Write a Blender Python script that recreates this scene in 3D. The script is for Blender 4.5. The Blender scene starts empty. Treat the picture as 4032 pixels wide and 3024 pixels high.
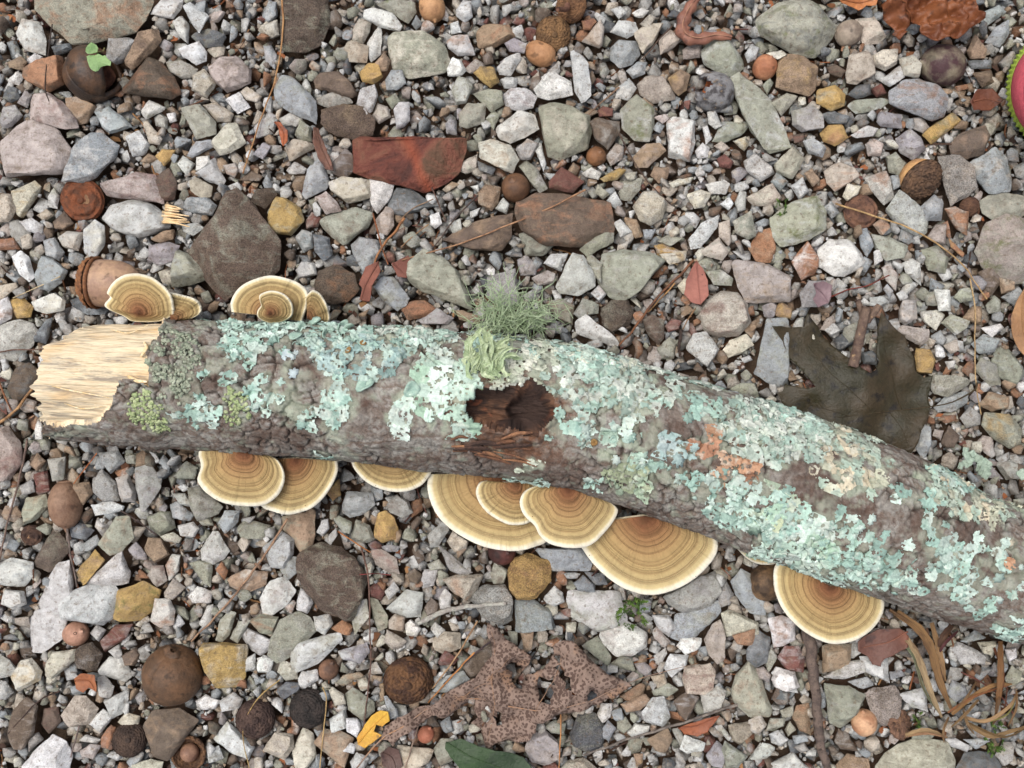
import bpy, bmesh, math, random
import numpy as np
from mathutils import Vector, Matrix, noise as mn
from mathutils.geometry import delaunay_2d_cdt

# ---------------------------------------------------------------- camera, sky, sun, exposure
S = 1e-4            # metres on the ground per pixel of the photograph
CAMH = 0.40         # height of the phone above the gravel
sc = bpy.context.scene
cam = bpy.data.cameras.new('camera')
cam.sensor_width = 36; cam.lens = 36*CAMH/(4032*S)
cam.clip_start = .01; cam.clip_end = 30
cam.dof.use_dof = True; cam.dof.focus_distance = .362; cam.dof.aperture_fstop = 16      # a phone lens: 2 mm of aperture
co = bpy.data.objects.new('camera', cam); sc.collection.objects.link(co)
co.location = (0, 0, CAMH); sc.camera = co

SUN_EL, SUN_AZ = math.radians(70), math.radians(-60)      # high, from the upper left of the picture
world = bpy.data.worlds.new('World'); sc.world = world; world.use_nodes = True
nt = world.node_tree; bg = nt.nodes['Background']
sky = nt.nodes.new('ShaderNodeTexSky'); sky.sky_type = 'NISHITA'; sky.sun_disc = False
sky.sun_elevation = SUN_EL; sky.sun_rotation = SUN_AZ; sky.dust_density = 4; sky.ozone_density = 1
hs = nt.nodes.new('ShaderNodeHueSaturation'); hs.inputs['Saturation'].default_value = .48   # grey cloud cover
nt.links.new(sky.outputs[0], hs.inputs['Color']); nt.links.new(hs.outputs[0], bg.inputs[0])
bg.inputs[1].default_value = .125
sun = bpy.data.lights.new('sun', 'SUN'); sun.energy = 1.5; sun.angle = math.radians(36); sun.color = (1, .97, .93)
so = bpy.data.objects.new('sun', sun); sc.collection.objects.link(so)
sd = Vector((math.sin(SUN_AZ)*math.cos(SUN_EL), math.cos(SUN_AZ)*math.cos(SUN_EL), math.sin(SUN_EL)))
so.rotation_euler = sd.to_track_quat('Z', 'Y').to_euler()
sc.view_settings.view_transform = 'Standard'; sc.view_settings.look = 'None'
sc.view_settings.exposure = 0.62; sc.view_settings.gamma = 1; sc.view_settings.use_curve_mapping = False

# ---------------------------------------------------------------- helpers
rnd = random.Random(11); rng = np.random.default_rng(11)
TILE = {'A0':(0,0),'A1':(1000,0),'A2':(2000,0),'A3':(2932,0),'B0':(0,1000),'B1':(1000,1000),'B2':(2000,1000),'B3':(2932,1000),
        'C0':(0,1974),'C1':(1000,1974),'C2':(2000,1974),'C3':(2932,1974)}
K = 1100/1738
def tp(t, x, y): return (TILE[t][0]+x*K, TILE[t][1]+y*K)
def W(u, v, z=0.):                      # a photo pixel seen at height z, as a point in the place
    k = (CAMH-z)/CAMH*S
    return Vector(((u-2016)*k, (1512-v)*k, z))
def lin(c):
    c = np.asarray(c, float)/255
    return tuple(np.where(c <= .04045, c/12.92, ((c+.055)/1.055)**2.4))
def rgba(c, k=1.): return tuple(min(1, x*k) for x in lin(c))+(1.,)
def obj(name, me, mat=None, parent=None, loc=None, smooth=True):
    o = bpy.data.objects.new(name, me); sc.collection.objects.link(o)
    if mat: me.materials.append(mat)
    if parent: o.parent = parent
    if loc is not None: o.location = loc
    if smooth: me.shade_smooth()
    return o
def empty(name, loc=(0,0,0)):
    o = bpy.data.objects.new(name, None); sc.collection.objects.link(o); o.location = loc; o.empty_display_size = .005
    return o
def tag(o, label=None, cat=None, group=None, kind=None):
    for k, v in (('label',label),('category',cat),('group',group),('kind',kind)):
        if v: o[k] = v
    return o
def mesh(name, v, f):
    m = bpy.data.meshes.new(name); m.from_pydata([tuple(p) for p in v], [], [tuple(q) for q in f]); m.update(); return m
def npmesh(name, v, f):                 # v (n,3), f (m,3) or (m,4) numpy
    m = bpy.data.meshes.new(name); n, k = f.shape
    m.vertices.add(len(v)); m.vertices.foreach_set('co', np.ascontiguousarray(v, np.float32).ravel())
    m.loops.add(n*k); m.loops.foreach_set('vertex_index', np.ascontiguousarray(f, np.int32).ravel())
    m.polygons.add(n); m.polygons.foreach_set('loop_start', np.arange(0, n*k, k, dtype=np.int32))
    m.polygons.foreach_set('loop_total', np.full(n, k, np.int32)); m.update(calc_edges=True); m.validate(); return m
def attr(me, name, cols):               # colour per point
    a = me.attributes.new(name, 'FLOAT_COLOR', 'POINT'); c = np.ones((len(me.vertices), 4), np.float32); c[:, :3] = cols
    a.data.foreach_set('color', c.ravel())
def fattr(me, name, vals):
    a = me.attributes.new(name, 'FLOAT', 'POINT'); a.data.foreach_set('value', np.asarray(vals, np.float32))
def vattr(me, name, vals):
    a = me.attributes.new(name, 'FLOAT_VECTOR', 'POINT'); a.data.foreach_set('vector', np.ascontiguousarray(vals, np.float32).ravel())

def _h(ix, iy, iz, seed):
    with np.errstate(over='ignore'):
        h = (ix.astype(np.int64)*374761393 + iy.astype(np.int64)*668265263 + iz.astype(np.int64)*1442695041 + seed*974634777) & 0xffffffff
        h = ((h ^ (h >> 13))*1274126177) & 0xffffffff
        h = (h ^ (h >> 16))*2246822519 & 0xffffffff
    return ((h ^ (h >> 15)) & 0xffffff)/float(0xffffff)
def vn(p, seed=0):                      # value noise, 0..1
    p = np.asarray(p, float); i = np.floor(p).astype(np.int64); f = p-i; u = f*f*(3-2*f); r = 0
    for dx in (0,1):
        for dy in (0,1):
            for dz in (0,1):
                w = (u[:,0] if dx else 1-u[:,0])*(u[:,1] if dy else 1-u[:,1])*(u[:,2] if dz else 1-u[:,2])
                r = r + w*_h(i[:,0]+dx, i[:,1]+dy, i[:,2]+dz, seed)
    return r
def fbm(p, o=4, seed=0, g=.5):
    p = np.asarray(p, float); r = 0; a = 1; t = 0
    for k in range(o): r = r+a*vn(p*2**k, seed+k*7); t += a; a *= g
    return r/t
def worley(p, seed=0):
    i = np.floor(p).astype(np.int64); f1 = np.full(len(p), 9.); f2 = f1.copy(); idv = np.zeros(len(p))
    for dx in (-1,0,1):
        for dy in (-1,0,1):
            cx, cy = i[:,0]+dx, i[:,1]+dy; z = np.zeros_like(cx)
            d = np.hypot(cx+.1+.8*_h(cx,cy,z,seed)-p[:,0], cy+.1+.8*_h(cx,cy,z+1,seed)-p[:,1])
            idv = np.where(d < f1, _h(cx,cy,z+2,seed), idv)
            f2 = np.where(d < f1, f1, np.minimum(f2, d)); f1 = np.minimum(f1, d)
    return f1, f2, idv
def pip(poly, x, y):
    r = np.zeros(np.shape(x), bool); n = len(poly)
    for a in range(n):
        x0,y0 = poly[a]; x1,y1 = poly[(a+1)%n]
        if y0 == y1: continue
        r ^= ((y0 > y) != (y1 > y)) & (x < (x1-x0)*(y-y0)/(y1-y0)+x0)
    return r
def tubes(name, lines, sides=6):        # lines: list of (points, radii) -> one mesh of tubes
    V=[]; F=[]
    for pts, rad in lines:
        n = len(pts); b = len(V)
        for k in range(n):
            t = (pts[min(k+1,n-1)]-pts[max(k-1,0)])
            t = t.normalized() if t.length > 1e-9 else Vector((1,0,0))
            a = t.cross(Vector((0,0,1)));  a = a.normalized() if a.length > 1e-4 else Vector((1,0,0))
            c = a.cross(t)
            for s in range(sides):
                th = 2*math.pi*s/sides; V.append(pts[k]+(a*math.cos(th)+c*math.sin(th))*rad[k])
        for k in range(n-1):
            for s in range(sides):
                F.append((b+k*sides+s, b+k*sides+(s+1)%sides, b+(k+1)*sides+(s+1)%sides, b+(k+1)*sides+s))
        F.append(tuple(b+s for s in range(sides))); F.append(tuple(b+(n-1)*sides+sides-1-s for s in range(sides)))
    return mesh(name, V, F)
def smooth_line(pts, n):                # Catmull-Rom through the points
    pts = [Vector(p) for p in pts]; P = [2*pts[0]-pts[1]]+pts+[2*pts[-1]-pts[-2]]; out=[]; m = len(pts)-1
    for k in range(n):
        t = k/(n-1)*m; i = min(int(t), m-1); f = t-i; a,b,c,d = P[i:i+4]
        out.append(.5*((2*b)+(c-a)*f+(2*a-5*b+4*c-d)*f*f+(3*b-a-3*c+d)*f**3))
    return out

# ---------------------------------------------------------------- materials
class N:                                # a small node-tree writer
    def __init__(s, name, rough=.8, spec=.3):
        s.m = bpy.data.materials.new(name); s.m.use_nodes = True; s.t = s.m.node_tree; s.b = s.t.nodes['Principled BSDF']
        s.b.inputs['Roughness'].default_value = rough; s.b.inputs['Specular IOR Level'].default_value = spec
        s.co = None
    def n(s, ty, **kw):
        x = s.t.nodes.new(ty)
        for k, v in kw.items(): setattr(x, k, v)
        return x
    def l(s, a, b): s.t.links.new(a, b); return b
    def put(s, sock, v):
        if hasattr(v, 'links') or isinstance(v, bpy.types.NodeSocket): s.t.links.new(v, sock)
        else: sock.default_value = v
    def pos(s):
        if s.co is None: s.co = s.n('ShaderNodeNewGeometry').outputs['Position']
        return s.co
    def attr(s, name, vec=False):
        a = s.n('ShaderNodeAttribute'); a.attribute_name = name; return a
    def scale(s, vec, sx):
        m = s.n('ShaderNodeMapping'); s.l(vec, m.inputs[0]); m.inputs['Scale'].default_value = sx; return m.outputs[0]
    def noise(s, scale, detail=4, rough=.55, vec=None, dist=0):
        x = s.n('ShaderNodeTexNoise'); s.l(vec if vec is not None else s.pos(), x.inputs['Vector'])
        x.inputs['Scale'].default_value = scale; x.inputs['Detail'].default_value = detail; x.inputs['Roughness'].default_value = rough
        x.inputs['Distortion'].default_value = dist; return x.outputs[0]
    def voro(s, scale, feature='F1', vec=None):
        x = s.n('ShaderNodeTexVoronoi', feature=feature); s.l(vec if vec is not None else s.pos(), x.inputs['Vector']); x.inputs['Scale'].default_value = scale
        return x.outputs[0]
    def ramp(s, f, stops, interp='LINEAR'):
        r = s.n('ShaderNodeValToRGB'); s.put(r.inputs[0], f); e = r.color_ramp.elements; r.color_ramp.interpolation = interp
        while len(e) < len(stops): e.new(.5)
        for q, (p, c) in zip(e, stops): q.position = p; q.color = c if hasattr(c, '__len__') else (c,c,c,1)
        return r.outputs[0]
    def mix(s, f, a, b, mode='MIX'):
        x = s.n('ShaderNodeMix', data_type='RGBA', blend_type=mode); s.put(x.inputs[0], f); s.put(x.inputs[6], a); s.put(x.inputs[7], b); return x.outputs[2]
    def math(s, op, a, b=None):
        x = s.n('ShaderNodeMath', operation=op); s.put(x.inputs[0], a)
        if b is not None: s.put(x.inputs[1], b)
        return x.outputs[0]
    def bump(s, h, dist, strength=1):
        x = s.n('ShaderNodeBump'); s.put(x.inputs['Height'], h); x.inputs['Distance'].default_value = dist; x.inputs['Strength'].default_value = strength
        s.l(x.outputs[0], s.b.inputs['Normal'])
    def col(s, c): s.put(s.b.inputs['Base Color'], c)

def m_stone():
    s = N('stone', .78, .28); ti = s.attr('tint').outputs['Color']; st = s.attr('stain').outputs['Color']; gr = s.attr('grain').outputs['Fac']; mo = s.attr('moss').outputs['Fac']
    n1 = s.noise(130, 5, .6, dist=.6); c = s.mix(s.ramp(n1, [(.5,0.),(.68,.72)]), ti, st)
    n2 = s.noise(300, 7, .7); c = s.mix(.8, c, s.ramp(n2, [(.32,(.55,.52,.49,1)),(.5,(1,1,1,1)),(.68,(1.3,1.3,1.29,1))]), 'MULTIPLY')
    stre = s.noise(160, 3, .5, s.scale(s.pos(), (1, 3.6, 1))); c = s.mix(s.ramp(stre, [(.58,0.),(.66,.35)]), c, st)
    n3 = s.noise(1900, 3, .7); gv = s.ramp(n3, [(.36,(.5,.47,.42,1)),(.5,(1,1,1,1)),(.66,(1.5,1.45,1.35,1))]); c = s.mix(s.math('MULTIPLY_ADD', gr, .75) if False else s.math('ADD', s.math('MULTIPLY', gr, .7), .25), c, gv, 'MULTIPLY')
    dk = s.noise(700, 2, .5); c = s.mix(s.ramp(dk, [(.6,0.),(.7,.6)]), c, rgba((104,88,72))); c = s.mix(s.ramp(s.noise(260, 6, .75), [(.55,0.),(.72,.55)]), c, rgba((132,116,96)))
    mm = s.math('MULTIPLY', s.ramp(s.noise(160, 5, .7), [(.52,0.),(.66,.75)]), mo); c = s.mix(mm, c, s.mix(n3, rgba((74,84,46)), rgba((114,116,66))))
    s.col(c); s.bump(s.math('ADD', s.math('MULTIPLY', n2, 1.0), s.math('MULTIPLY', n3, s.math('ADD', s.math('MULTIPLY', gr, .8), .25))), .0011, 1.)
    return s.m
def m_two(name, a, b, scale=250, rough=.8, bump=.0003, spec=.3, c=None, stretch=None, lo=.42, hi=.6, coat=0):
    s = N(name, rough, spec); vec = s.scale(s.pos(), stretch) if stretch else None
    n1 = s.noise(scale, 5, .6, vec); k = s.mix(s.ramp(n1, [(lo,0.),(hi,1.)]), rgba(a), rgba(b))
    n2 = s.noise(scale*5, 4, .65, vec); k = s.mix(.7, k, s.ramp(n2, [(.3,.72),(.7,1.2)]), 'MULTIPLY')
    if c: k = s.mix(s.ramp(s.noise(scale*1.7, 3), [(.6,0.),(.68,.8)]), k, rgba(c))
    s.col(k); s.bump(s.math('ADD', n1, n2), bump)
    if coat: s.b.inputs['Coat Weight'].default_value = coat; s.b.inputs['Coat Roughness'].default_value = .25
    return s.m
_two = {}
def two(a, b, **kw):
    k = (a, b, tuple(sorted(kw.items())))
    if k not in _two: _two[k] = m_two('matter', a, b, **kw)
    return _two[k]
def m_soil():
    s = N('soil', .95, .1); n = s.noise(300, 6, .7); n2 = s.noise(60, 4)
    c = s.mix(n, rgba((54,44,37)), rgba((112,94,78))); c = s.mix(s.ramp(n2, [(.45,0.),(.62,.6)]), c, rgba((92,68,54))); s.col(c); s.bump(n, .003); return s.m
def m_bark():
    s = N('bark', .88, .2); uv = s.attr('luv').outputs['Vector']
    n1 = s.noise(55, 5, .6, uv, .5); n2 = s.noise(220, 6, .7, uv); n3 = s.noise(900, 4, .7, uv)
    c = s.ramp(n1, [(.32,rgba((96,88,80))),(.41,rgba((148,145,138))),(.49,rgba((112,98,88))),(.54,rgba((146,142,135))),(.62,rgba((116,104,95))),(.7,rgba((172,170,165)))])
    pl = s.attr('plate').outputs['Fac']; c = s.mix(.6, c, s.ramp(pl, [(0,(.66,.62,.58,1)),(.35,(1,.98,.96,1)),(.7,(.84,.81,.79,1)),(1,(1.2,1.2,1.2,1))]), 'MULTIPLY')
    c = s.mix(s.ramp(n2, [(.54,0.),(.64,.75)]), c, rgba((88,66,56))); c = s.mix(s.ramp(s.noise(38, 5, .65, uv, .6), [(.5,0.),(.6,.7)]), c, rgba((84,66,57)))
    c = s.mix(s.math('MULTIPLY', s.attr('rot').outputs['Fac'], s.ramp(n2, [(.35,.35),(.6,1.)])), c, s.mix(n3, rgba((70,48,38)), rgba((128,90,66))))
    c = s.mix(s.ramp(s.noise(130, 5, .6, uv), [(.56,0.),(.68,.6)]), c, rgba((150,158,140)))
    c = s.mix(.8, c, s.ramp(n3, [(.3,.6),(.5,1.),(.72,1.35)]), 'MULTIPLY')
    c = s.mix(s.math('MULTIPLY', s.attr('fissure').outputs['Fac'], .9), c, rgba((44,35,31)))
    c = s.mix(s.attr('crust').outputs['Fac'], c, s.mix(s.ramp(n2, [(.4,0.),(.6,1.)]), rgba((140,152,132)), rgba((182,188,168))))
    s.col(c); s.bump(s.math('ADD', n2, s.math('MULTIPLY', n3, .7)), .0008); return s.m
def m_wood():
    s = N('bare_wood', .8, .2); uv = s.attr('luv').outputs['Vector']; st = s.scale(uv, (.14, 1.5, 1))
    n1 = s.noise(140, 6, .65, st, .2); n2 = s.noise(900, 4, .6, st); n3 = s.noise(42, 4, .6, s.scale(uv, (.55, 1, 1)))
    c = s.mix(n3, rgba((216,192,150)), rgba((230,218,194))); c = s.mix(s.ramp(n2, [(.36,.5),(.52,0.)]), c, rgba((178,144,102)))
    c = s.mix(s.ramp(s.noise(50, 3, .6, s.scale(uv, (.6, 1.2, 1))), [(.52,0.),(.66,.85)]), c, rgba((216,178,126)))
    gz = s.math('MULTIPLY', s.ramp(n1, [(.45,0.),(.55,1.)]), s.ramp(s.noise(95, 5, .75, s.scale(uv, (.3, 1.5, 1)), .3), [(.46,0.),(.56,.65)]))
    c = s.mix(gz, c, rgba((104,98,96)))
    s.col(c); s.bump(s.math('ADD', n1, n2), .0009); return s.m
def m_knot():
    s = N('rotten_wood', .85, .2); uv = s.attr('luv').outputs['Vector']; n1 = s.noise(200, 6, .7, s.scale(uv, (.3,1.6,1)), .8); n2 = s.noise(90, 4, .6, uv)
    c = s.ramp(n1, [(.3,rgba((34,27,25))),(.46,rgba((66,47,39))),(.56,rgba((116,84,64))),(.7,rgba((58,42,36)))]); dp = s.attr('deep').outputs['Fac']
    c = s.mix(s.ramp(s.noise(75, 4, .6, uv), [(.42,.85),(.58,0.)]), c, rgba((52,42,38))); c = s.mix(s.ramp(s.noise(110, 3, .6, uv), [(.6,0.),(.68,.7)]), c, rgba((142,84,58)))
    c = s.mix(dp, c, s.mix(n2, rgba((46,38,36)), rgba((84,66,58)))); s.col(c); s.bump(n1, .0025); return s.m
def m_lichen():
    s = N('lichen', .92, .12); ti = s.attr('tint').outputs['Color']; n = s.noise(900, 5, .7); n2 = s.noise(170, 3)
    c = s.mix(.8, ti, s.ramp(n, [(.3,.72),(.5,1.),(.7,1.2)]), 'MULTIPLY'); c = s.mix(.6, c, s.ramp(n2, [(.35,.82),(.65,1.12)]), 'MULTIPLY')
    s.col(c); s.bump(n, .0005); return s.m
def m_fungus(part):
    s = N('fungus_'+part, .8, .2); z = s.attr('zone'); sep = s.n('ShaderNodeSeparateXYZ'); s.l(z.outputs['Vector'], sep.inputs[0])
    t, a = sep.outputs[0], sep.outputs[1]
    w = s.noise(70, 3, .5); tw = s.math('ADD', t, s.math('MULTIPLY', s.math('SUBTRACT', w, .5), .05))
    rad = s.n('ShaderNodeCombineXYZ'); s.l(s.math('MULTIPLY', a, 60.), rad.inputs[0]); s.l(s.math('MULTIPLY', t, 2.5), rad.inputs[1])
    fib = s.noise(1.0, 5, .6, rad.outputs[0])
    c = s.ramp(tw, [(.0,rgba((94,58,40))),(.15,rgba((132,88,60))),(.34,rgba((152,116,78))),(.55,rgba((166,138,94))),(.72,rgba((172,148,102))),(.86,rgba((178,158,114))),(.915,rgba((194,174,128))),(.95,rgba((218,208,180))),(1,rgba((232,226,208)))])
    v = s.n('ShaderNodeCombineXYZ'); s.l(s.math('MULTIPLY', tw, 17.), v.inputs[0]); wz = s.noise(1, 2, .5, v.outputs[0])
    ln = s.math('SINE', s.math('ADD', s.math('MULTIPLY', tw, 54.), s.math('MULTIPLY', wz, 13.)))
    fade = s.ramp(tw, [(.08,0.),(.2,.9),(.84,.8),(.92,0.)]); line = s.math('MULTIPLY', s.ramp(s.math('MULTIPLY_ADD', ln, .5) if False else s.math('ADD', s.math('MULTIPLY', ln, .5), .5), [(.45,0.),(1.,.5)]), fade)
    c = s.mix(line, c, rgba((106,76,50)))
    c = s.mix(.34, c, s.ramp(fib, [(.3,.68),(.5,1.),(.7,1.16)]), 'MULTIPLY'); c = s.mix(s.ramp(s.noise(90, 5, .7), [(.5,0.),(.7,.3)]), c, rgba((128,104,70)))
    c = s.mix(.6, c, s.ramp(s.noise(260, 5, .7), [(.3,.8),(.7,1.14)]), 'MULTIPLY')
    sp = s.voro(330); c = s.mix(s.math('MULTIPLY', s.ramp(sp, [(.05,.9),(.09,0.)]), s.ramp(s.noise(60, 2), [(.56,0.),(.6,1.)])), c, rgba((76,46,34)))
    s.col(c); s.bump(s.math('ADD', s.math('MULTIPLY', line, -1.2), fib), .0005)
    return s.m
def m_leaf(a, b, spot, style):
    s = N('leaf_'+style, {'smooth':.4,'wet':.34,'speckle':.75,'dots':.7}[style], .28); n = s.noise(60, 4, .6); n2 = s.noise(700, 4, .7)
    c = s.mix(s.ramp(n, [(.55,0.),(.68,.8)] if style == 'speckle' else [(.42,0.),(.62,1.)]), rgba(a), rgba(b)); c = s.mix(.6, c, s.ramp(n2, [(.3,.75),(.7,1.2)]), 'MULTIPLY')
    if style == 'speckle':
        wv = s.n('ShaderNodeVectorMath', operation='MULTIPLY_ADD'); nz_ = s.n('ShaderNodeTexNoise'); s.l(s.pos(), nz_.inputs[0]); nz_.inputs['Scale'].default_value = 420; s.l(nz_.outputs['Color'], wv.inputs[0]); wv.inputs[1].default_value = (.0007,)*3; s.l(s.pos(), wv.inputs[2]); v = s.math('ADD', s.voro(820, 'F1', wv.outputs[0]), s.math('MULTIPLY', s.math('SUBTRACT', s.noise(120, 3), .5), .6)); m = s.ramp(v, [(.40,.92),(.54,0.)]); c = s.mix(m, c, rgba(spot))
    elif style == 'dots': c = s.mix(s.ramp(s.voro(420), [(.1,.9),(.16,0.)]), c, rgba(spot))
    else: c = s.mix(s.ramp(s.noise(170, 4, .6), [(.56,0.),(.66,.85)]), c, rgba(spot))
    s.col(c); s.bump(s.math('ADD', n2, s.noise(200, 3)), .0004); return s.m
M_STONE = m_stone(); M_SOIL = m_soil(); M_BARK = m_bark(); M_WOOD = m_wood(); M_KNOT = m_knot(); M_LICHEN = m_lichen()
M_CAP = m_fungus('cap'); M_UNDER = m_two('fungus_underside', (232,222,196), (220,206,176), 300)
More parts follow.
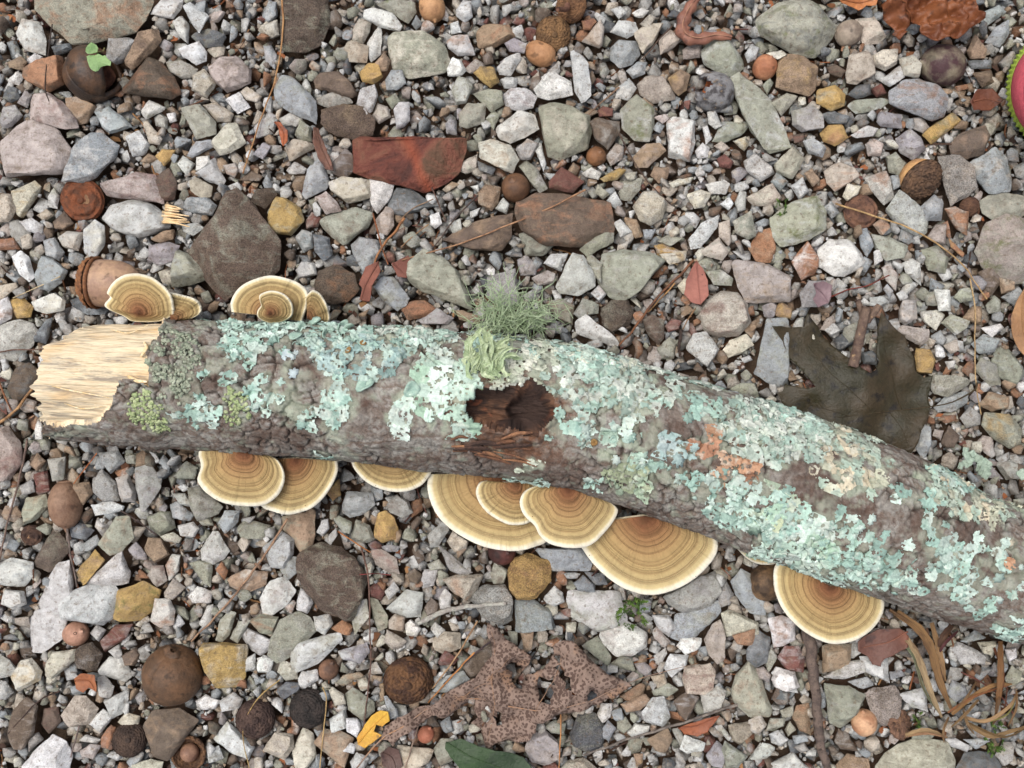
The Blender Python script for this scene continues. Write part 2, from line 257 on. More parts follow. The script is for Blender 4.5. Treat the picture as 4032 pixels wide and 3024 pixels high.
# ---------------------------------------------------------------- traced stones
# per region of the ground: two colour letters (body, stain), r = grainy, m = mossy, then an outline, then a label where one was written by hand
STONES = {
'A0': """
VO 235,0 240,75 330,170 460,275 560,270 700,235 830,205 900,130 940,20 930,-60 260,-60|largest pale green grey stone with rusty smears, at the top left edge
KN 15,880 140,780 270,725 320,760 380,830 450,940 460,1060 400,1080 230,1100 70,1100 20,980|big pinkish beige block of stone at the left edge above the rusty acorn cap
GP 480,890 560,830 640,840 740,910 700,1000 600,1100 540,1130 430,1120 470,1000|blue grey stone leaning against the big pinkish block
KR 220,590 300,580 400,640 470,730 480,790 400,800 330,760 190,740 200,640|dull pink rounded stone touched by the end of the dark twig
TB 410,610 520,620 600,670 540,760 480,770 430,690
ON 170,440 260,390 390,370 400,520 300,570 200,520 150,480|rusty brown stone left of the cracked hickory shell
NO 770,540 870,430 920,365 1000,390 1080,480 1120,580 1060,620 900,605 780,580|dark purple brown triangular stone right of the cracked hickory shell
KNo 1310,430 1380,365 1480,365 1560,430 1560,520 1420,575 1340,510|smooth rounded pink brown stone near the white square chip
EG 700,250 800,240 860,270 800,360 740,400 690,380
TN 790,400 880,210 980,190 1000,260 870,400 830,430
WK 1110,300 1240,260 1290,330 1280,380 1220,405 1140,350
EV 1040,390 1130,375 1230,430 1200,480 1130,490 1060,450
BP 1200,470 1270,430 1340,520 1290,610 1200,560
WW 1405,625 1490,575 1560,670 1480,710|clean white square stone chip below the rounded pink brown stone
PB 940,90 1000,0 1140,0 1130,60 1080,120
PE 1140,40 1190,15 1300,100 1240,200 1180,120
DV 1195,230 1290,190 1410,240 1380,290 1270,300
PN 1080,150 1140,110 1180,150 1170,270 1110,220
KB 1295,100 1350,65 1405,80 1360,140 1310,145
BP 1620,160 1720,125 1738,220 1690,235 1640,200
PT 105,210 150,130 250,140 290,250 280,340 160,310
GW 600,700 680,665 800,760 820,790 690,830 640,790
PV 880,690 930,625 1030,670 1020,690 910,745
EP 960,730 1000,705 1050,740 1040,800 970,780
WW 1040,710 1090,700 1100,750 1060,765
BP 885,760 920,755 1010,860 990,900 930,890
PG 790,870 870,820 930,900 900,960 830,975
VE 1130,680 1250,655 1340,760 1340,830 1220,860 1170,770
BE 1270,660 1350,640 1450,710 1430,760 1350,760
CV 1320,890 1420,775 1470,770 1525,890 1440,950 1370,960
GP 1165,970 1220,880 1310,870 1320,920 1200,980
YT 970,970 1010,930 1090,935 1080,980 1020,1030
PE 1105,1020 1140,970 1215,1020 1160,1090
WC 1225,1060 1230,980 1300,970 1310,1020 1260,1060
PE 1225,1080 1340,990 1400,1120 1380,1160 1290,1130
BN 1180,1130 1220,1105 1320,1160 1310,1220 1260,1235 1190,1190
KO 1390,1030 1470,1015 1485,1060 1460,1105 1410,1080
GP 1150,1290 1170,1230 1290,1235 1350,1280 1320,1340 1200,1330
KR 640,1160 740,1120 850,1080 960,1090 1000,1180 1010,1270 900,1260 770,1240 680,1220|pink and wine red streaked slab right of the rusty acorn cap
NR 960,1110 1050,1050 1100,1130 1090,1240 1010,1250
PE 650,1360 700,1280 830,1235 950,1270 1060,1350 1050,1420 970,1450 870,1480 720,1430|large oval light grey stone left of the pale wood splinter
NVr 1190,1560 1330,1340 1410,1220 1480,1195 1580,1300 1740,1500 1730,1670 1640,1760 1410,1855 1290,1750 1210,1640|largest grainy brown boulder above the left fungi
PG 1130,1400 1230,1385 1270,1420 1200,1470 1140,1440
VP 1660,1320 1738,1220 1738,1400 1690,1370
CY 75,1190 220,1130 260,1170 220,1240 150,1350 100,1320
BT 0,1210 70,1215 100,1310 60,1380 0,1380
EG 70,1380 120,1370 195,1450 140,1550 80,1480
PE 120,1380 200,1355 270,1400 260,1460 170,1440
OK -20,1490 90,1485 120,1550 -20,1560
PV 300,1230 340,1160 370,1220 360,1300 310,1290
PC 520,1430 590,1370 650,1410 650,1520 590,1610 530,1570
BP 370,1480 420,1440 520,1450 490,1560 410,1540
GP 270,1500 340,1480 400,1570 370,1620 290,1590
MP 930,1530 1030,1505 1115,1530 1080,1620 1000,1650 920,1620
TB 940,1490 1010,1440 1080,1430 1080,1490 1000,1510
WK 50,500 120,440 150,480 120,530 60,520
TN 50,390 130,350 170,390 140,440 60,420
DV 20,610 60,545 120,560 125,610 70,640
MP 110,640 160,560 200,600 170,670
PW 165,380 230,340 280,370 200,420
MP 0,760 20,670 100,660 140,720 80,790 20,800
DG 320,290 440,270 450,310 350,350
EP 1590,790 1680,700 1720,730 1650,840 1600,860
MG 1580,960 1640,890 1690,910 1640,990
NE 1490,1120 1560,1060 1630,1090 1620,1130
NVr 1560,1260 1600,1180 1700,1170 1720,1210 1650,1300
BP 1495,570 1540,540 1630,600 1600,640 1530,620
BT 230,1340 290,1300 340,1340 270,1380
NT 330,1380 400,1315 460,1390 400,1430 340,1420
""",
'A1': """
NVr 190,10 460,-40 470,150 420,280 330,320 190,330 170,200|big square brown rock beside the top of the long pine needle
GP 50,110 90,10 140,20 145,100 90,150
BP 30,190 80,130 160,150 160,220 100,240
GP 60,290 110,285 145,350 130,430 70,380
BV 610,200 650,120 730,130 720,200 680,270 615,250
WP 690,70 750,55 860,80 920,160 900,200 780,170 690,120|long white stone with ribbed side near the top edge
VNm 760,30 850,0 1000,20 1010,80 960,150 880,90
GD 980,150 1010,95 1050,150 1010,190
WG 700,270 780,160 800,210 790,340 730,385 710,350
BT 560,300 600,250 710,290 700,390 590,380
TN 750,400 810,330 850,380 830,440 780,450
YT 660,450 710,395 770,395 800,480 740,525 680,510
VC 850,290 880,215 980,200 1090,230 1180,290 1210,370 1180,450 1080,480 960,480 880,440|big pale green rounded stone above the red flat rock
GP 820,500 860,440 920,440 945,520 890,560 830,560
WP 1200,430 1240,365 1290,380 1320,440 1280,475 1210,470
YN 1370,460 1410,415 1490,420 1520,510 1470,545 1410,500
PG 1515,420 1560,370 1650,335 1660,370 1600,470 1530,465
PW 1530,500 1580,480 1640,490 1630,550 1560,550
PO 1200,260 1240,225 1330,220 1370,340 1270,350 1210,300
TO 1390,200 1430,155 1580,160 1620,230 1500,300 1400,300
PG 1260,60 1300,0 1350,10 1360,110 1310,140 1260,100
WP 1220,150 1270,130 1290,200 1230,210
MP 1560,270 1620,240 1690,270 1680,330 1590,320
NT 380,500 420,455 530,445 600,510 640,590 600,610 510,560 390,550
GV 140,560 180,480 260,500 380,620 390,700 380,770 290,720 190,680 140,640|large slanting blue grey slab right of the long pine needle
EB 390,610 500,570 570,580 610,640 500,680 400,650
PN 640,650 660,560 750,530 770,600 740,690 700,710
NTr 430,690 540,665 680,690 740,770 730,840 620,870 480,830 425,770|grainy brown loaf shaped stone above the red flat rock
KB 735,720 770,650 830,670 850,730 780,770
VP 820,620 880,580 910,630 860,680
PG 870,680 900,640 965,640 970,750 930,790 890,800
EG 40,820 80,710 150,750 120,830 60,850
PV 160,740 230,700 300,740 260,790 180,780
VP 255,840 290,745 360,800 360,880 300,890
BT 195,920 260,870 370,900 370,930 230,1000
PE 205,1060 250,1010 330,1050 310,1080 220,1085
GP 300,1200 330,1060 390,990 420,1000 470,1140 440,1180 330,1235
NM 495,1010 570,925 610,960 630,1050 570,1110 500,1080
BP 475,1150 560,1110 720,1120 730,1230 580,1260 500,1200
WP 720,1060 840,1030 890,1110 850,1220 770,1330 730,1260|long whitish wedge lying against the lower edge of the red flat rock
DG 840,1240 890,1170 980,1180 1140,1280 1000,1320 920,1350 840,1310
BV 1280,1020 1390,960 1380,1060 1320,1080 1270,1060
CT 1400,890 1480,870 1590,910 1640,990 1600,1070 1500,1020 1410,980|cream stone with fine tan stripes right of the red flat rock
DE 1390,1000 1500,1050 1480,1090 1400,1060
PB 1510,800 1640,695 1738,720 1770,810 1680,860 1600,890 1530,860
VB 1280,700 1330,650 1440,650 1430,760 1330,800 1280,780
VE 1360,590 1450,560 1540,580 1550,650 1480,700 1430,640
VP 1230,560 1270,480 1330,490 1360,540 1320,640 1260,650
VP 1440,740 1490,690 1530,720 1490,810
MP 1190,770 1220,740 1260,760 1260,840 1200,830
ET 1630,930 1700,870 1770,900 1720,990 1660,990
WR 1550,600 1600,545 1690,550 1760,600 1730,670 1650,690 1570,670|pinkish white pebble half crusted in dark red
YV 90,1350 140,1230 200,1240 290,1300 310,1370 230,1460 110,1440
VN 400,1370 500,1320 630,1290 740,1330 700,1420 560,1520 500,1480 430,1420|green brown keel shaped stone below the whitish wedge
KR 385,1230 450,1195 510,1250 540,1310 450,1330 400,1260
RK 320,1380 360,1320 420,1360 400,1410 330,1420
KT 760,1370 820,1290 870,1310 870,1400 830,1460 770,1440
GP 260,1480 300,1430 360,1450 370,1540 310,1570
DG 370,1460 470,1480 490,1590 440,1620 380,1560
GM 610,1530 660,1480 770,1500 790,1590 720,1659 640,1640
WP 1095,1340 1150,1320 1170,1390 1130,1420 1100,1400
PV 1210,1390 1280,1370 1300,1440 1240,1460
TB 1395,1200 1440,1150 1530,1170 1520,1260 1480,1310 1400,1270
PG 1500,1300 1550,1230 1590,1270 1570,1330
WP 1340,1320 1410,1290 1390,1340 1350,1360
NT 1170,1490 1280,1450 1370,1380 1600,1330 1590,1480 1540,1560 1370,1560 1300,1520
TB 1170,1180 1230,1130 1280,1150 1200,1200
WP 1345,1160 1400,1150 1400,1200
""",
'A2': """
PG 385,330 420,320 490,370 500,600 450,640 410,560|narrow upright pale grey slab near the two acorn caps at the top
WP 165,560 230,470 290,450 390,510 400,590 250,625 190,600
VB 195,680 270,650 390,670 500,730 510,820 490,920 330,990 250,970 215,830|big blocky beige green stone with a tan left face, right of the pinkish white pebble
NE 515,760 560,735 690,760 690,830 620,930 540,860
VPm 700,690 800,600 900,680 910,780 880,880 780,870 710,800|mossy pale green stone left of the white quartz block
WO 990,760 1040,740 1160,760 1160,900 1130,1000 1000,970|white quartz block with rusty smears in the upper right gravel
TK 780,980 860,900 940,890 980,940 870,1040 800,1040
PW 640,200 690,130 790,140 810,200 740,240
GP 645,300 690,250 800,260 820,340 770,400 690,420 640,370
GP 740,440 800,390 860,390 850,460 780,490
BT 940,240 1010,190 1080,250 1030,300 950,340
BT 465,260 580,120 600,180 590,280 570,300
OR 460,130 530,115 550,140 510,190 470,180
BK 780,210 870,150 960,150 900,280 840,330 800,260
BP 820,150 880,90 920,110 870,200
KN 1090,310 1150,265 1200,280 1190,360 1090,370
VP 1200,330 1300,210 1370,260 1460,370 1470,420 1400,480 1300,460 1230,400|large pale greenish stone between the curled brown leaf and the broken nut
TY 1000,490 1070,435 1130,470 1110,560 1060,590 1020,550
PG 670,610 680,550 750,490 800,550 750,620
KB 805,530 860,480 960,480 1030,560 1030,620 900,640 830,590
RO 560,690 590,660 650,680 650,730 570,730
TN 810,640 850,610 910,660 850,680
KP 910,730 980,710 1010,740 960,770
VP 1390,510 1450,470 1530,530 1640,640 1720,790 1750,900 1690,920 1620,945 1520,820 1420,620|long slanting pale green slab right of the broken striped nut
PG 1240,700 1290,690 1330,780 1290,800 1250,770
VG 1270,880 1330,760 1430,770 1515,760 1450,850 1340,890
PW 1210,790 1240,780 1270,860 1230,900
PW 1165,940 1210,890 1255,920 1240,980 1180,985
CY 1400,880 1480,850 1500,900 1470,940
BV 1280,910 1330,880 1380,920 1330,950
RN 1300,990 1350,960 1400,1010 1380,1050 1320,1040
PG 1470,1010 1530,970 1640,1040 1655,1080 1570,1130 1490,1070
KP 610,970 670,895 720,920 710,990 640,1030
PC 460,1080 520,1040 580,1080 560,1120 490,1100
YV 570,1110 690,1045 735,1060 680,1120 600,1135
VP 690,1200 720,1130 830,1110 820,1180 760,1250 700,1240
TN 890,1090 910,1040 1000,1050 990,1110 940,1140
CY 1000,1140 1060,1110 1160,1100 1130,1140 1030,1170
WW 1170,1080 1220,1110 1200,1140
BP 780,1290 850,1200 920,1200 985,1260 960,1350 890,1400 820,1370
VB 540,1200 560,1150 630,1210 590,1240
PG 615,1250 660,1200 710,1270 670,1300
PW 660,1390 700,1365 770,1440 700,1475
TB 720,1350 800,1370 840,1470 790,1480 740,1420
GP 840,1430 920,1430 890,1490 850,1480
CP 1115,1210 1200,1180 1260,1210 1220,1290 1160,1300
WP 1320,1270 1370,1230 1400,1270 1370,1310
PV 1410,1260 1440,1190 1480,1200 1480,1300 1430,1320
BC 1480,1230 1560,1180 1640,1140 1695,1230 1640,1280 1530,1280
PE 1230,1150 1330,1130 1370,1160 1350,1210 1260,1210
PW 1120,1490 1200,1390 1310,1340 1300,1420 1200,1540 1140,1550
BK 1310,1390 1380,1370 1390,1500 1370,1530 1310,1470
VC 1400,1380 1510,1315 1540,1470 1490,1490 1420,1450
OT 1500,1540 1560,1450 1640,1420 1660,1560 1630,1630 1540,1620|orange brown pointed stone below the mossy speckled stone
NO 70,1260 200,1200 420,1220 620,1260 640,1390 640,1450 480,1530 250,1520 100,1440 60,1350|largest brown slab with rust orange patches, crossed by a thin stem
VN 70,1460 130,1440 280,1530 220,1590 110,1590
VE 450,1550 600,1440 660,1450 650,1510 500,1600
YW 910,1530 960,1515 1110,1570 1050,1650 930,1590
BV 1210,1560 1310,1480 1370,1570 1330,1620 1220,1590
VE 930,1500 1000,1460 1080,1480 1010,1530
RN 260,1130 330,1040 470,1130 400,1200 260,1170
GP 220,1080 320,1090 270,1130
VP 70,1040 120,1000 190,1060 245,1170 190,1200 130,1130
PW 170,940 210,890 240,1020 220,1070
DN 990,100 1030,60 1070,80 1060,120
WP 770,80 830,50 880,70 840,110 790,105
PW 640,60 700,40 740,80 690,120
""",
'A3': """
VDm 85,130 200,20 330,0 440,40 575,160 520,260 430,360 330,350 210,270 100,220|big dark olive green stone at the top edge near the orange leaf
TY 200,470 225,350 330,345 440,430 430,560 390,600 270,560 200,540|chunky tan stone right of the shiny copper nut
VP 110,530 160,485 180,520 140,590
PG 0,340 40,280 90,300 70,370 20,390
CP 130,330 230,310 260,340 200,370
BN 635,450 650,350 760,320 800,370 800,460 700,525 640,510
BV 690,130 800,110 870,230 830,270 740,280
CB 795,350 850,320 950,315 940,400 870,440 810,410
CT 960,370 1040,345 1090,400 1080,480 990,470
PB 840,500 960,410 990,480 900,540
NR 510,420 560,400 630,440 600,480 530,460
YV 450,640 460,560 560,530 620,590 610,660 540,690
VP 640,660 680,625 880,615 900,640 840,680 700,710
DM 640,590 700,530 780,520 780,590 700,615
RN 785,560 850,520 880,580 820,605
GO 905,570 980,510 1080,490 1180,530 1250,600 1230,720 1150,750 1030,710 910,650|large blue grey stone with a rusty corner below the dark purple acorn
YVm 1100,840 1180,770 1290,700 1350,750 1250,820 1160,900
EV 290,700 420,660 480,720 470,800 360,820 300,780
DG 480,710 540,690 640,720 630,770 520,770
ME 820,760 840,700 970,715 970,800 850,790
KP 1035,740 1100,725 1150,790 1110,830 1050,800
YO 470,830 520,780 600,780 640,860 560,910 490,880
PO 660,840 770,780 830,800 800,850 700,860
MP 945,860 1030,805 1090,850 1120,930 1040,990 970,950
KP 750,900 800,865 860,900 840,970 770,970
GP 360,880 430,870 505,920 480,980 400,950
VE 880,980 940,950 1010,1020 960,1090 900,1070
NT 1280,900 1350,830 1480,790 1510,850 1480,960 1370,985 1290,960|dull brown block below the pink shoe at the right edge
GB 1390,1020 1550,930 1620,990 1650,1110 1640,1190 1510,1200 1440,1110
EBr 1190,980 1290,960 1420,1030 1430,1170 1370,1230 1280,1280 1230,1130|grainy grey stone right of the tilted acorn cap
KVm 1440,1560 1500,1400 1600,1350 1738,1370 1800,1500 1800,1740 1650,1760 1500,1680|big pinkish stone with a mossy top edge cut by the right edge
VB 1460,1260 1560,1190 1738,1220 1800,1300 1700,1360 1540,1370 1480,1330
VPm 170,1360 300,1260 440,1230 500,1320 490,1430 400,1490 230,1530 180,1480|speckled green grey stone with moss at its lower left corner
BO 490,1070 560,1020 680,1050 690,1110 560,1190 510,1140
PO 750,1110 880,1065 910,1150 930,1230 860,1275 790,1190
CW 610,1220 640,1145 725,1160 700,1210 640,1250
PW 285,1160 360,1105 400,1190 340,1240
VB 180,1030 300,920 370,990 300,1110 200,1080
GT 165,1130 200,1070 270,1130 220,1190
PV 880,1320 960,1210 1030,1240 1060,1290 1140,1340 1130,1440 1080,1480 960,1400
GP 1090,1290 1180,1210 1230,1260 1220,1370 1120,1370
OP 1240,1300 1310,1290 1390,1320 1380,1460 1320,1430
KN 1140,1470 1190,1400 1250,1400 1240,1520 1160,1500
TN 1380,320 1430,220 1500,310 1480,370 1400,370
GP 1500,260 1560,170 1640,130 1640,220 1590,290
GD 1420,100 1580,30 1620,80 1510,160
NT 1420,450 1530,440 1550,510 1480,545
GP 700,1440 760,1420 800,1530 760,1600 720,1540
VE 790,1460 900,1480 1010,1530 980,1600 880,1620 810,1540
WP 455,1560 530,1495 640,1500 720,1570 740,1640 620,1720 550,1710 460,1659|large white quartz stone above the dark oak leaf
OW 290,1630 390,1505 460,1620 440,1700 350,1740|upright white and orange streaked stone beside the large white quartz stone
VE 1100,1560 1200,1530 1270,1600 1240,1700 1140,1680
OY 1270,1480 1360,1570 1350,1600 1280,1540
WP 800,1570 830,1550 860,1620 810,1650
DG 1390,380 1530,380 1530,430 1410,430
TN 370,1080 420,1050 465,1120 420,1160
GP 490,1290 540,1250 590,1320 540,1360
BO 800,1400 860,1350 900,1410 850,1460
NR 300,840 370,830 370,880 310,890
VE 165,640 260,580 330,600 230,720
""",
'B0': """
GV 220,150 260,20 340,40 420,110 390,180 310,230 250,210
WP 75,20 130,-20 180,20 215,140 180,170 120,120
VG 1080,120 1110,-20 1220,20 1320,150 1200,190 1080,205
DG 440,290 500,260 680,340 640,380 540,380 460,330
PC 200,300 340,250 410,290 400,350 300,375 220,350
YT 60,290 140,270 205,330 190,390 110,400 80,350
WO -20,290 50,265 80,340 70,400 -20,450
BP -10,200 100,180 110,210 20,280 -10,280
PE -20,450 130,410 200,440 240,480 200,570 100,660 -20,640|large smooth pale grey stone at the left edge beside the bare wood end
DG 215,540 290,410 330,400 290,560
ND 50,830 100,720 180,680 250,740 200,850 100,920|dark brown stone left of the bare wood end
PE 0,660 40,650 60,700 20,740
KO 130,960 170,900 230,920 220,980 160,985
WP 215,1090 240,1030 270,1070 265,1150 220,1150
KRq -40,1100 60,1080 130,1180 140,1300 60,1390 -40,1400|pink and white rock with red bands at the left edge below the log end
KW 180,1210 210,1165 260,1180 260,1230 210,1245
TB 185,1310 230,1240 285,1290 240,1350
EV 300,1280 410,1265 400,1400 330,1410
RK 230,1370 300,1350 310,1470 240,1500
TB 405,1380 450,1330 500,1380 490,1430 430,1430
TN 455,1430 560,1420 580,1490 520,1560 470,1500
EP 580,1400 640,1340 720,1420 740,1530 650,1540 580,1480
EB 725,1400 800,1370 850,1470 840,1540 760,1540
EM 845,1340 930,1310 1000,1400 1000,1460 910,1590 880,1590 850,1450
WP 570,1560 680,1535 770,1570 760,1600 600,1630
GP 620,1240 740,1225 775,1290 690,1360 640,1300
VP 780,1250 860,1240 850,1310 790,1300
GP 990,1290 1020,1245 1065,1310 1050,1360
WO 930,1230 970,1240 1000,1290 970,1300
VE 1080,1380 1160,1290 1230,1330 1210,1400 1120,1400
WP 1110,1450 1150,1430 1180,1460 1140,1480
PE 1070,1490 1150,1490 1220,1580 1120,1560
GP 1060,1560 1100,1540 1210,1620 1180,1659 1080,1640
VE 1180,1460 1260,1450 1380,1570 1350,1620 1230,1659 1180,1560
EP 130,1440 200,1400 220,1480 150,1500
""",
'C0': """
VP 910,100 1010,60 1060,70 1090,160 1000,215 940,170
VT 140,60 170,-20 280,-40 300,30 230,110 160,140
TK 10,80 40,30 110,30 140,90 90,130 30,120
PG -20,400 80,350 200,380 200,460 150,530 -20,510
PW 10,640 40,550 150,560 160,640 80,670
PW 180,740 260,650 330,480 350,400 440,370 460,520 400,620 360,760 390,830 280,930 190,930|longest whitish rock, slanting, in the lower left
PG 380,640 440,560 560,510 690,510 730,560 710,720 640,760 540,740 400,720|big grey quartz block beside the longest whitish rock
YTm 710,720 740,560 890,500 990,560 950,680 870,740 760,740|yellow mossy stone right of the big grey quartz block
PO 940,740 970,610 1060,610 1090,680 1080,760 1000,780
NV 210,380 290,250 340,150 420,260 420,330 310,440 230,410
VT 620,260 690,160 720,100 800,95 830,230 760,310 690,330
PY 590,160 610,100 680,150 640,220
DG 440,170 500,130 590,180 530,240 450,220
GP 490,280 600,210 620,260 560,310 500,310
YT 485,430 590,300 650,370 560,490 530,510
PK 530,510 760,300 815,440 800,510 720,530
MK 800,300 850,250 910,330 910,360 850,360
TN 900,290 920,230 1000,230 1050,330 960,380 920,330
PO 1030,400 1070,330 1130,330 1110,430 1050,500
PW 1250,300 1320,190 1360,190 1425,310 1390,360 1330,390 1260,360
VP 1180,390 1240,370 1320,390 1310,530 1270,510
KR 920,460 950,400 1020,400 1040,490 980,530
KM 1030,560 1080,480 1150,540 1080,610 1030,590
WK 1175,590 1230,530 1320,560 1310,630 1200,630
ON 1350,430 1380,375 1420,430 1400,490
TP 1420,480 1530,420 1660,440 1650,520 1540,570 1440,530
WK 1620,600 1680,500 1770,470 1840,560 1790,640 1700,705 1640,700|brightest white stone, left of the big mossy brown rock below the log
PW 1110,150 1200,130 1240,170 1210,220 1130,210
GP 1360,130 1400,60 1490,60 1480,130 1400,200
VE 1480,170 1530,110 1680,150 1640,240 1510,220
VP 1210,90 1300,80 1330,150 1260,150
RK 630,870 720,770 820,770 780,850 660,930
PE 610,1050 690,965 760,970 830,1070 780,1120 640,1080
PK 610,1100 650,1085 710,1150 690,1220 630,1210
NEr 470,1000 500,900 580,880 640,950 600,1050 500,1040
CK 290,1010 330,940 470,920 470,990 330,1100 290,1080
CY 80,1090 130,990 200,975 260,1060 250,1110 120,1175
PV -20,940 60,990 105,1050 80,1080 -20,1100
PE -20,1110 40,1120 85,1190 30,1235 -20,1230
YC 1250,920 1280,880 1410,880 1530,900 1520,1090 1460,1150 1340,1160 1290,1060|big squarish yellow stone right of the round cracked nut
PE 1500,830 1540,785 1700,870 1690,910 1620,955 1560,920
PW 1520,980 1590,945 1590,1040 1530,1060
WP 1600,980 1660,960 1700,1010 1680,1060 1620,1060
VP 1340,860 1370,740 1420,680 1470,700 1430,830 1390,870
VP 1430,850 1480,750 1560,740 1480,880
VO 1560,740 1620,700 1730,720 1690,830 1620,820
PE 1240,760 1290,650 1330,640 1320,740 1270,790
WP 1220,1240 1280,1205 1370,1240 1340,1290 1260,1295
PK 1370,1240 1450,1190 1510,1230 1490,1290 1390,1300
NT 760,960 850,910 880,950 840,1020 790,1020
PE 660,1230 800,1170 800,1230 760,1320 700,1350
WP 550,1380 640,1290 700,1340 630,1440
CY 740,1370 790,1310 870,1340 860,1390 760,1390
BN 380,1330 470,1210 540,1210 610,1290 570,1380 430,1400
NR 260,1380 280,1290 360,1280 380,1370 310,1440
NK 60,1440 90,1290 170,1220 240,1280 210,1440 150,1530 90,1530
WP 140,1640 260,1510 320,1455 420,1490 440,1580 420,1720 180,1720|big whitish stone cut by the bottom edge at the lower left
NT 900,1400 960,1310 1110,1290 1230,1370 1180,1430 1080,1500 1060,1600 960,1570|dark brown jagged stone below the round cracked nut
OK 640,1460 690,1390 720,1410 700,1540 640,1530
PV 1340,1480 1420,1370 1580,1530 1540,1600 1440,1560
PV 1295,1550 1360,1520 1390,1600 1310,1620
PE 470,1490 540,1450 630,1480 600,1510
KP 500,1550 560,1510 630,1520 580,1600 510,1590
CV 820,1640 940,1600 1010,1620 1000,1700 830,1700
EK 170,1460 240,1440 270,1480 180,1560
CK 1000,220 1080,190 1130,230 1110,260 1030,250
WP 1060,790 1110,700 1150,760 1110,800
PE 560,820 600,770 660,800 620,870
PE 680,930 740,890 760,950 740,990
""",
'C1': """
TV 180,100 280,75 380,80 380,200 350,320 300,330 250,230 190,180
GP 550,20 580,-60 730,-50 750,20 680,80 600,100 555,70
EN 830,20 890,-40 960,0 990,70 920,100 850,70
YO 750,180 770,80 820,60 870,100 900,180 880,230 800,250 750,220|bright mustard yellow stone below the log
VE 610,190 640,115 720,150 750,230 700,260 610,230
VG 495,110 530,90 610,130 600,200 550,190
PG 390,190 420,120 460,110 470,170 430,215
PE 440,240 510,165 520,210 480,270
PE 60,290 170,190 250,240 240,330 190,420 110,400
GV 165,430 210,340 270,350 270,440 210,490
NVr 280,380 300,320 420,280 550,285 640,400 690,500 660,600 610,720 560,730 400,660 370,560 280,480|big rough brown rock with mossy tinge below the lower left fungi
PW 270,620 290,550 330,550 370,630 330,695 270,670
VP 605,690 640,620 700,610 710,720 630,820 610,760
VB 720,600 760,610 835,720 830,780 770,810 735,700
PV 820,670 950,550 1050,570 1040,720 940,720
PG 815,560 870,500 905,550 840,610
RK 720,540 760,505 820,560 790,615 730,590
KR 730,310 790,300 880,350 905,450 830,440 760,390
MW 790,280 850,265 915,285 890,315 820,315
PG 1040,480 1060,420 1140,430 1120,520 1050,540
NK 955,450 1000,415 1045,460 1020,510 970,500
EV 1150,280 1180,290 1290,400 1360,440 1290,460 1220,430
VP 1080,390 1150,360 1195,420 1100,430
EP 1080,210 1180,120 1210,180 1150,280 1100,280
BE 1200,250 1240,190 1330,250 1320,300 1250,315
BO 1185,480 1290,450 1420,460 1390,540 1330,620 1220,550
EKr 1340,600 1440,520 1560,520 1610,620 1615,740 1540,765 1420,720|grainy pinkish grey stone under the end of the lichen crusted stick
YOr 1580,430 1600,370 1700,320 1830,380 1850,490 1750,600 1640,600 1590,540|crumbly ochre stone under the largest fungus at the bottom of the log
VN 1470,450 1500,370 1580,430 1550,510 1490,510
PE 1150,600 1190,545 1230,580 1220,660 1160,670
NK 1060,660 1100,600 1150,640 1140,690 1080,710
WC 940,770 980,735 1040,790 1010,845 950,830
BT 840,740 880,700 940,720 930,810 840,790
PW 1100,790 1130,750 1190,800 1150,850
BT 1115,850 1190,810 1280,820 1280,910 1180,950 1120,920
KB 810,870 830,800 950,870 920,910 860,920
MP 525,930 700,880 720,940 660,1010 560,980
VE 110,850 160,740 270,690 350,720 390,800 240,960 150,1000 90,950|large green grey stone below the brightest white stone
PV 230,950 260,890 420,830 520,825 540,870 400,1010 270,1065 235,1000|long pale slab with jagged ends in the lower left middle
BO 0,730 70,690 150,740 110,840 40,800
PG 370,720 470,700 490,760 440,830 390,800
OB 490,780 560,735 620,780 600,830 530,820
CV 150,1060 170,985 260,1020 270,1100 200,1110
WP 20,1000 60,955 120,990 100,1060 30,1060
PG 275,1100 300,1060 390,1045 400,1110 320,1160 280,1150
DG 140,1180 200,1120 290,1130 290,1160 180,1230
CB 470,1180 490,1155 560,1200 570,1260 500,1270
VP 570,1200 620,1160 740,1240 750,1300 680,1360 590,1290
GV 810,1220 830,1210 890,1290 900,1340 850,1350
WP 475,1350 570,1290 590,1400 500,1430
WG 575,1350 640,1350 670,1410 650,1470 580,1420
CV 240,1540 310,1410 370,1450 390,1570 330,1659 270,1650
BM 60,1550 130,1440 240,1450 250,1530 190,1610 100,1570
TV 380,1500 440,1420 530,1420 620,1470 590,1560 560,1650 480,1600
WP 550,1550 600,1500 640,1520 620,1570
BT 900,1520 1000,1530 1120,1540 1080,1620 920,1659
VN 1120,1540 1160,1480 1240,1480 1240,1600 1170,1640
PE 600,1620 640,1560 720,1590 690,1659 620,1680
RK 1145,1000 1190,925 1270,980 1240,1020 1160,1020
GV 1110,1180 1200,1080 1300,1050 1340,1110 1220,1190
NK 1310,1030 1350,960 1480,900 1490,1000 1420,1080 1350,1090
GV 1630,620 1738,610 1840,680 1870,780 1740,790 1630,800
TB 740,1080 800,1090 790,1125 740,1100
TY 780,1140 810,1130 815,1230 785,1250
TV 500,1130 560,1080 650,1060 680,1090 560,1150
""",
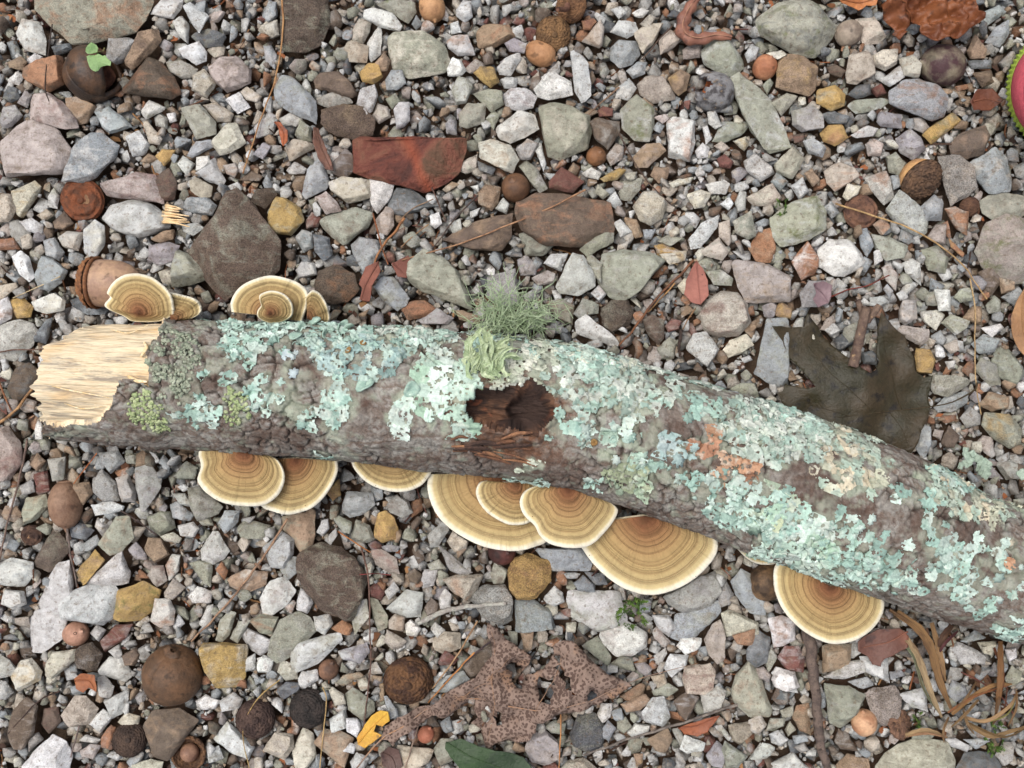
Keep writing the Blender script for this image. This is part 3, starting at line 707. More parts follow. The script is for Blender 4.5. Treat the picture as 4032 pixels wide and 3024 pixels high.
'C2': """
GP 170,290 210,290 460,290 520,380 500,435 260,430
PV 370,620 380,560 500,550 680,560 700,700 740,740 700,800 560,810 480,760 400,720|big pale layered block with the moss tuft growing beside it
WK 575,840 590,800 740,750 860,820 850,900 770,955 670,960 600,900|pinkish white rough block just below the moss tuft
EM 970,590 1000,570 1160,480 1280,440 1310,580 1250,670 1090,690 1000,640|big mauve grey stone under the edge of the widest fungus
GV 1020,840 1050,700 1260,670 1300,620 1320,690 1260,750 1180,830 1080,860|blue green grey slab below the big mauve grey stone
PG 230,590 290,530 340,570 350,620 290,650 240,630
GD 410,510 470,460 540,520 540,570 440,555
GP 350,450 400,440 450,450 430,480 370,480
DG 480,440 600,450 620,520 540,520
RK 330,680 400,650 400,720 350,720
PM 900,710 1000,710 1045,780 1000,840 930,790
KP 900,800 930,780 1010,870 980,900 910,850
WO 1050,900 1080,850 1200,850 1190,910 1100,945
KM 1220,860 1270,770 1320,740 1345,850 1340,980 1300,1010 1240,940
CV 1330,700 1380,680 1550,750 1550,820 1480,830 1360,840
OT 1400,830 1540,800 1530,900 1430,890
DG 1480,920 1560,810 1630,850 1610,1000 1540,1030 1480,980
VP 1590,980 1640,910 1670,960 1620,1060
EB 1305,590 1360,500 1410,580 1380,640 1320,660
GV 1390,500 1450,420 1530,460 1600,570 1600,700 1500,690 1420,590
WP 970,1030 1010,950 1120,960 1100,1030 1020,1090
ME 790,1010 850,1000 900,1040 860,1090 810,1060
VD 640,1010 700,960 770,970 790,1060 700,1040
VE 500,870 560,840 640,960 620,1020 540,960 460,900
PB 910,960 980,910 990,950 950,1020 920,1010
BR 1100,1030 1250,1010 1285,1060 1270,1160 1210,1195 1110,1180 1090,1100
BT 890,1090 970,1070 990,1130 930,1165
VP 900,1180 990,1130 1060,1170 1000,1215 910,1210
TO 690,1210 830,1130 860,1150 840,1210 760,1250
NP 1030,1240 1110,1185 1190,1220 1110,1360 1060,1320
PB 1200,1200 1300,1150 1350,1180 1310,1300 1220,1310
VT 1395,1170 1420,1080 1500,985 1560,1050 1640,1290 1620,1330 1500,1330 1410,1250|large triangular olive tan stone left of the thick grey stick
KM 1545,1040 1590,1030 1635,1080 1620,1125 1560,1100
WK 1640,1110 1670,1035 1780,1060 1810,1150 1740,1185 1660,1150
DE 1640,1230 1680,1165 1740,1180 1740,1260
TB 700,1260 850,1200 890,1240 820,1300 740,1310
PV 835,1310 900,1220 970,1220 1005,1340 960,1400 850,1360
WB 550,1340 580,1260 650,1260 640,1340 580,1390
GM 590,1410 620,1360 670,1410 630,1490 590,1470
VE 680,1370 730,1340 770,1400 720,1440 680,1410
PB 740,1440 790,1380 880,1390 870,1430 780,1470
TN 870,1480 990,1410 1020,1480 980,1560 920,1550
WP 1070,1540 1100,1450 1150,1470 1225,1500 1210,1550 1120,1565
MP 1235,1580 1300,1495 1370,1560 1330,1650 1260,1640
VP 1330,1550 1350,1490 1490,1590 1430,1659 1360,1659
EP 1020,1420 1060,1410 1100,1470 1060,1510
PV 1280,1400 1330,1390 1390,1470 1370,1490
BN 1370,1390 1500,1370 1520,1440 1440,1510 1390,1480
BP 1500,1360 1570,1330 1610,1390 1560,1450 1490,1420
VP 1610,1420 1660,1350 1720,1380 1660,1430
PG 1630,1460 1700,1420 1738,1490 1700,1520 1640,1500
EB 1490,1610 1570,1500 1660,1540 1620,1590
DVr 390,1440 440,1330 540,1320 600,1410 590,1520 480,1550 410,1510|dark grainy grey rounded stone below the speckled oak leaf
KM 110,1540 150,1440 230,1420 300,1480 310,1590 230,1640 150,1620
BVr 370,1620 470,1590 560,1660 540,1720 380,1720
TY 780,1570 840,1570 840,1620 800,1650
VP 230,1400 290,1360 360,1380 350,1450 270,1440
TB 80,810 160,810 150,920 100,940
VN 0,810 60,810 60,890 20,900
""",
'C3': """
WO 150,730 230,715 310,740 310,860 240,890 180,900|white and rust quartz stone beside the lowest right fungus
RP 205,970 250,900 330,900 370,970 360,1060 260,1040
TV 480,900 560,880 660,890 650,1040 530,1050 490,1060
PV 490,1090 640,1000 720,990 740,1060 620,1110
PG 720,970 880,960 890,1120 800,1080 750,1060
GD 900,1060 970,1050 1000,1080 910,1110
GD 640,1120 760,1090 800,1130 720,1160
VE 500,1140 640,1150 740,1200 690,1340 600,1400 530,1370
KNr 750,1200 800,1160 930,1150 975,1210 960,1330 860,1390 790,1330|lumpy pinkish grey stone right of the thick grey stick
PV 940,1200 1060,1180 1120,1150 1140,1310 1040,1280
GV 1260,1190 1290,1110 1370,1150 1380,1190 1300,1255
PM 1290,930 1330,880 1440,920 1490,960 1490,1010 1350,1010
WK 1620,920 1690,910 1690,970 1640,1000
CV 1450,880 1560,870 1540,960 1480,940
VE 1620,1100 1660,1020 1720,1060 1700,1130 1640,1150
VC 820,1640 880,1550 960,1500 1110,1470 1240,1500 1300,1600 1290,1740 820,1740|largest pale green rock at the bottom edge under the dry grass
VE 1040,1420 1110,1395 1200,1440 1150,1480 1040,1480
DN 1310,1650 1370,1560 1530,1560 1590,1640 1560,1740 1320,1740
EB 1560,1580 1600,1500 1660,1500 1660,1600 1610,1640
PG 1250,1480 1310,1470 1400,1520 1380,1560 1290,1530
NE 560,1500 580,1410 640,1440 700,1550 600,1540
TK 570,1640 640,1570 760,1600 760,1659 740,1700 580,1700
TO 300,1340 320,1270 400,1260 410,1450 340,1420
VP 220,1300 300,1270 300,1330 240,1350
VO 130,1430 160,1350 250,1350 240,1400
PG 150,1450 210,1420 270,1480 220,1520
VE 250,1420 280,1365 320,1420 270,1460
GP 300,1460 370,1445 390,1490 310,1510
EP 310,1530 370,1500 400,1550 350,1565
PV 20,1610 110,1500 190,1530 160,1580
NE 170,1220 200,1160 280,1200 260,1260 200,1250
WB 165,1070 200,1030 320,1130 330,1190 260,1180
PG 150,1630 290,1560 400,1659 190,1700
GP 1360,1480 1460,1470 1530,1490 1440,1540
GV 1340,870 1430,800 1500,850 1380,880
""",
'B1': """
VC 965,150 980,80 1080,0 1180,30 1270,110 1350,320 1340,345 1200,280 1080,240 990,190|big pale cream green stone left of the beard lichen
GV 750,210 800,150 870,150 960,270 940,320 890,350 800,280|blue grey lump right of the brick red leaf scraps
ON 920,340 980,290 1060,290 1130,340 1080,390 960,410
MP 1020,410 1140,340 1240,400 1200,440 1050,440
PM 260,100 300,50 380,60 390,130 280,150
NOr 380,180 400,110 520,70 620,130 650,220 580,300 480,310 400,260|crumbly dark brown clod behind the double fungus
TV 1250,350 1300,350 1410,390 1400,440 1280,410
BP 850,400 890,380 920,430
GP 640,40 660,0 760,0 740,100 680,110
EM 1460,150 1620,100 1640,300 1530,330 1450,260
YO 450,1480 530,1400 540,1500 490,1540
""",
'B2': """
VE 570,180 590,10 720,-20 880,0 960,50 880,150 780,240 720,290 640,260|big smooth olive stone right of the beard lichen
MB 60,40 110,10 180,60 170,130 80,130
PE 220,60 270,0 370,0 330,110 260,80
KP 150,150 240,105 295,130 280,180 190,195
PV 300,200 400,0 470,20 540,120 540,200 440,255 330,240|pale grey pentagon shaped stone between the beard lichen and the olive stone
VP 490,30 520,5 585,60 580,180 540,140
PK 520,250 570,200 610,250 570,300
VE 410,370 470,280 560,310 560,370 450,400
NVr 580,340 660,280 730,280 780,370 750,440 640,480 590,440
PW 420,430 480,390 560,440 690,560 660,580 540,540 430,500
NV 830,400 900,380 970,420 970,520 930,560 870,500
RK 980,450 1020,400 1075,420 1060,470 1000,485
CT 1055,200 1100,150 1130,210 1090,250
KT 1400,70 1420,40 1500,40 1590,60 1738,140 1738,290 1620,280 1480,300 1430,200|big smooth pinkish tan block above the dark oak leaf
BRo 1180,390 1240,290 1330,240 1420,250 1480,320 1500,420 1420,510 1310,510 1240,480|rounded beige stone with a dark rust stain, left of the dark oak leaf
PB 1110,590 1150,500 1230,490 1310,590 1240,700 1160,640
CV 1320,620 1380,540 1480,500 1530,570 1450,620 1370,650
GV 1530,740 1560,600 1600,420 1738,410 1738,800 1680,820 1600,790|big blue green stone partly under the left lobe of the dark oak leaf
VP 1230,110 1330,100 1400,150 1390,200 1280,190
VE 930,590 1000,520 1050,540 1030,650 950,650
VE 1380,840 1450,800 1530,810 1560,890 1480,900
WP 1450,650 1500,630 1520,660 1470,680
VT 240,300 330,280 410,320 400,440 300,400
CY 940,0 1110,-20 1100,40 1010,70
""",
'B3': """
PW 980,60 1040,30 1090,60 1100,200 1060,150 1000,120
PB 970,230 1010,155 1080,190 1000,270
KP 850,90 900,65 950,130 940,230 880,170
PE 780,270 860,260 900,300 830,330 780,320
GP 860,220 890,190 925,230 900,280
EB 960,350 980,290 1070,290 1070,400 1000,440 960,420
CP 1085,360 1200,350 1245,380 1190,470 1110,420
VP 1225,430 1280,375 1390,410 1380,460 1310,500
WW 1180,225 1270,230 1285,350 1210,350
KB 945,480 990,445 1140,470 1140,530 1090,570 1010,530
GP 1160,510 1220,475 1255,530 1230,570 1170,550
KB 1240,570 1310,530 1320,600 1280,620
YT 1055,640 1070,590 1150,600 1185,660 1160,740 1070,730|yellow stone in the right hand notch of the dark oak leaf
VP 1160,820 1170,760 1310,760 1395,790 1370,820 1260,890 1180,870
GP 1180,950 1260,880 1390,850 1380,930 1290,980 1210,985
PE 1245,670 1310,660 1310,710 1270,720
VE 1430,720 1470,650 1560,690 1560,780 1590,810 1520,820
VG 1540,680 1570,580 1650,600 1720,700 1738,740 1680,810 1590,770
TV 1460,940 1520,860 1640,890 1630,960 1540,980
VY 1470,1070 1500,990 1640,1000 1720,1090 1720,1180 1640,1205 1540,1150
EV 1340,1020 1400,950 1460,1000 1460,1060 1380,1080
KP 1430,1180 1480,1130 1540,1140 1560,1250 1530,1270
NT 1220,1170 1270,1070 1340,1130 1300,1200 1240,1200
KP 1170,1130 1180,1090 1235,1100 1220,1160
GP 1060,1200 1110,1060 1160,1080 1160,1200 1110,1280
EN 1560,1310 1600,1270 1690,1300 1690,1390 1620,1400
MP 1490,1300 1530,1310 1610,1400 1500,1390
VE 620,460 700,420 700,540 650,550 610,500
DG 720,620 790,600 830,640 820,690 740,680
KW 470,470 500,410 550,380 565,420 530,480
ME 350,250 400,170 500,170 530,260 510,320 360,330
TY 180,370 220,295 290,340 280,400 200,390
PG 530,190 580,150 640,200 600,220
TN 1360,400 1420,320 1470,330 1470,440
WC 1470,460 1590,430 1610,460 1540,520
GM 1410,560 1480,500 1580,540 1550,610 1460,620
NK 1450,120 1530,85 1590,170 1530,270 1470,220
TB 1580,150 1670,170 1670,230 1600,245
VP 1500,320 1550,260 1590,290 1590,360 1520,370
GP 1600,270 1700,200 1738,260 1690,340
VP 1300,270 1340,220 1420,210 1420,290 1340,300
VE 1110,250 1190,230 1200,320 1130,320
"""}
# nuts: region, x, y, radius (region px), length ratio, axis angle in plan (deg), axis tilt up (deg), shell colour, mottle colour, kind, label
NUTS = [
('A0',580,460,178,1.0,20,50,(52,42,36),(86,62,44),'open','cracked open blackish hickory shell with a green sprout over it'),
('C0',1075,1080,188,1.0,80,25,(104,76,54),(82,62,46),'crack','large round brown nut split by two dark cracks'),
('A3',1230,410,128,1.12,175,10,(70,48,50),(128,118,100),'tip','glossy dark purple acorn without cap, below the orange leaf'),
('A3',125,420,76,1.05,60,45,(176,124,92),(150,98,70),'tip','shiny copper coloured round nut left of the chunky tan stone'),
('A2',1275,575,128,1.1,165,10,(132,130,130),(70,66,66),'hole','grey striped nut with a ragged hole showing orange inside'),
('A3',645,205,82,1.05,20,20,(150,136,120),(118,104,92),'tip','small grey beige nut between the olive green stone and the orange leaf'),
('A1',1625,1168,92,1.0,120,60,(104,74,52),(84,60,44),'tip','dull brown round nut above the largest rusty slab'),
('A2',550,975,63,1.0,40,60,(128,88,58),(100,70,48),'tip','small brown ball shaped nut below the big blocky beige green stone'),
('A2',200,335,80,1.25,-25,5,(176,132,94),(150,108,74),'tip','tan nut with a ragged pointed tip below the scaly acorn cap'),
('A1',1110,45,84,1.15,-80,10,(182,140,100),(156,116,82),'tip','smooth tan nut cut by the top edge left of the scaly acorn caps'),
('C3',740,1378,82,1.05,100,20,(196,156,122),(166,120,90),'tip','peach coloured nut touching the lumpy pinkish stone'),
('C0',475,820,80,1.05,20,40,(180,138,116),(150,112,92),'wormhole','pinkish tan nut with a small worm hole'),
('C0',410,20,108,1.45,-85,8,(134,106,86),(112,84,66),'tip','drop shaped brown nut pointing down, in the lower left gravel'),
('C1',465,1045,64,1.05,60,30,(122,90,70),(86,64,52),'tip','small brown nut right of the long jagged pale slab'),
('C2',1600,500,112,1.1,70,10,(128,100,72),(72,56,42),'tip','mottled brown nut tucked under the lower right fungus'),
('C1',1540,310,88,1.0,0,60,(86,50,44),(64,40,36),'tip','dark chestnut brown nut half under the big left fungus'),
('C1',1070,1450,52,1.1,60,20,(186,122,96),(150,92,70),'tip','small orange pink nut under the stalk of the speckled oak leaf'),
]
# acorn caps: region, x, y, radius, axis lean angle, lean amount (deg), colour, second colour, kind, label
CAPS = [
('A0',515,1245,138,-80,12,(124,72,46),(92,60,44),'flat','flat rusty brown acorn cap, like a disc, near the left edge'),
('A2',280,215,112,-70,20,(132,100,68),(96,72,50),'scaly','scaly tan acorn cap at the top, nearest to the tan nut'),
('A2',400,40,104,200,35,(126,92,64),(92,66,48),'scaly','scaly acorn cap cut by the top edge with a stem to its right'),
('A3',1090,1110,138,-62,48,(110,84,64),(78,60,48),'scaly','tilted brown acorn cap with a tan nut showing behind it'),
('A3',720,1320,113,0,5,(116,84,66),(86,62,52),'flat','dull brown flat acorn cap crossed by the long straw'),
('C1',960,1105,155,-60,12,(104,74,50),(66,46,36),'scaly','large rough brown acorn cap with a rusty centre'),
('C1',345,1285,122,100,15,(62,54,50),(40,36,34),'scaly','blackish rough acorn cap in the lower middle'),
('C0',1590,1350,122,30,15,(84,66,58),(60,46,42),'scaly','dark brown rough acorn cap left of the blackish one'),
('C0',1185,1555,104,-20,0,(112,82,58),(80,58,44),'cup','upturned acorn cup with a small nut inside'),
('C0',810,1480,108,60,15,(80,64,54),(58,46,40),'scaly','dark scaly acorn cap left of the dark brown jagged stone'),
('A3',1395,1285,64,-90,25,(104,76,58),(76,54,44),'scaly','small brown acorn cap left of the big mossy pinkish stone'),
('C0',200,210,70,-60,15,(92,68,54),(60,44,38),'flat','small dark acorn cap with a pit in the middle, near the left edge'),
('C3',960,1385,98,30,35,(122,92,74),(84,62,50),'ridged','shrivelled brown cap with ridges beside the peach nut'),
]
# twigs: radius in px, colour, second colour, label, points (region x,y)
TWIGS = [
(5,(52,42,38),(70,56,48),'thin dark twig left of the cracked hickory shell','A0',[(325,150),(300,330),(280,540),(305,628)]),
(6,(176,134,90),(140,100,66),'long straight pine needle hanging down from the top edge','A1',[(172,-30),(180,200),(130,500),(40,750),(-70,1080)]),
(5,(96,76,62),(70,56,48),'short dark twig slanting between pale stones at the top','A2',[(1020,160),(920,270),(830,375)]),
(6,(140,112,88),(110,86,68),'tan twig above the big blocky beige green stone','A2',[(690,545),(600,620),(500,712)]),
(5,(92,74,62),(70,56,50),'thin dark twig running down through the upper right gravel','A2',[(690,830),(770,980),(870,1130),(1020,1280)]),
(6,(170,130,98),(130,96,72),'long thin stem crossing the largest rusty slab','A1',[(2060,1180),(1850,1290),(1580,1400),(1300,1510),(920,1620)]),
(6,(140,86,56),(110,70,48),'reddish brown twig just left of the thick forked twig','A1',[(740,1325),(780,1480),(835,1645)]),
(9,(160,112,74),(124,84,56),'thick brown forked twig below the red flat rock','A1',[(935,1355),(880,1440),(800,1530),(750,1640)]),
(5,(96,72,60),(74,56,50),'short twig hanging from the lower right of the red flat rock','A1',[(1105,1165),(1150,1270),(1195,1385)]),
(6,(84,70,62),(62,52,48),'dark slanting twig right of the small white cube','A1',[(1390,1215),(1260,1350),(1110,1550)]),
(4,(150,124,100),(120,96,76),'fine pale rootlet below the red flat rock','A1',[(1115,1240),(1000,1290),(895,1375)]),
(4,(160,126,92),(126,96,70),'short straw pointing to the slate below the red rock','A1',[(1085,1395),(1000,1460),(915,1540)]),
(6,(184,152,106),(150,120,82),'long straw sweeping down to the right edge above the oak leaf','A3',[(565,1268),(800,1340),(1050,1430),(1230,1540),(1370,1660),(1430,1750),(1510,1860)]),
(5,(186,156,112),(150,124,88),'thin vertical straw right of the dark oak leaf','B3',[(1403,150),(1432,330),(1432,600),(1445,850),(1470,1000)]),
(9,(88,62,48),(120,78,52),'long dark twig slanting down to the log right of the beard lichen','B2',[(1160,40),(950,250),(820,420),(690,572)]),
(5,(186,146,98),(150,112,74),'pale straw lying along the long dark twig','B2',[(1040,180),(960,270),(870,362)]),
(4,(150,116,84),(120,92,66),'short tan straw below the reddish brown leaf','B2',[(1165,335),(1120,410),(1088,470)]),
(13,(74,60,52),(56,46,42),'stubby dark stick end close above the log','B2',[(1078,475),(1068,560),(1072,645)]),
(11,(176,138,96),(130,96,66),'thick pale stick at the left edge beside the bare wood','B0',[(-60,1080),(60,1005),(160,890),(272,768)]),
(7,(140,92,62),(110,74,52),'rust coloured twig at the left edge above the thick pale stick','B0',[(-20,760),(25,870),(65,975)]),
(5,(112,84,70),(90,68,58),'thin brown twig pointing at the bare wood end','B0',[(-20,612),(130,596),(270,590)]),
(8,(120,98,86),(92,76,68),'grey brown twig running down the left edge','B0',[(168,1145),(150,1280),(100,1480),(30,1740),(-10,1950)]),
(4,(184,110,64),(150,88,54),'orange straw below the left end of the log','B0',[(602,1238),(540,1320),(458,1432)]),
(4,(196,176,140),(160,140,108),'pale straw above the pale grey left stone','B0',[(375,140),(240,205),(78,276)]),
(8,(112,98,90),(84,74,68),'short grey twig beside the longest whitish rock','C0',[(420,170),(440,330),(480,532)]),
(8,(160,128,102),(124,96,76),'slanting tan twig ending above the round cracked nut','C0',[(1790,110),(1550,470),(1370,690),(1190,872)]),
(4,(180,152,100),(150,122,78),'curved straw right of the dark brown rough acorn cap','C0',[(1742,1108),(1620,1210),(1540,1330),(1512,1460),(1555,1680)]),
(6,(84,68,60),(64,52,48),'short dark twig in the left middle below the log','C0',[(750,60),(850,120),(975,212)]),
(5,(60,46,42),(80,60,50),'thin blackish twig in the lower left corner','C0',[(372,1180),(230,1250),(50,1445)]),
(6,(120,104,98),(92,80,74),'short grey twig at the lower left bottom edge','C0',[(495,1395),(465,1500),(440,1590)]),
(6,(112,84,72),(86,66,58),'long thin upright twig left of the large rough acorn cap','C1',[(668,285),(710,480),(722,760),(725,1000),(700,1250),(680,1440)]),
(4,(128,60,56),(100,50,48),'short wine red twig crossing the long upright twig','C1',[(655,456),(750,450),(855,457)]),
(5,(184,120,68),(150,94,56),'short orange straw below the mustard yellow stone','C1',[(522,185),(620,250),(725,318)]),
(4,(196,164,112),(160,132,88),'pale straw standing left of the yellow leaf','C1',[(428,1155),(450,1250),(430,1450),(408,1680)]),
(6,(176,142,106),(140,108,80),'pale straw slanting below the lichen crusted stick','C1',[(1390,742),(1270,950),(1110,1165)]),
(6,(186,128,74),(150,100,60),'orange straw lying on the large rough acorn cap side','C1',[(1372,938),(1220,1100),(1085,1255)]),
(6,(72,58,58),(56,46,48),'dark purple stem behind the orange straw','C1',[(1470,872),(1330,990),(1180,1135)]),
(5,(150,128,112),(120,100,88),'grey stem under the speckled oak leaf','C1',[(1030,1370),(990,1500),(930,1680)]),
(10,(128,118,108),(92,84,78),'long grey weathered stick left of the thick grey stick at the bottom','C2',[(1425,1265),(1050,1390),(750,1480),(470,1582)]),
(5,(188,132,84),(150,104,66),'orange straw standing under the speckled leaf at the bottom','C2',[(318,1190),(328,1400),(318,1680)]),
(36,(112,96,86),(84,72,66),'thick grey barked stick running down to the bottom edge','C3',[(395,790),(425,1050),(455,1350),(480,1560),(500,1720)]),
(17,(150,142,134),(180,178,166),'pale lichen crusted stick below the log','C1',[(1025,765),(1150,700),(1320,655),(1560,640)]),
(9,(110,104,98),(86,80,76),'grey stem standing in the beard lichen','B1',[(1400,170),(1435,320),(1445,480)]),
(5,(120,52,40),(96,46,38),'dark red stem with torn tip above the oak leaf','B3',[(520,272),(640,225),(770,195),(900,130)]),
(5,(98,60,52),(120,70,56),'dark wine red stem between the dry grass blades','C3',[(1350,1060),(1480,1130),(1600,1220),(1680,1330)]),
]
FORK = ('B3',[(675,700),(715,520),(760,330)],[(735,400),(705,285)],[(760,420),(840,318)])
LEAVES = [
# name, label, region, outline, midrib, colours (base, second, spots), style, curl, z lift
('oak_leaf','large dark olive oak leaf with pointed lobes lying against the log','B3',
 [(1150,950),(1145,900),(1165,800),(1172,760),(1120,772),(1080,742),(1060,720),(1040,640),(1010,570),(990,510),(955,490),(930,470),(880,420),(835,362),(825,430),(820,500),(822,580),(825,660),(800,720),(760,742),(710,710),(660,660),(600,620),(540,560),(480,480),(430,420),(388,365),(372,452),(290,458),(220,450),(155,452),(200,500),(240,570),(270,640),(310,680),(350,720),(370,760),(400,790),(430,830),(380,840),(300,820),(248,808),(240,850),(200,868),(230,930),(250,990),(330,1060),(470,1120),(560,1160),(700,1200),(850,1230),(960,1225),(1020,1240),(1060,1180),(1080,1100),(1110,1050)],
 [[(1400,800),(1385,850),(1280,920),(1150,950),(980,970),(780,990),(560,1015)],[(780,990),(640,850),(500,720),(390,560)],[(980,970),(920,760),(870,560),(840,400)],[(1150,950),(1140,860),(1165,775)],[(900,985),(960,1080),(1010,1200)],[(640,1010),(480,960),(300,890)]],
 ((46,43,28),(60,50,34),(28,25,23)),'smooth',.007,.003),
('oak_leaf','brown oak leaf covered in dark speckles at the bottom','C1',
 [(790,1470),(820,1400),(900,1330),(1000,1290),(1100,1260),(1200,1190),(1300,1130),(1380,1080),(1430,1020),(1480,960),(1480,880),(1450,800),(1455,745),(1500,770),(1530,790),(1560,850),(1620,890),(1670,920),(1730,965),(1700,1050),(1680,1110),(1740,1090),(1800,1040),(1870,960),(1862,912),(1870,880),(1930,858),(1980,860),(2030,900),(2080,960),(2140,1000),(2190,1040),(2280,1080),(2340,1120),(2280,1170),(2200,1220),(2080,1270),(1910,1310),(1830,1340),(1760,1370),(1750,1430),(1700,1500),(1640,1530),(1560,1520),(1500,1540),(1440,1560),(1420,1530),(1400,1440),(1350,1400),(1390,1370),(1360,1330),(1370,1280),(1300,1300),(1200,1340),(1130,1330),(1080,1350),(1000,1390),(920,1430),(870,1510),(840,1470)],
 [[(620,1665),(720,1550),(820,1450),(1000,1340),(1250,1240),(1500,1260),(1750,1280),(2000,1230),(2280,1120),(2520,1040),(2720,940)],[(1500,1260),(1480,1100),(1500,900),(1480,790)],[(1750,1280),(1850,1120),(1950,920)],[(1500,1260),(1480,1400),(1450,1530)],[(1250,1240),(1400,1150),(1600,950)]],
 ((130,110,98),(162,124,94),(78,60,52)),'speckle',.012,.006),
('leaf','shiny dark green fresh leaf cut by the bottom edge','C1',
 [(1195,1490),(1290,1470),(1400,1515),(1500,1540),(1600,1560),(1680,1592),(1722,1640),(1738,1680),(1700,1740),(1400,1740),(1290,1670),(1235,1600),(1190,1530)],
 [[(1195,1490),(1330,1570),(1500,1640),(1700,1720)]],((42,58,36),(54,72,44),(34,48,30)),'smooth',.003,.006),
('leaf','torn yellow leaf left of the speckled oak leaf','C1',
 [(640,1470),(690,1390),(730,1330),(790,1290),(835,1300),(845,1360),(800,1400),(760,1392),(745,1430),(795,1452),(740,1500),(690,1530),(650,1510)],
 [[(650,1500),(720,1420),(830,1310)]],((204,164,66),(186,136,54),(112,84,48)),'smooth',.002,.003),
('leaf','crumpled glossy orange brown leaf at the top right','A3',
 [(820,60),(900,10),(970,-20),(1300,-40),(1400,20),(1412,100),(1428,165),(1350,220),(1300,260),(1200,270),(1140,300),(1090,260),(1070,180),(1030,130),(1000,180),(960,240),(920,285),(890,240),(930,200),(850,130)],
 [[(840,40),(950,60),(1040,120),(1130,170),(1280,180)]],((96,54,34),(128,78,48),(62,38,28)),'wet',.008,.006),
('leaf','flat scrap of orange brown leaf cut by the top edge','A3',
 [(575,0),(640,-40),(850,-40),(820,30),(760,30),(715,62),(680,40),(600,20)],[[(600,0),(720,10),(830,-20)]],((172,110,66),(140,84,50),(100,62,42)),'wet',.002,.006),
('leaf','maroon brown leaf under the dry grass beside the fungus','C3',
 [(700,870),(760,830),(830,790),(950,780),(1010,830),(1005,900),(930,940),(860,970),(835,1022),(790,1010),(760,960),(700,930)],
 [[(1000,800),(880,870),(720,910)]],((98,66,56),(120,78,62),(66,46,42)),'smooth',.004,.003),
('leaf','reddish brown oval leaf with dark dots right of the long dark twig','B2',
 [(1165,48),(1210,90),(1240,170),(1242,260),(1190,322),(1130,300),(1095,250),(1110,170),(1130,110)],
 [[(1165,48),(1180,160),(1190,320)]],((158,104,90),(134,86,76),(92,58,52)),'dots',.003,.003),
('leaf_scrap','brick red leaf scrap right of the crumbly dark clod','B1',
 [(700,80),(780,50),(792,110),(740,200),(722,300),(660,290),(680,220),(655,190)],[[(780,50),(700,190),(670,290)]],((128,80,66),(110,68,56),(100,62,54)),'dots',.003,.004),
('leaf_scrap','small brick red leaf scrap left of the big pale cream stone','B1',
 [(860,60),(960,10),(975,60),(950,150),(890,140)],[[(870,60),(950,140)]],((124,78,66),(106,66,56),(100,62,54)),'dots',.002,.004),
('leaf','plain tan leaf cut by the right edge','B3',
 [(1750,200),(1690,300),(1650,400),(1660,500),(1700,600),(1770,670),(1830,600),(1830,260)],[[(1750,210),(1720,400),(1770,660)]],((162,124,86),(138,102,70),(110,82,60)),'smooth',.003,.004),
('leaf','rust brown leaf piece under the long grey weathered stick','C2',
 [(1055,1412),(1200,1370),(1315,1328),(1290,1380),(1240,1440),(1180,1470),(1100,1450)],[[(1060,1410),(1180,1400),(1310,1335)]],((142,84,56),(120,70,50),(86,54,42)),'smooth',.003,.003),
('leaf','narrow brown curled leaf left of the red flat rock','A1',
 [(372,790),(400,800),(440,900),(500,1062),(445,1055),(400,980),(368,880)],[[(380,800),(420,920),(480,1055)]],((112,74,58),(90,62,50),(66,46,40)),'smooth',.005,.004),
('leaf','small rust coloured curled leaf beside the slanting blue grey slab','A1',
 [(128,758),(165,762),(205,810),(212,880),(185,918),(165,860),(150,800)],[[(130,760),(180,820),(190,910)]],((160,90,56),(134,74,48),(100,60,44)),'smooth',.004,.004),
('leaf','mauve brown crumpled leaf above the dark oak leaf','B3',
 [(405,190),(470,175),(530,200),(520,270),(500,310),(430,335),(400,290),(430,250)],[[(410,200),(470,250),(500,310)]],((132,110,112),(110,88,92),(84,66,70)),'smooth',.004,.006),
('leaf_scrap','rust coloured leaf scrap at the lower left beside a cream stone','C0',
 [(470,1100),(510,1065),(600,1070),(625,1170),(560,1150),(530,1180),(480,1160)],[[(475,1110),(560,1110),(610,1160)]],((148,92,58),(126,76,50),(96,60,44)),'smooth',.003,.006),
('leaf_scrap','dark red brown leaf scrap below the pink shoe','A3',
 [(1390,640),(1440,560),(1530,560),(1600,630),(1530,690),(1420,690)],[[(1400,640),(1500,620),(1590,640)]],((92,56,44),(112,68,50),(66,42,36)),'smooth',.003,.004),
('leaf_scrap','dark brown torn leaf below the stalk of the speckled oak leaf','C1',
 [(790,1560),(840,1530),(900,1540),(930,1640),(880,1690),(800,1640)],[[(800,1560),(860,1600),(890,1680)]],((96,74,66),(80,60,54),(60,46,42)),'smooth',.003,.003),
]
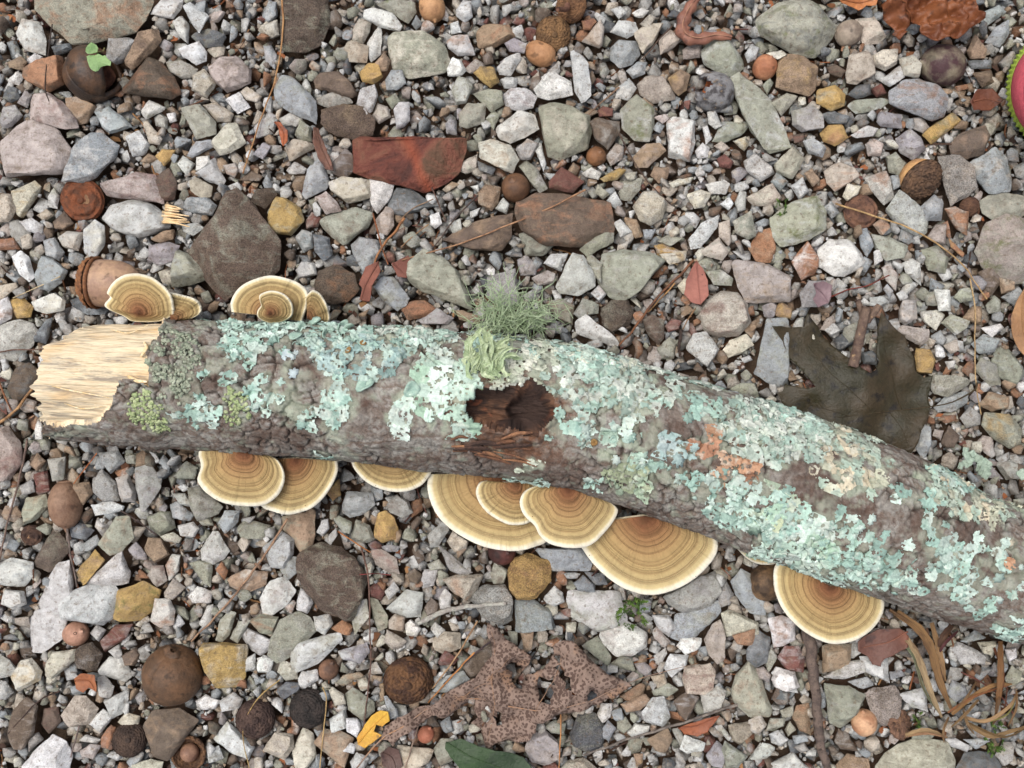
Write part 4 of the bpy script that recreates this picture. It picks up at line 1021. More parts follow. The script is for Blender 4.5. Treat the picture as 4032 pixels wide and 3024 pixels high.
# bracket fungi: region, outline, origin, height of the shelf (m), closed?, label
FUNGI = [
('B0',[(1085,350),(1075,290),(1058,245),(1020,200),(950,147),(890,126),(830,120),(760,135),(700,180),(665,240),(684,268),(650,315),(680,348),(770,388),(830,420),(990,420),(1075,385)],(860,372),.030,1,'round ochre ringed fungus standing left above the bare wood'),
('B0',[(1050,235),(1130,253),(1200,273),(1245,308),(1245,370),(1150,420)],(1060,420),.0265,0,'pale fungus mostly hidden behind the round one at the upper left'),
('B1',[(-140,360),(-145,300),(-110,230),(-50,180),(40,145),(110,134),(200,150),(280,182),(330,232),(335,300),(300,420)],(95,385),.0275,0,'wide arched tan fungus at the back of the upper cluster'),
('B1',[(45,320),(33,262),(70,236),(120,228),(180,245),(222,282),(242,330),(235,385),(180,420),(100,430),(30,400),(20,360)],(95,372),.034,1,'small fungus with rusty centre in front of the arched one'),
('B1',[(325,262),(345,238),(370,225),(410,245),(440,290),(463,345),(470,410),(430,440)],(330,405),.029,0,'narrow fungus at the right of the upper cluster'),
('B0',[(1290,1165),(1250,1195),(1235,1250),(1250,1320),(1228,1400),(1250,1450),(1300,1500),(1380,1545),(1480,1566),(1580,1570),(1660,1555),(1730,1500),(1765,1430),(1768,1360),(1735,1290),(1680,1245),(1660,1170)],(1520,1225),.031,0,'shell shaped fungus at the lower left with a rusty brown centre'),
('B1',[(520,1290),(521,1350),(490,1430),(430,1520),(360,1580),(280,1610),(200,1622),(110,1600),(50,1572),(20,1500),(30,1280)],(255,1270),.024,0,'fan shaped fungus overlapped by the lower left shell shaped one'),
('B1',[(600,1270),(612,1315),(640,1360),(700,1420),(780,1460),(870,1480),(960,1475),(1040,1440),(1085,1390),(1120,1330)],(840,1190),.024,0,'shallow fungus showing only its outer edge below the log'),
('B1',[(1085,1370),(1078,1450),(1100,1545),(1140,1625),(1210,1700),(1300,1762),(1420,1818),(1530,1842),(1640,1848),(1738,1825),(1830,1780),(1900,1640)],(1560,1370),.021,0,'broad fungus lying beneath its two overlapping neighbours'),
('B1',[(1440,1410),(1400,1425),(1380,1480),(1400,1545),(1450,1608),(1520,1655),(1600,1686),(1700,1676),(1760,1620),(1790,1480),(1760,1400)],(1630,1425),.0265,0,'small fan fungus in the middle of the three stacked ones'),
('B2',[(340,1405),(280,1425),(180,1440),(105,1475),(75,1530),(82,1590),(112,1640),(165,1690),(200,1755),(260,1802),(360,1828),(470,1826),(535,1798),(595,1740),(652,1670),(682,1610),(676,1575),(620,1535),(520,1490),(430,1430)],(372,1452),.032,1,'uppermost fungus of the stacked three with a wavy outline'),
('C2',[(380,150),(440,260),(500,350),(560,420),(640,490),(720,540),(820,575),(910,582),(1010,560),(1120,510),(1220,430),(1290,340),(1306,270),(1290,190)],(850,90),.024,0,'widest fungus with many rings at the middle bottom of the log'),
('C2',[(1400,270),(1430,300),(1480,350),(1540,385),(1610,395),(1670,385),(1700,340)],(1570,200),.0225,0,'thin sliver of fungus peeping out under mint lichen'),
('C3',[(210,360),(185,420),(180,480),(190,560),(230,660),(300,750),(400,830),(510,880),(600,886),(700,860),(790,800),(850,720),(870,640),(850,560)],(530,525),.027,0,'half round fungus farthest right under the log'),
]
# lichen on the log: centre, half sizes (photo px / 1.8228), rotation, kind, cover
LICHEN = [
(505,692,85,20,4,'mint',.8),(600,735,105,34,3,'mint',.85),(492,795,52,30,-20,'mint',.7),(566,850,38,42,60,'mint',.6),
(770,772,84,40,5,'blue',.95),(727,865,32,52,0,'mint',.75),(700,905,50,20,-12,'mint',.65),(865,895,26,46,15,'leaf',.9),
(968,842,66,84,-15,'leaf',.95),(780,725,230,24,3,'mint',.85),(900,722,90,18,5,'grey',.7),(1112,805,44,38,0,'cream',.9),
(1138,792,42,46,0,'cream',.8),(1330,825,118,62,14,'grey',.95),(1290,800,90,50,10,'mint',.5),(1238,921,46,38,0,'mint',.85),(1364,922,52,28,0,'mint',.8),
(1348,972,48,28,10,'leaf',.9),(1454,968,58,24,10,'blueleaf',.85),(1361,1030,55,34,25,'olive',.7),(1506,880,42,34,0,'mint',.8),
(1640,935,80,52,28,'grey',.95),(1555,975,62,48,30,'tan',.8),(1600,1030,50,34,20,'tan',.6),(1585,1085,110,46,28,'mint',.85),(1700,1160,110,56,22,'leaf',.8),
(1695,935,85,50,28,'grey',.9),(1840,1000,68,62,30,'tangrey',.85),(1945,1067,20,22,0,'mint',.8),(2106,1068,105,46,18,'tangrey',.7),
(1660,1088,52,38,0,'yellow',.7),(1795,1180,185,74,22,'mint',.8),(2025,1170,34,88,-10,'mint',.75),(2110,1244,86,78,20,'mint',.6),(2178,1357,34,28,0,'mint',.8),
(2170,1190,36,40,0,'tan',.5),(373,783,50,76,0,'crust',.75),(330,888,48,34,20,'ycrust',.9),(413,884,58,34,25,'mint',.7),(512,877,26,38,0,'ycrust',.7),
(1200,760,160,18,6,'mint',.75),(1110,1040,60,12,4,'mint',.5),(1150,1005,36,14,5,'cream',.7),(1250,765,120,26,8,'cream',.5),(1480,800,90,20,20,'grey',.7),(1720,905,70,22,26,'mint',.6),
(700,985,40,10,10,'mint',.35),(1300,1045,40,14,15,'mint',.5),(420,660,40,16,0,'mint',.5),(1660,1250,70,24,25,'mint',.6),(1760,1265,60,20,25,'mint',.4),
(860,760,40,16,0,'grey',.6),(1050,760,50,20,0,'mint',.5),(630,790,20,26,10,'flat',.9),(1180,830,24,40,0,'grey',.5),(1420,1010,60,20,20,'mint',.35),(2060,1030,50,26,20,'mint',.7),
]
# ---------------------------------------------------------------- ground
gx = 1.6; n = 60; xs = np.linspace(-gx, gx, n); X, Y = np.meshgrid(xs, xs); far = np.clip(np.hypot(X, Y)-.35, 0, 9)
v = np.stack([X, Y, -.001+far*(vn(np.stack([X*9, Y*9, X*0], -1).reshape(-1,3)).reshape(X.shape)-.5)*.03], -1).reshape(-1,3)
idx = np.arange(n*n).reshape(n,n); f = np.stack([idx[:-1,:-1], idx[:-1,1:], idx[1:,1:], idx[1:,:-1]], -1).reshape(-1,4)
tag(obj('ground', npmesh('ground', v, f), M_SOIL), 'dark brown soil showing between the gravel', kind='structure')

# ---------------------------------------------------------------- height map of the gravel
CELL = .0005; HX, HY = .262, .205; GW, GH = int(2*HX/CELL), int(2*HY/CELL)
Hm = np.zeros((GH, GW)); MASK = np.zeros((GH, GW), bool)
def cell(x, y): return int((x+HX)/CELL), int((y+HY)/CELL)
def fill_poly(pts, top, mask=True):
    a = np.asarray(pts); x0,y0 = cell(*a.min(0)); x1,y1 = cell(*a.max(0)); x0,y0 = max(x0,0),max(y0,0); x1,y1 = min(x1+1,GW),min(y1+1,GH)
    if x1 <= x0 or y1 <= y0: return
    gx_, gy_ = np.meshgrid(-HX+(np.arange(x0,x1)+.5)*CELL, -HY+(np.arange(y0,y1)+.5)*CELL)
    m = pip(a, gx_, gy_); sub = Hm[y0:y1,x0:x1]; sub[m] = np.maximum(sub[m], top)
    if mask: MASK[y0:y1,x0:x1] |= m
def hq(x, y, r, q=80):
    i, j = cell(x, y); k = max(1, int(r/CELL)); s_ = Hm[max(0,j-k):max(1,j+k+1), max(0,i-k):max(1,i+k+1)]
    return float(np.percentile(s_, q)) if s_.size else .006

# ---------------------------------------------------------------- stones
PAL = {'W':(214,213,209),'P':(190,189,183),'G':(148,155,158),'E':(158,154,146),'D':(94,98,102),'B':(186,170,148),'C':(202,194,168),'T':(166,130,94),
       'Y':(186,148,80),'O':(162,110,76),'R':(122,72,62),'K':(172,154,142),'M':(150,142,144),'N':(110,88,70),'V':(152,152,128)}
WORD = {'W':'white','P':'pale grey','G':'blue grey','E':'grey','D':'dark grey','B':'beige','C':'cream','T':'tan','Y':'yellowish','O':'orange brown',
        'R':'dark red','K':'pinkish','M':'mauve grey','N':'brown','V':'green grey'}
ALB = .9
for k_, c_ in PAL.items():
    g_ = sum(c_)/3; sat_ = .78 if k_ in 'YOR' else .62; PAL[k_] = tuple(min(255, g_+(x-g_)*sat_+6) for x in c_)
def hull_bm(pts):
    bm = bmesh.new()
    for p in pts: bm.verts.new(p)
    r = bmesh.ops.convex_hull(bm, input=bm.verts)
    dead = [e for e in r['geom_interior']+r['geom_unused'] if isinstance(e, bmesh.types.BMVert)]
    bmesh.ops.delete(bm, geom=list(set(dead)), context='VERTS')
    bmesh.ops.dissolve_limit(bm, angle_limit=math.radians(9), verts=bm.verts, edges=bm.edges)
    return bm
def stone_mesh(poly, h, rough, seed, rounded=False):
    r = random.Random(seed); n = len(poly); cx = sum(p[0] for p in poly)/n; cy = sum(p[1] for p in poly)/n
    size = max(max(abs(p[0]-cx), abs(p[1]-cy)) for p in poly)
    ta, tl = r.uniform(0, 6.28), r.uniform(.05, .55); k = r.uniform(.45, .9); sx, sy = r.uniform(-.16,.16)*size, r.uniform(-.16,.16)*size
    pts = []
    for i, (x, y) in enumerate(poly):
        lean = ((x-cx)*math.cos(ta)+(y-cy)*math.sin(ta))/size
        pts.append((x, y, h*(r.uniform(-.1,.25)+.3*tl*lean)))
        kk = k*r.uniform(.74, 1.12)
        tx, ty = cx+(x-cx)*kk+sx, cy+(y-cy)*kk+sy
        pts.append((tx, ty, h*(.8+tl*lean*kk+r.uniform(-.1,.1))))
        pts.append((cx+(x-cx)*.72, cy+(y-cy)*.72, -h*r.uniform(.5,.8)))
    if rounded:
        for i, (x, y) in enumerate(poly):
            pts.append((cx+(x-cx)*.9, cy+(y-cy)*.9, h*.45)); pts.append((cx+(x-cx)*.5, cy+(y-cy)*.5, h*.98))
    bm = hull_bm(pts)
    bmesh.ops.bevel(bm, geom=list(bm.edges), offset=size*(.16 if rounded else .032), offset_type='OFFSET', segments=2 if rounded else 1, profile=.6, affect='EDGES', clamp_overlap=True)
    bmesh.ops.triangulate(bm, faces=bm.faces)
    target = max(size/9, .0008)
    for _ in range(3):
        es = [e for e in bm.edges if e.calc_length() > target*1.5]
        if not es or len(bm.verts) > 2200: break
        bmesh.ops.subdivide_edges(bm, edges=es, cuts=1); bmesh.ops.triangulate(bm, faces=[q for q in bm.faces if len(q.verts) > 3])
    o3 = Vector((r.uniform(-50,50), r.uniform(-50,50), r.uniform(-50,50))); bm.normal_update()
    A = size*(.075 if rough else .05); f1 = 1.6/size; f2 = 5.5/size
    for v_ in bm.verts:
        d = mn.noise(v_.co*f1+o3)*A + (mn.turbulence(v_.co*f1*1.7+o3, 3, True)-.75)*A*.9 + (mn.noise(v_.co*2500)*.00022 if rough else 0)
        v_.co += v_.normal*(d-A*.2)
    me = bpy.data.meshes.new('stone'); bm.to_mesh(me); bm.free(); me.shade_smooth(); me.set_sharp_from_angle(angle=math.radians(32)); return me
def tint(me, code, r, gr=0, mo=0, wet=False):
    def j(c): 
        a = np.array(lin(PAL[c]))*ALB*r.uniform(.86, 1.12); return a*np.array([r.uniform(.97,1.04), 1, r.uniform(.95,1.04)])
    n_ = len(me.vertices); attr(me, 'tint', np.tile(j(code[0]), (n_,1))); attr(me, 'stain', np.tile(j(code[1]), (n_,1)))
    fattr(me, 'grain', np.full(n_, gr)); fattr(me, 'moss', np.full(n_, mo))
ST = []
for t, txt in STONES.items():
    for line in txt.strip().split('\n'):
        body, _, lab = line.partition('|'); parts = body.split(); code = parts[0]
        px = [tp(t, *map(float, q.split(','))) for q in parts[1:]]
        a = np.array(px); ar = .5*abs(np.dot(a[:,0], np.roll(a[:,1],1))-np.dot(a[:,1], np.roll(a[:,0],1)))
        ST.append([ar, code, px, lab, a.mean(0)])
ST.sort(key=lambda q: -q[0])
# the red rock: large, flat, with a step, set first
RED = [tp('A1',*p) for p in [(640,872),(700,855),(940,860),(1100,868),(1305,864),(1312,960),(1272,1080),(1180,1150),(1060,1192),(960,1172),(880,1105),(700,1092),(632,1080)]]
ST.insert(0, [9e9, 'RO', RED, 'flat brick red rock with a bright orange streak in the upper middle', np.mean(RED, 0)])
def on_log(u, v):
    d = u/1.8228; c = np.interp(d, [100,300,600,900,1100,1250,1400,1560,1700,1900,2050,2212,2500],[820,825,839,861,881,900,943,1001,1050,1125,1193,1242,1350]); return abs(v/1.8228-c) < 118 and d > 115
def direction(du, dv):
    a = math.degrees(math.atan2(dv, du)) % 360
    return ['right of','below and right of','below','below and left of','left of','above and left of','above','above and right of'][int((a+22.5)//45) % 8]
LM = [('round ochre ringed fungus',560,1190),('bare wood end',400,1450),('upper fungus cluster',1080,1180),('beard lichen',2040,1180),('lower left shell shaped fungus',950,1860),
      ('widest fungus',2560,2180),('farthest right fungus',3260,2300),('dry grass tuft',3700,2650),('dark oak leaf',3350,1500),('speckled oak leaf',2000,2680),('pink shoe',4010,360),
      ('orange brown leaf',3660,120),('whole acorn',430,1110),('thick grey stick',3210,2700),('yellow leaf',1470,2870),('fresh green leaf',1920,2960),('moss tuft',2500,2390),('lichen crusted stick',1830,2420)]
for q in NUTS: LM.append((q[-1].split(' with')[0].split(' above')[0].split(' touching')[0].split(' under')[0].split(' cut ')[0].split(' below')[0].split(' left')[0].split(' right')[0].split(' between')[0].split(',')[0].split(' tucked')[0].split(' pointing')[0].split(' split')[0].split(' half')[0],)+tp(q[0],q[1],q[2]))
for q in CAPS: LM.append((q[-1].split(' with')[0].split(' crossed')[0].split(',')[0].split(' at the')[0].split(' in the')[0].split(' left')[0].split(' cut')[0].split(' beside')[0],)+tp(q[0],q[1],q[2]))
for q in ST:
    if q[3]:
        nm = q[3]
        for w in (' with',' above',' below',' at the',' beside',' near',' right of',' left of',' between',' under',' touched',' leaning',',',' cut',' lying',' crossed',' half',' partly',' in the',' just',' on the',' close',' seen',' touching',' behind',' covered',' against'): nm = nm.split(w)[0]
        LM.append((nm, q[4][0], q[4][1]))
names = [q[0] for q in LM]; LM = [q for q in LM if names.count(q[0]) == 1]
used = set()
def art(nm): return nm if nm.startswith('the ') else 'the '+nm
def shape_word(px):
    a = np.array(px); c = a-a.mean(0); w = np.sqrt(np.maximum(np.linalg.eigvalsh(np.cov(c.T)), 1)); r = w[1]/w[0]
    return ('long narrow' if r > 2.1 else 'long' if r > 1.6 else 'three sided' if len(px) == 3 else 'squarish' if len(px) == 4 and r < 1.35 else 'angular')
def auto_label(code, px, c, ar):
    col = WORD[code[0]] if code[0] == code[1] else WORD[code[0]]+' and '+WORD[code[1]] if code[1] in 'ORYKN' and code[0] != code[1] else WORD[code[0]]
    base = f"{col} {shape_word(px)} stone"
    near = sorted(LM, key=lambda q: (q[1]-c[0])**2+(q[2]-c[1])**2)
    k0 = next(i for i, q in enumerate(near) if math.hypot(q[1]-c[0], q[2]-c[1]) > 30)
    a = near[k0]; b = near[k0+1]
    l1 = f"{base} {direction(c[0]-a[1], c[1]-a[2])} {art(a[0])}"
    for l in (l1, l1+f", {direction(c[0]-b[1], c[1]-b[2])} {art(b[0])}"):
        if l not in used and len(l.split()) <= 16 and l != l1: used.add(l); return l
    for q in near[k0+1:k0+9]:
        l = f"{base} {direction(c[0]-a[1], c[1]-a[2])} {art(a[0])}, {direction(c[0]-q[1], c[1]-q[2])} {art(q[0])}"
        if l not in used and len(l.split()) <= 16: used.add(l); return l
    for w_ in ('small ','little ','slim ','plain ','bare '):
        for q in near[k0:k0+6]:
            l = w_+base+' '+direction(c[0]-q[1], c[1]-q[2])+' '+art(q[0])
            if l not in used and len(l.split()) <= 16: used.add(l); return l
    return l
small_pool = []; count = 0; extra = []
# nuts and caps claim their ground first
def claim(t, x, y, rad): 
    c = W(*tp(t,x,y), .008); r = rad*K*S
    fill_poly([(c.x+.9*r*math.cos(a), c.y+.9*r*math.sin(a)) for a in np.linspace(0,6.28,16)], .012)
for si, (ar, code, px, lab, c) in enumerate(ST):
    if on_log(*c) and not lab: continue
    rr = random.Random(si*31+5); u, v_ = c; a = np.array(px)-c
    ev = np.sqrt(np.maximum(np.linalg.eigvalsh(np.cov(a.T)), 1)); mind = 2.0*ev[0]*1.35*S
    h = mind*rr.uniform(.26, .42); h = min(h, .0105)
    if lab.startswith('flat brick'): h = .005
    zeq = max(.0075+rr.uniform(-.001,.0022), h*.6)
    cw = W(u, v_, zeq); kz = (CAMH-zeq)/CAMH*S
    poly = [(q[0]*kz*1.12, -q[1]*kz*1.12) for q in a]
    me = stone_mesh(poly, h, 'r' in code, si+1, 'o' in code)
    tint(me, code, rr, 1. if 'r' in code else rr.choice([0,0,.2,.4]), 1. if 'm' in code else 0)
    zrot = Matrix()
    if lab.startswith('flat brick'): red_me = me
    tall = zeq+h*.75
    fill_poly([(cw.x+p[0], cw.y+p[1]) for p in poly], tall)
    if count < 299:
        o = obj('stone', me, M_STONE, loc=cw, smooth=False); count += 1
        if lab.startswith('flat brick'): red_o = o
        tag(o, lab or auto_label(code, px, c, ar), 'stone', 'stones of the gravel')
    else: extra.append((me, cw))
for q in NUTS: claim(*q[:4])
for q in CAPS: claim(*q[:4])
claim('B0', 660, 180, 130)

# filler gravel: dropped one by one on the height map, all in one mesh
BASE = []
for k in range(70):
    r = random.Random(900+k); ax = (1, r.uniform(.6,.95), r.uniform(.42,.75)); m_ = r.randint(9, 14)
    pts = []
    for _ in range(m_):
        p = Vector((r.gauss(0,1), r.gauss(0,1), r.gauss(0,1))).normalized(); q = 2.6
        s_ = (abs(p.x)**q+abs(p.y)**q+abs(p.z)**q)**(-1/q); p = p*s_*r.uniform(.88,1.05); pts.append((p.x*ax[0], p.y*ax[1], p.z*ax[2]))
    bm = hull_bm(pts); bmesh.ops.bevel(bm, geom=list(bm.edges), offset=.045, offset_type='OFFSET', segments=1, affect='EDGES', clamp_overlap=True)
    bmesh.ops.triangulate(bm, faces=bm.faces); bm.verts.index_update()
    BASE.append((np.array([v_.co[:] for v_ in bm.verts]), np.array([[q.index for q in f_.verts] for f_ in bm.faces]), ax)); bm.free()
CODES = list('PPPPPPWWWGGGGGEEEEEEBBBBBCCVVVVVTTTTNNNOOKKMDDR'); STAINS = list('PPEGBTNOVWK')
VV=[]; FF=[]; TT=[]; SS=[]; base = 0
for me, cw in extra:
    n_ = len(me.vertices); c_ = np.empty(n_*3, np.float32); me.vertices.foreach_get('co', c_); c_ = c_.reshape(-1,3)+np.array(cw)
    me.calc_loop_triangles(); f_ = np.empty(len(me.loop_triangles)*3, np.int32); me.loop_triangles.foreach_get('vertices', f_)
    for nm, L in (('tint',TT),('stain',SS)):
        q = np.empty(n_*4, np.float32); me.attributes[nm].data.foreach_get('color', q); L.append(q.reshape(-1,4)[:,:3])
    VV.append(c_); FF.append(f_.reshape(-1,3)+base); base += n_; bpy.data.meshes.remove(me)
GRIT = list('PPPWGGEEEBBBTTTNNNDVVK')
def scatter(count_, rlo, rhi, limit, K_=7, bias=1.5):
    global base
    op = None
    for i in range(count_):
        if i % 250 == 0:
            op = np.argwhere((~MASK) & (Hm < limit))
            if len(op) < 60: return i
        a = rlo+(rhi-rlo)*rnd.random()**bias; bi = rnd.randrange(len(BASE)); bv, bf, ax = BASE[bi]; ry = a*(ax[1]+1)/2; rc = a*ax[2]; kk = max(2, int(a/CELL))
        g = np.arange(-kk, kk+1)*CELL; gx_, gy_ = np.meshgrid(g, g); d2 = (gx_**2+gy_**2)/(ry*ry); foot = d2 < 1; prof = rc*np.sqrt(np.clip(1-d2, 0, 1)); best = None
        for _ in range(K_):
            j, ii = op[rnd.randrange(len(op))]
            if j < kk or ii < kk or j+kk >= GH or ii+kk >= GW: continue
            sub = Hm[j-kk:j+kk+1, ii-kk:ii+kk+1]; mk = MASK[j-kk:j+kk+1, ii-kk:ii+kk+1]
            if (mk & foot).sum() > .5*foot.sum(): continue
            fr = foot & ~mk; z = (sub+prof)[fr]; zc = .55*z.max()+.45*z.mean()
            if best is None or zc < best[0]: best = (zc, j, ii, fr)
        if best is None: continue
        zc, j, ii, fr = best
        if zc > limit+.5*rc+.004: continue
        sub = Hm[j-kk:j+kk+1, ii-kk:ii+kk+1]; sub[fr] = np.maximum(sub[fr], (zc+prof*.9)[fr])
        R = Matrix.Rotation(rnd.uniform(0,6.28),3,'Z') @ Matrix.Rotation(rnd.gauss(0,.32),3,'X') @ Matrix.Rotation(rnd.gauss(0,.32),3,'Y') @ Matrix.Rotation(rnd.uniform(0,6.28),3,'Z')
        x, y = -HX+(ii+.5)*CELL, -HY+(j+.5)*CELL
        VV.append((bv*a) @ np.array(R).T+np.array((x, y, zc))); FF.append(bf+base); base += len(bv)
        c1 = np.array(lin(PAL[rnd.choice(CODES if rhi > .002 else GRIT)]))*ALB*rnd.uniform(.72,1.1); c2 = np.array(lin(PAL[rnd.choice(STAINS)]))*ALB*rnd.uniform(.7,1.05)
        TT.append(np.tile(c1, (len(bv),1))); SS.append(np.tile(c2, (len(bv),1)))
    return count_
scatter(1500, .0026, .0048, .0028)
scatter(5200, .0024, .0046, .0086, bias=1.0)
scatter(7500, .0014, .0036, .0090, bias=1.2)
scatter(10000, .0006, .0017, .0078, K_=4)
VV = np.concatenate(VV); FF = np.concatenate(FF); gm = npmesh('gravel', VV, FF)
attr(gm, 'tint', np.concatenate(TT)); attr(gm, 'stain', np.concatenate(SS)); fattr(gm, 'grain', np.full(len(VV), .2)); fattr(gm, 'moss', np.zeros(len(VV)))
tag(obj('gravel', gm, M_STONE, smooth=False), 'small mixed grey, beige and brown gravel filling in between the larger stones', kind='stuff')
print('gravel tris', len(FF), 'stones', count, 'extra', len(extra))
# red rock's own look: flow bands of orange over brick red
s = N('red_rock', .7, .3); q = s.pos(); w1 = s.noise(70, 5, .6, None, 1.0)
sv = s.n('ShaderNodeVectorMath', operation='SUBTRACT'); s.l(q, sv.inputs[0]); p0 = W(*tp('A1',960,900),.01); sv.inputs[1].default_value = p0
sx = s.n('ShaderNodeSeparateXYZ'); s.l(sv.outputs[0], sx.inputs[0])
dd = s.math('ABSOLUTE', s.math('ADD', s.math('ADD', sx.outputs[0], s.math('MULTIPLY', sx.outputs[1], .45)), s.math('MULTIPLY', s.math('SUBTRACT', w1, .5), .006)))
c = s.ramp(w1, [(.35,rgba((74,44,37))),(.48,rgba((104,58,47))),(.56,rgba((116,74,58))),(.66,rgba((90,66,50)))])
c = s.mix(s.ramp(dd, [(.0003,.6),(.0016,0.)]), c, rgba((148,74,48))); s.col(c); s.bump(s.math('ADD', w1, s.noise(500,5,.6)), .0018)
red_o.data.materials[0] = s.m
# ---------------------------------------------------------------- the log
D = 1.8228
LX = np.array([40,100,300,600,900,1100,1250,1400,1560,1700,1900,2050,2212,2500.]); LC = np.array([818,820,825,839,861,881,902,943,1001,1050,1125,1193,1242,1350.])
LR = np.array([128,130,135,144,151,150,153,153,153,159,160,143,136,134.])
LZ = 250*S*.92
def spine():
    xs_ = np.linspace(121, 2480, 400); c_ = np.interp(xs_, LX, LC); r_ = np.interp(xs_, LX, LR)
    ker = np.hanning(41); ker /= ker.sum(); pad = lambda a: np.concatenate([2*a[0]-a[20:0:-1], a, 2*a[-1]-a[-2:-22:-1]])
    c_ = np.convolve(pad(c_), ker, 'valid'); r_ = np.convolve(pad(r_), ker, 'valid'); k = (CAMH-.029)/CAMH*S
    r = r_*D*k; return (xs_*D-2016)*k, (1512-c_*D)*k, r
sx_, sy_, sr_ = spine(); arc = np.concatenate([[0], np.cumsum(np.hypot(np.diff(sx_), np.diff(sy_)))])
NS, NT = 1000, 260
sa = np.linspace(0, arc[-1], NS); cxs = np.interp(sa, arc, sx_); cys = np.interp(sa, arc, sy_); crs = np.interp(sa, arc, sr_)
tx = np.gradient(cxs, sa); ty = np.gradient(cys, sa); tn = np.hypot(tx, ty); tx /= tn; ty /= tn
th = np.linspace(0, 2*math.pi, NT, endpoint=False); SA, TH = np.meshgrid(sa, th, indexing='ij')
CX, CY, CR = (np.repeat(a[:,None], NT, 1) for a in (cxs, cys, crs)); TXs, TYs = np.repeat(tx[:,None], NT, 1), np.repeat(ty[:,None], NT, 1)
ZC = CR+.0035
def place(R, ds=0):
    # theta 0 = towards the top of the picture, pi/2 = up
    return np.stack([CX-TYs*R*np.cos(TH)+TXs*ds, CY+TXs*R*np.cos(TH)+TYs*ds, ZC+R*np.sin(TH)*.97], -1)
P0 = place(CR); kz = CAMH/(CAMH-P0[...,2])/S; PU, PV_ = 2016+P0[...,0]*kz, 1512-P0[...,1]*kz; top_half = np.sin(TH) > -.25
ring = np.stack([np.cos(TH)*.026, np.sin(TH)*.026], -1)              # seamless noise coordinates round the stem
q3 = np.stack([SA, ring[...,0], ring[...,1]], -1).reshape(-1,3); sh = SA.shape
nz = lambda f, o=4, sd=0, st=1.: fbm(q3*np.array([f*st, f, f]), o, sd).reshape(sh)
wob = (nz(28, 3, 3)-.5)*.0045
arcl = TH*.026
wx = SA/.0075+(nz(140, 3, 5)-.5)*1.6; wy = arcl/.0052+(nz(140, 3, 6)-.5)*1.6
per = int(round(2*math.pi*.026/.0052)); wy = wy*per/(2*math.pi*.026/.0052)
f1, f2, pid = worley(np.stack([wx.ravel(), np.mod(wy.ravel(), per)], -1), 4); f1, f2, pid = f1.reshape(sh), f2.reshape(sh), pid.reshape(sh)
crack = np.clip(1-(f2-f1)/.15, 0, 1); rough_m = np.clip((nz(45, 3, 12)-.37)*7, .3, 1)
wf1, wf2, pid2 = worley(np.stack([(SA/.0026+nz(300,2,8)*1.2).ravel(), (arcl/.0021+nz(300,2,9)*1.2).ravel()], -1), 14); c2 = np.clip(1-(wf2-wf1).reshape(sh)/.2, 0, 1)
R = CR+wob-crack*rough_m*.0019-c2*.00025*rough_m+(pid-.5)*.0006*rough_m+(nz(500,4,15)-.5)*.0006+(nz(160,4,16)-.5)*.0008
# bare wood at the broken end
bare_px = [tp('B0',*p) for p in [(100,250),(990,250),(1008,400),(1005,440),(985,520),(940,560),(920,600),(914,690),(922,760),(925,838),(870,800),(810,770),(735,785),(722,850),(700,900),(672,950),(640,1000),(600,1040),(560,1060),(480,1078),(330,1075),(240,1065),(100,1010)]]
jj = (nz(260,4,21)-.5)*34; jv = (nz(260,4,22)-.5)*50
bare = pip(bare_px, PU+jj, PV_+jv) & top_half
bare |= (np.cos(TH) > .3) & (np.sin(TH) <= .25) & (PU+jj < tp('B0',1000,0)[0]) & (np.sin(TH) > -.5)
fib = fbm(np.stack([SA.ravel()*26, arcl.ravel()*1500, q3[:,0]*0], -1), 4, 31).reshape(sh)
Rb = CR-.0020+wob*.6+(fib-.5)*.0006+(fbm(np.stack([SA.ravel()*55, arcl.ravel()*330, q3[:,0]*0], -1), 3, 33).reshape(sh)-.5)*.0017
lip = (np.abs(PU+jj-tp('B0',960,0)[0]) < 60)*np.exp(-((PU+jj-tp('B0',960,0)[0])/40)**2)*.0008
R = np.where(bare, Rb, R+lip*(~bare))
# knot hole
hx, hy = tp('B2', 135, 975); gxk, gyk = tp('B1', 1560, 965)
def ell(cx, cy, rx, ry, rot=0):
    a = math.radians(rot); dx, dy = PU-cx, PV_-cy; X_ = (dx*math.cos(a)+dy*math.sin(a))/rx; Y_ = (-dx*math.sin(a)+dy*math.cos(a))/ry; return np.hypot(X_, Y_)
wn = (nz(220,3,41)-.5)*.35
eh = ell(hx, hy, 92, 96)+wn; eg = ell(gxk, gyk, 175, 92, 4)+wn; ew = np.minimum(eg/.92, eh/1.02)+(nz(150,4,47)-.5)*.75+(nz(420,3,48)-.5)*.35
ss = lambda x, a, b: np.clip((x-a)/(b-a), 0, 1)**2*(3-2*np.clip((x-a)/(b-a), 0, 1))
knot = (ew < 1) & top_half
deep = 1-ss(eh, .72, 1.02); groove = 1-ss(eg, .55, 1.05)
fibk = fbm(np.stack([SA.ravel()*60, (arcl.ravel()+.0015*np.sin(SA.ravel()*220))*900, q3[:,0]*0], -1), 4, 44).reshape(sh)
Rk = CR-.0012-groove*.0048-deep*.0060+(fibk-.5)*.0042+(1-ss(np.abs(eh-1.15), 0, .3))*.0022*(eg > .9)
R = R+.0022*np.exp(-((ew-1.12)/.16)**2)*top_half*(.5+vn(q3*np.array([300,300,300]), 49).reshape(sh)); R = np.where(knot, Rk, R)
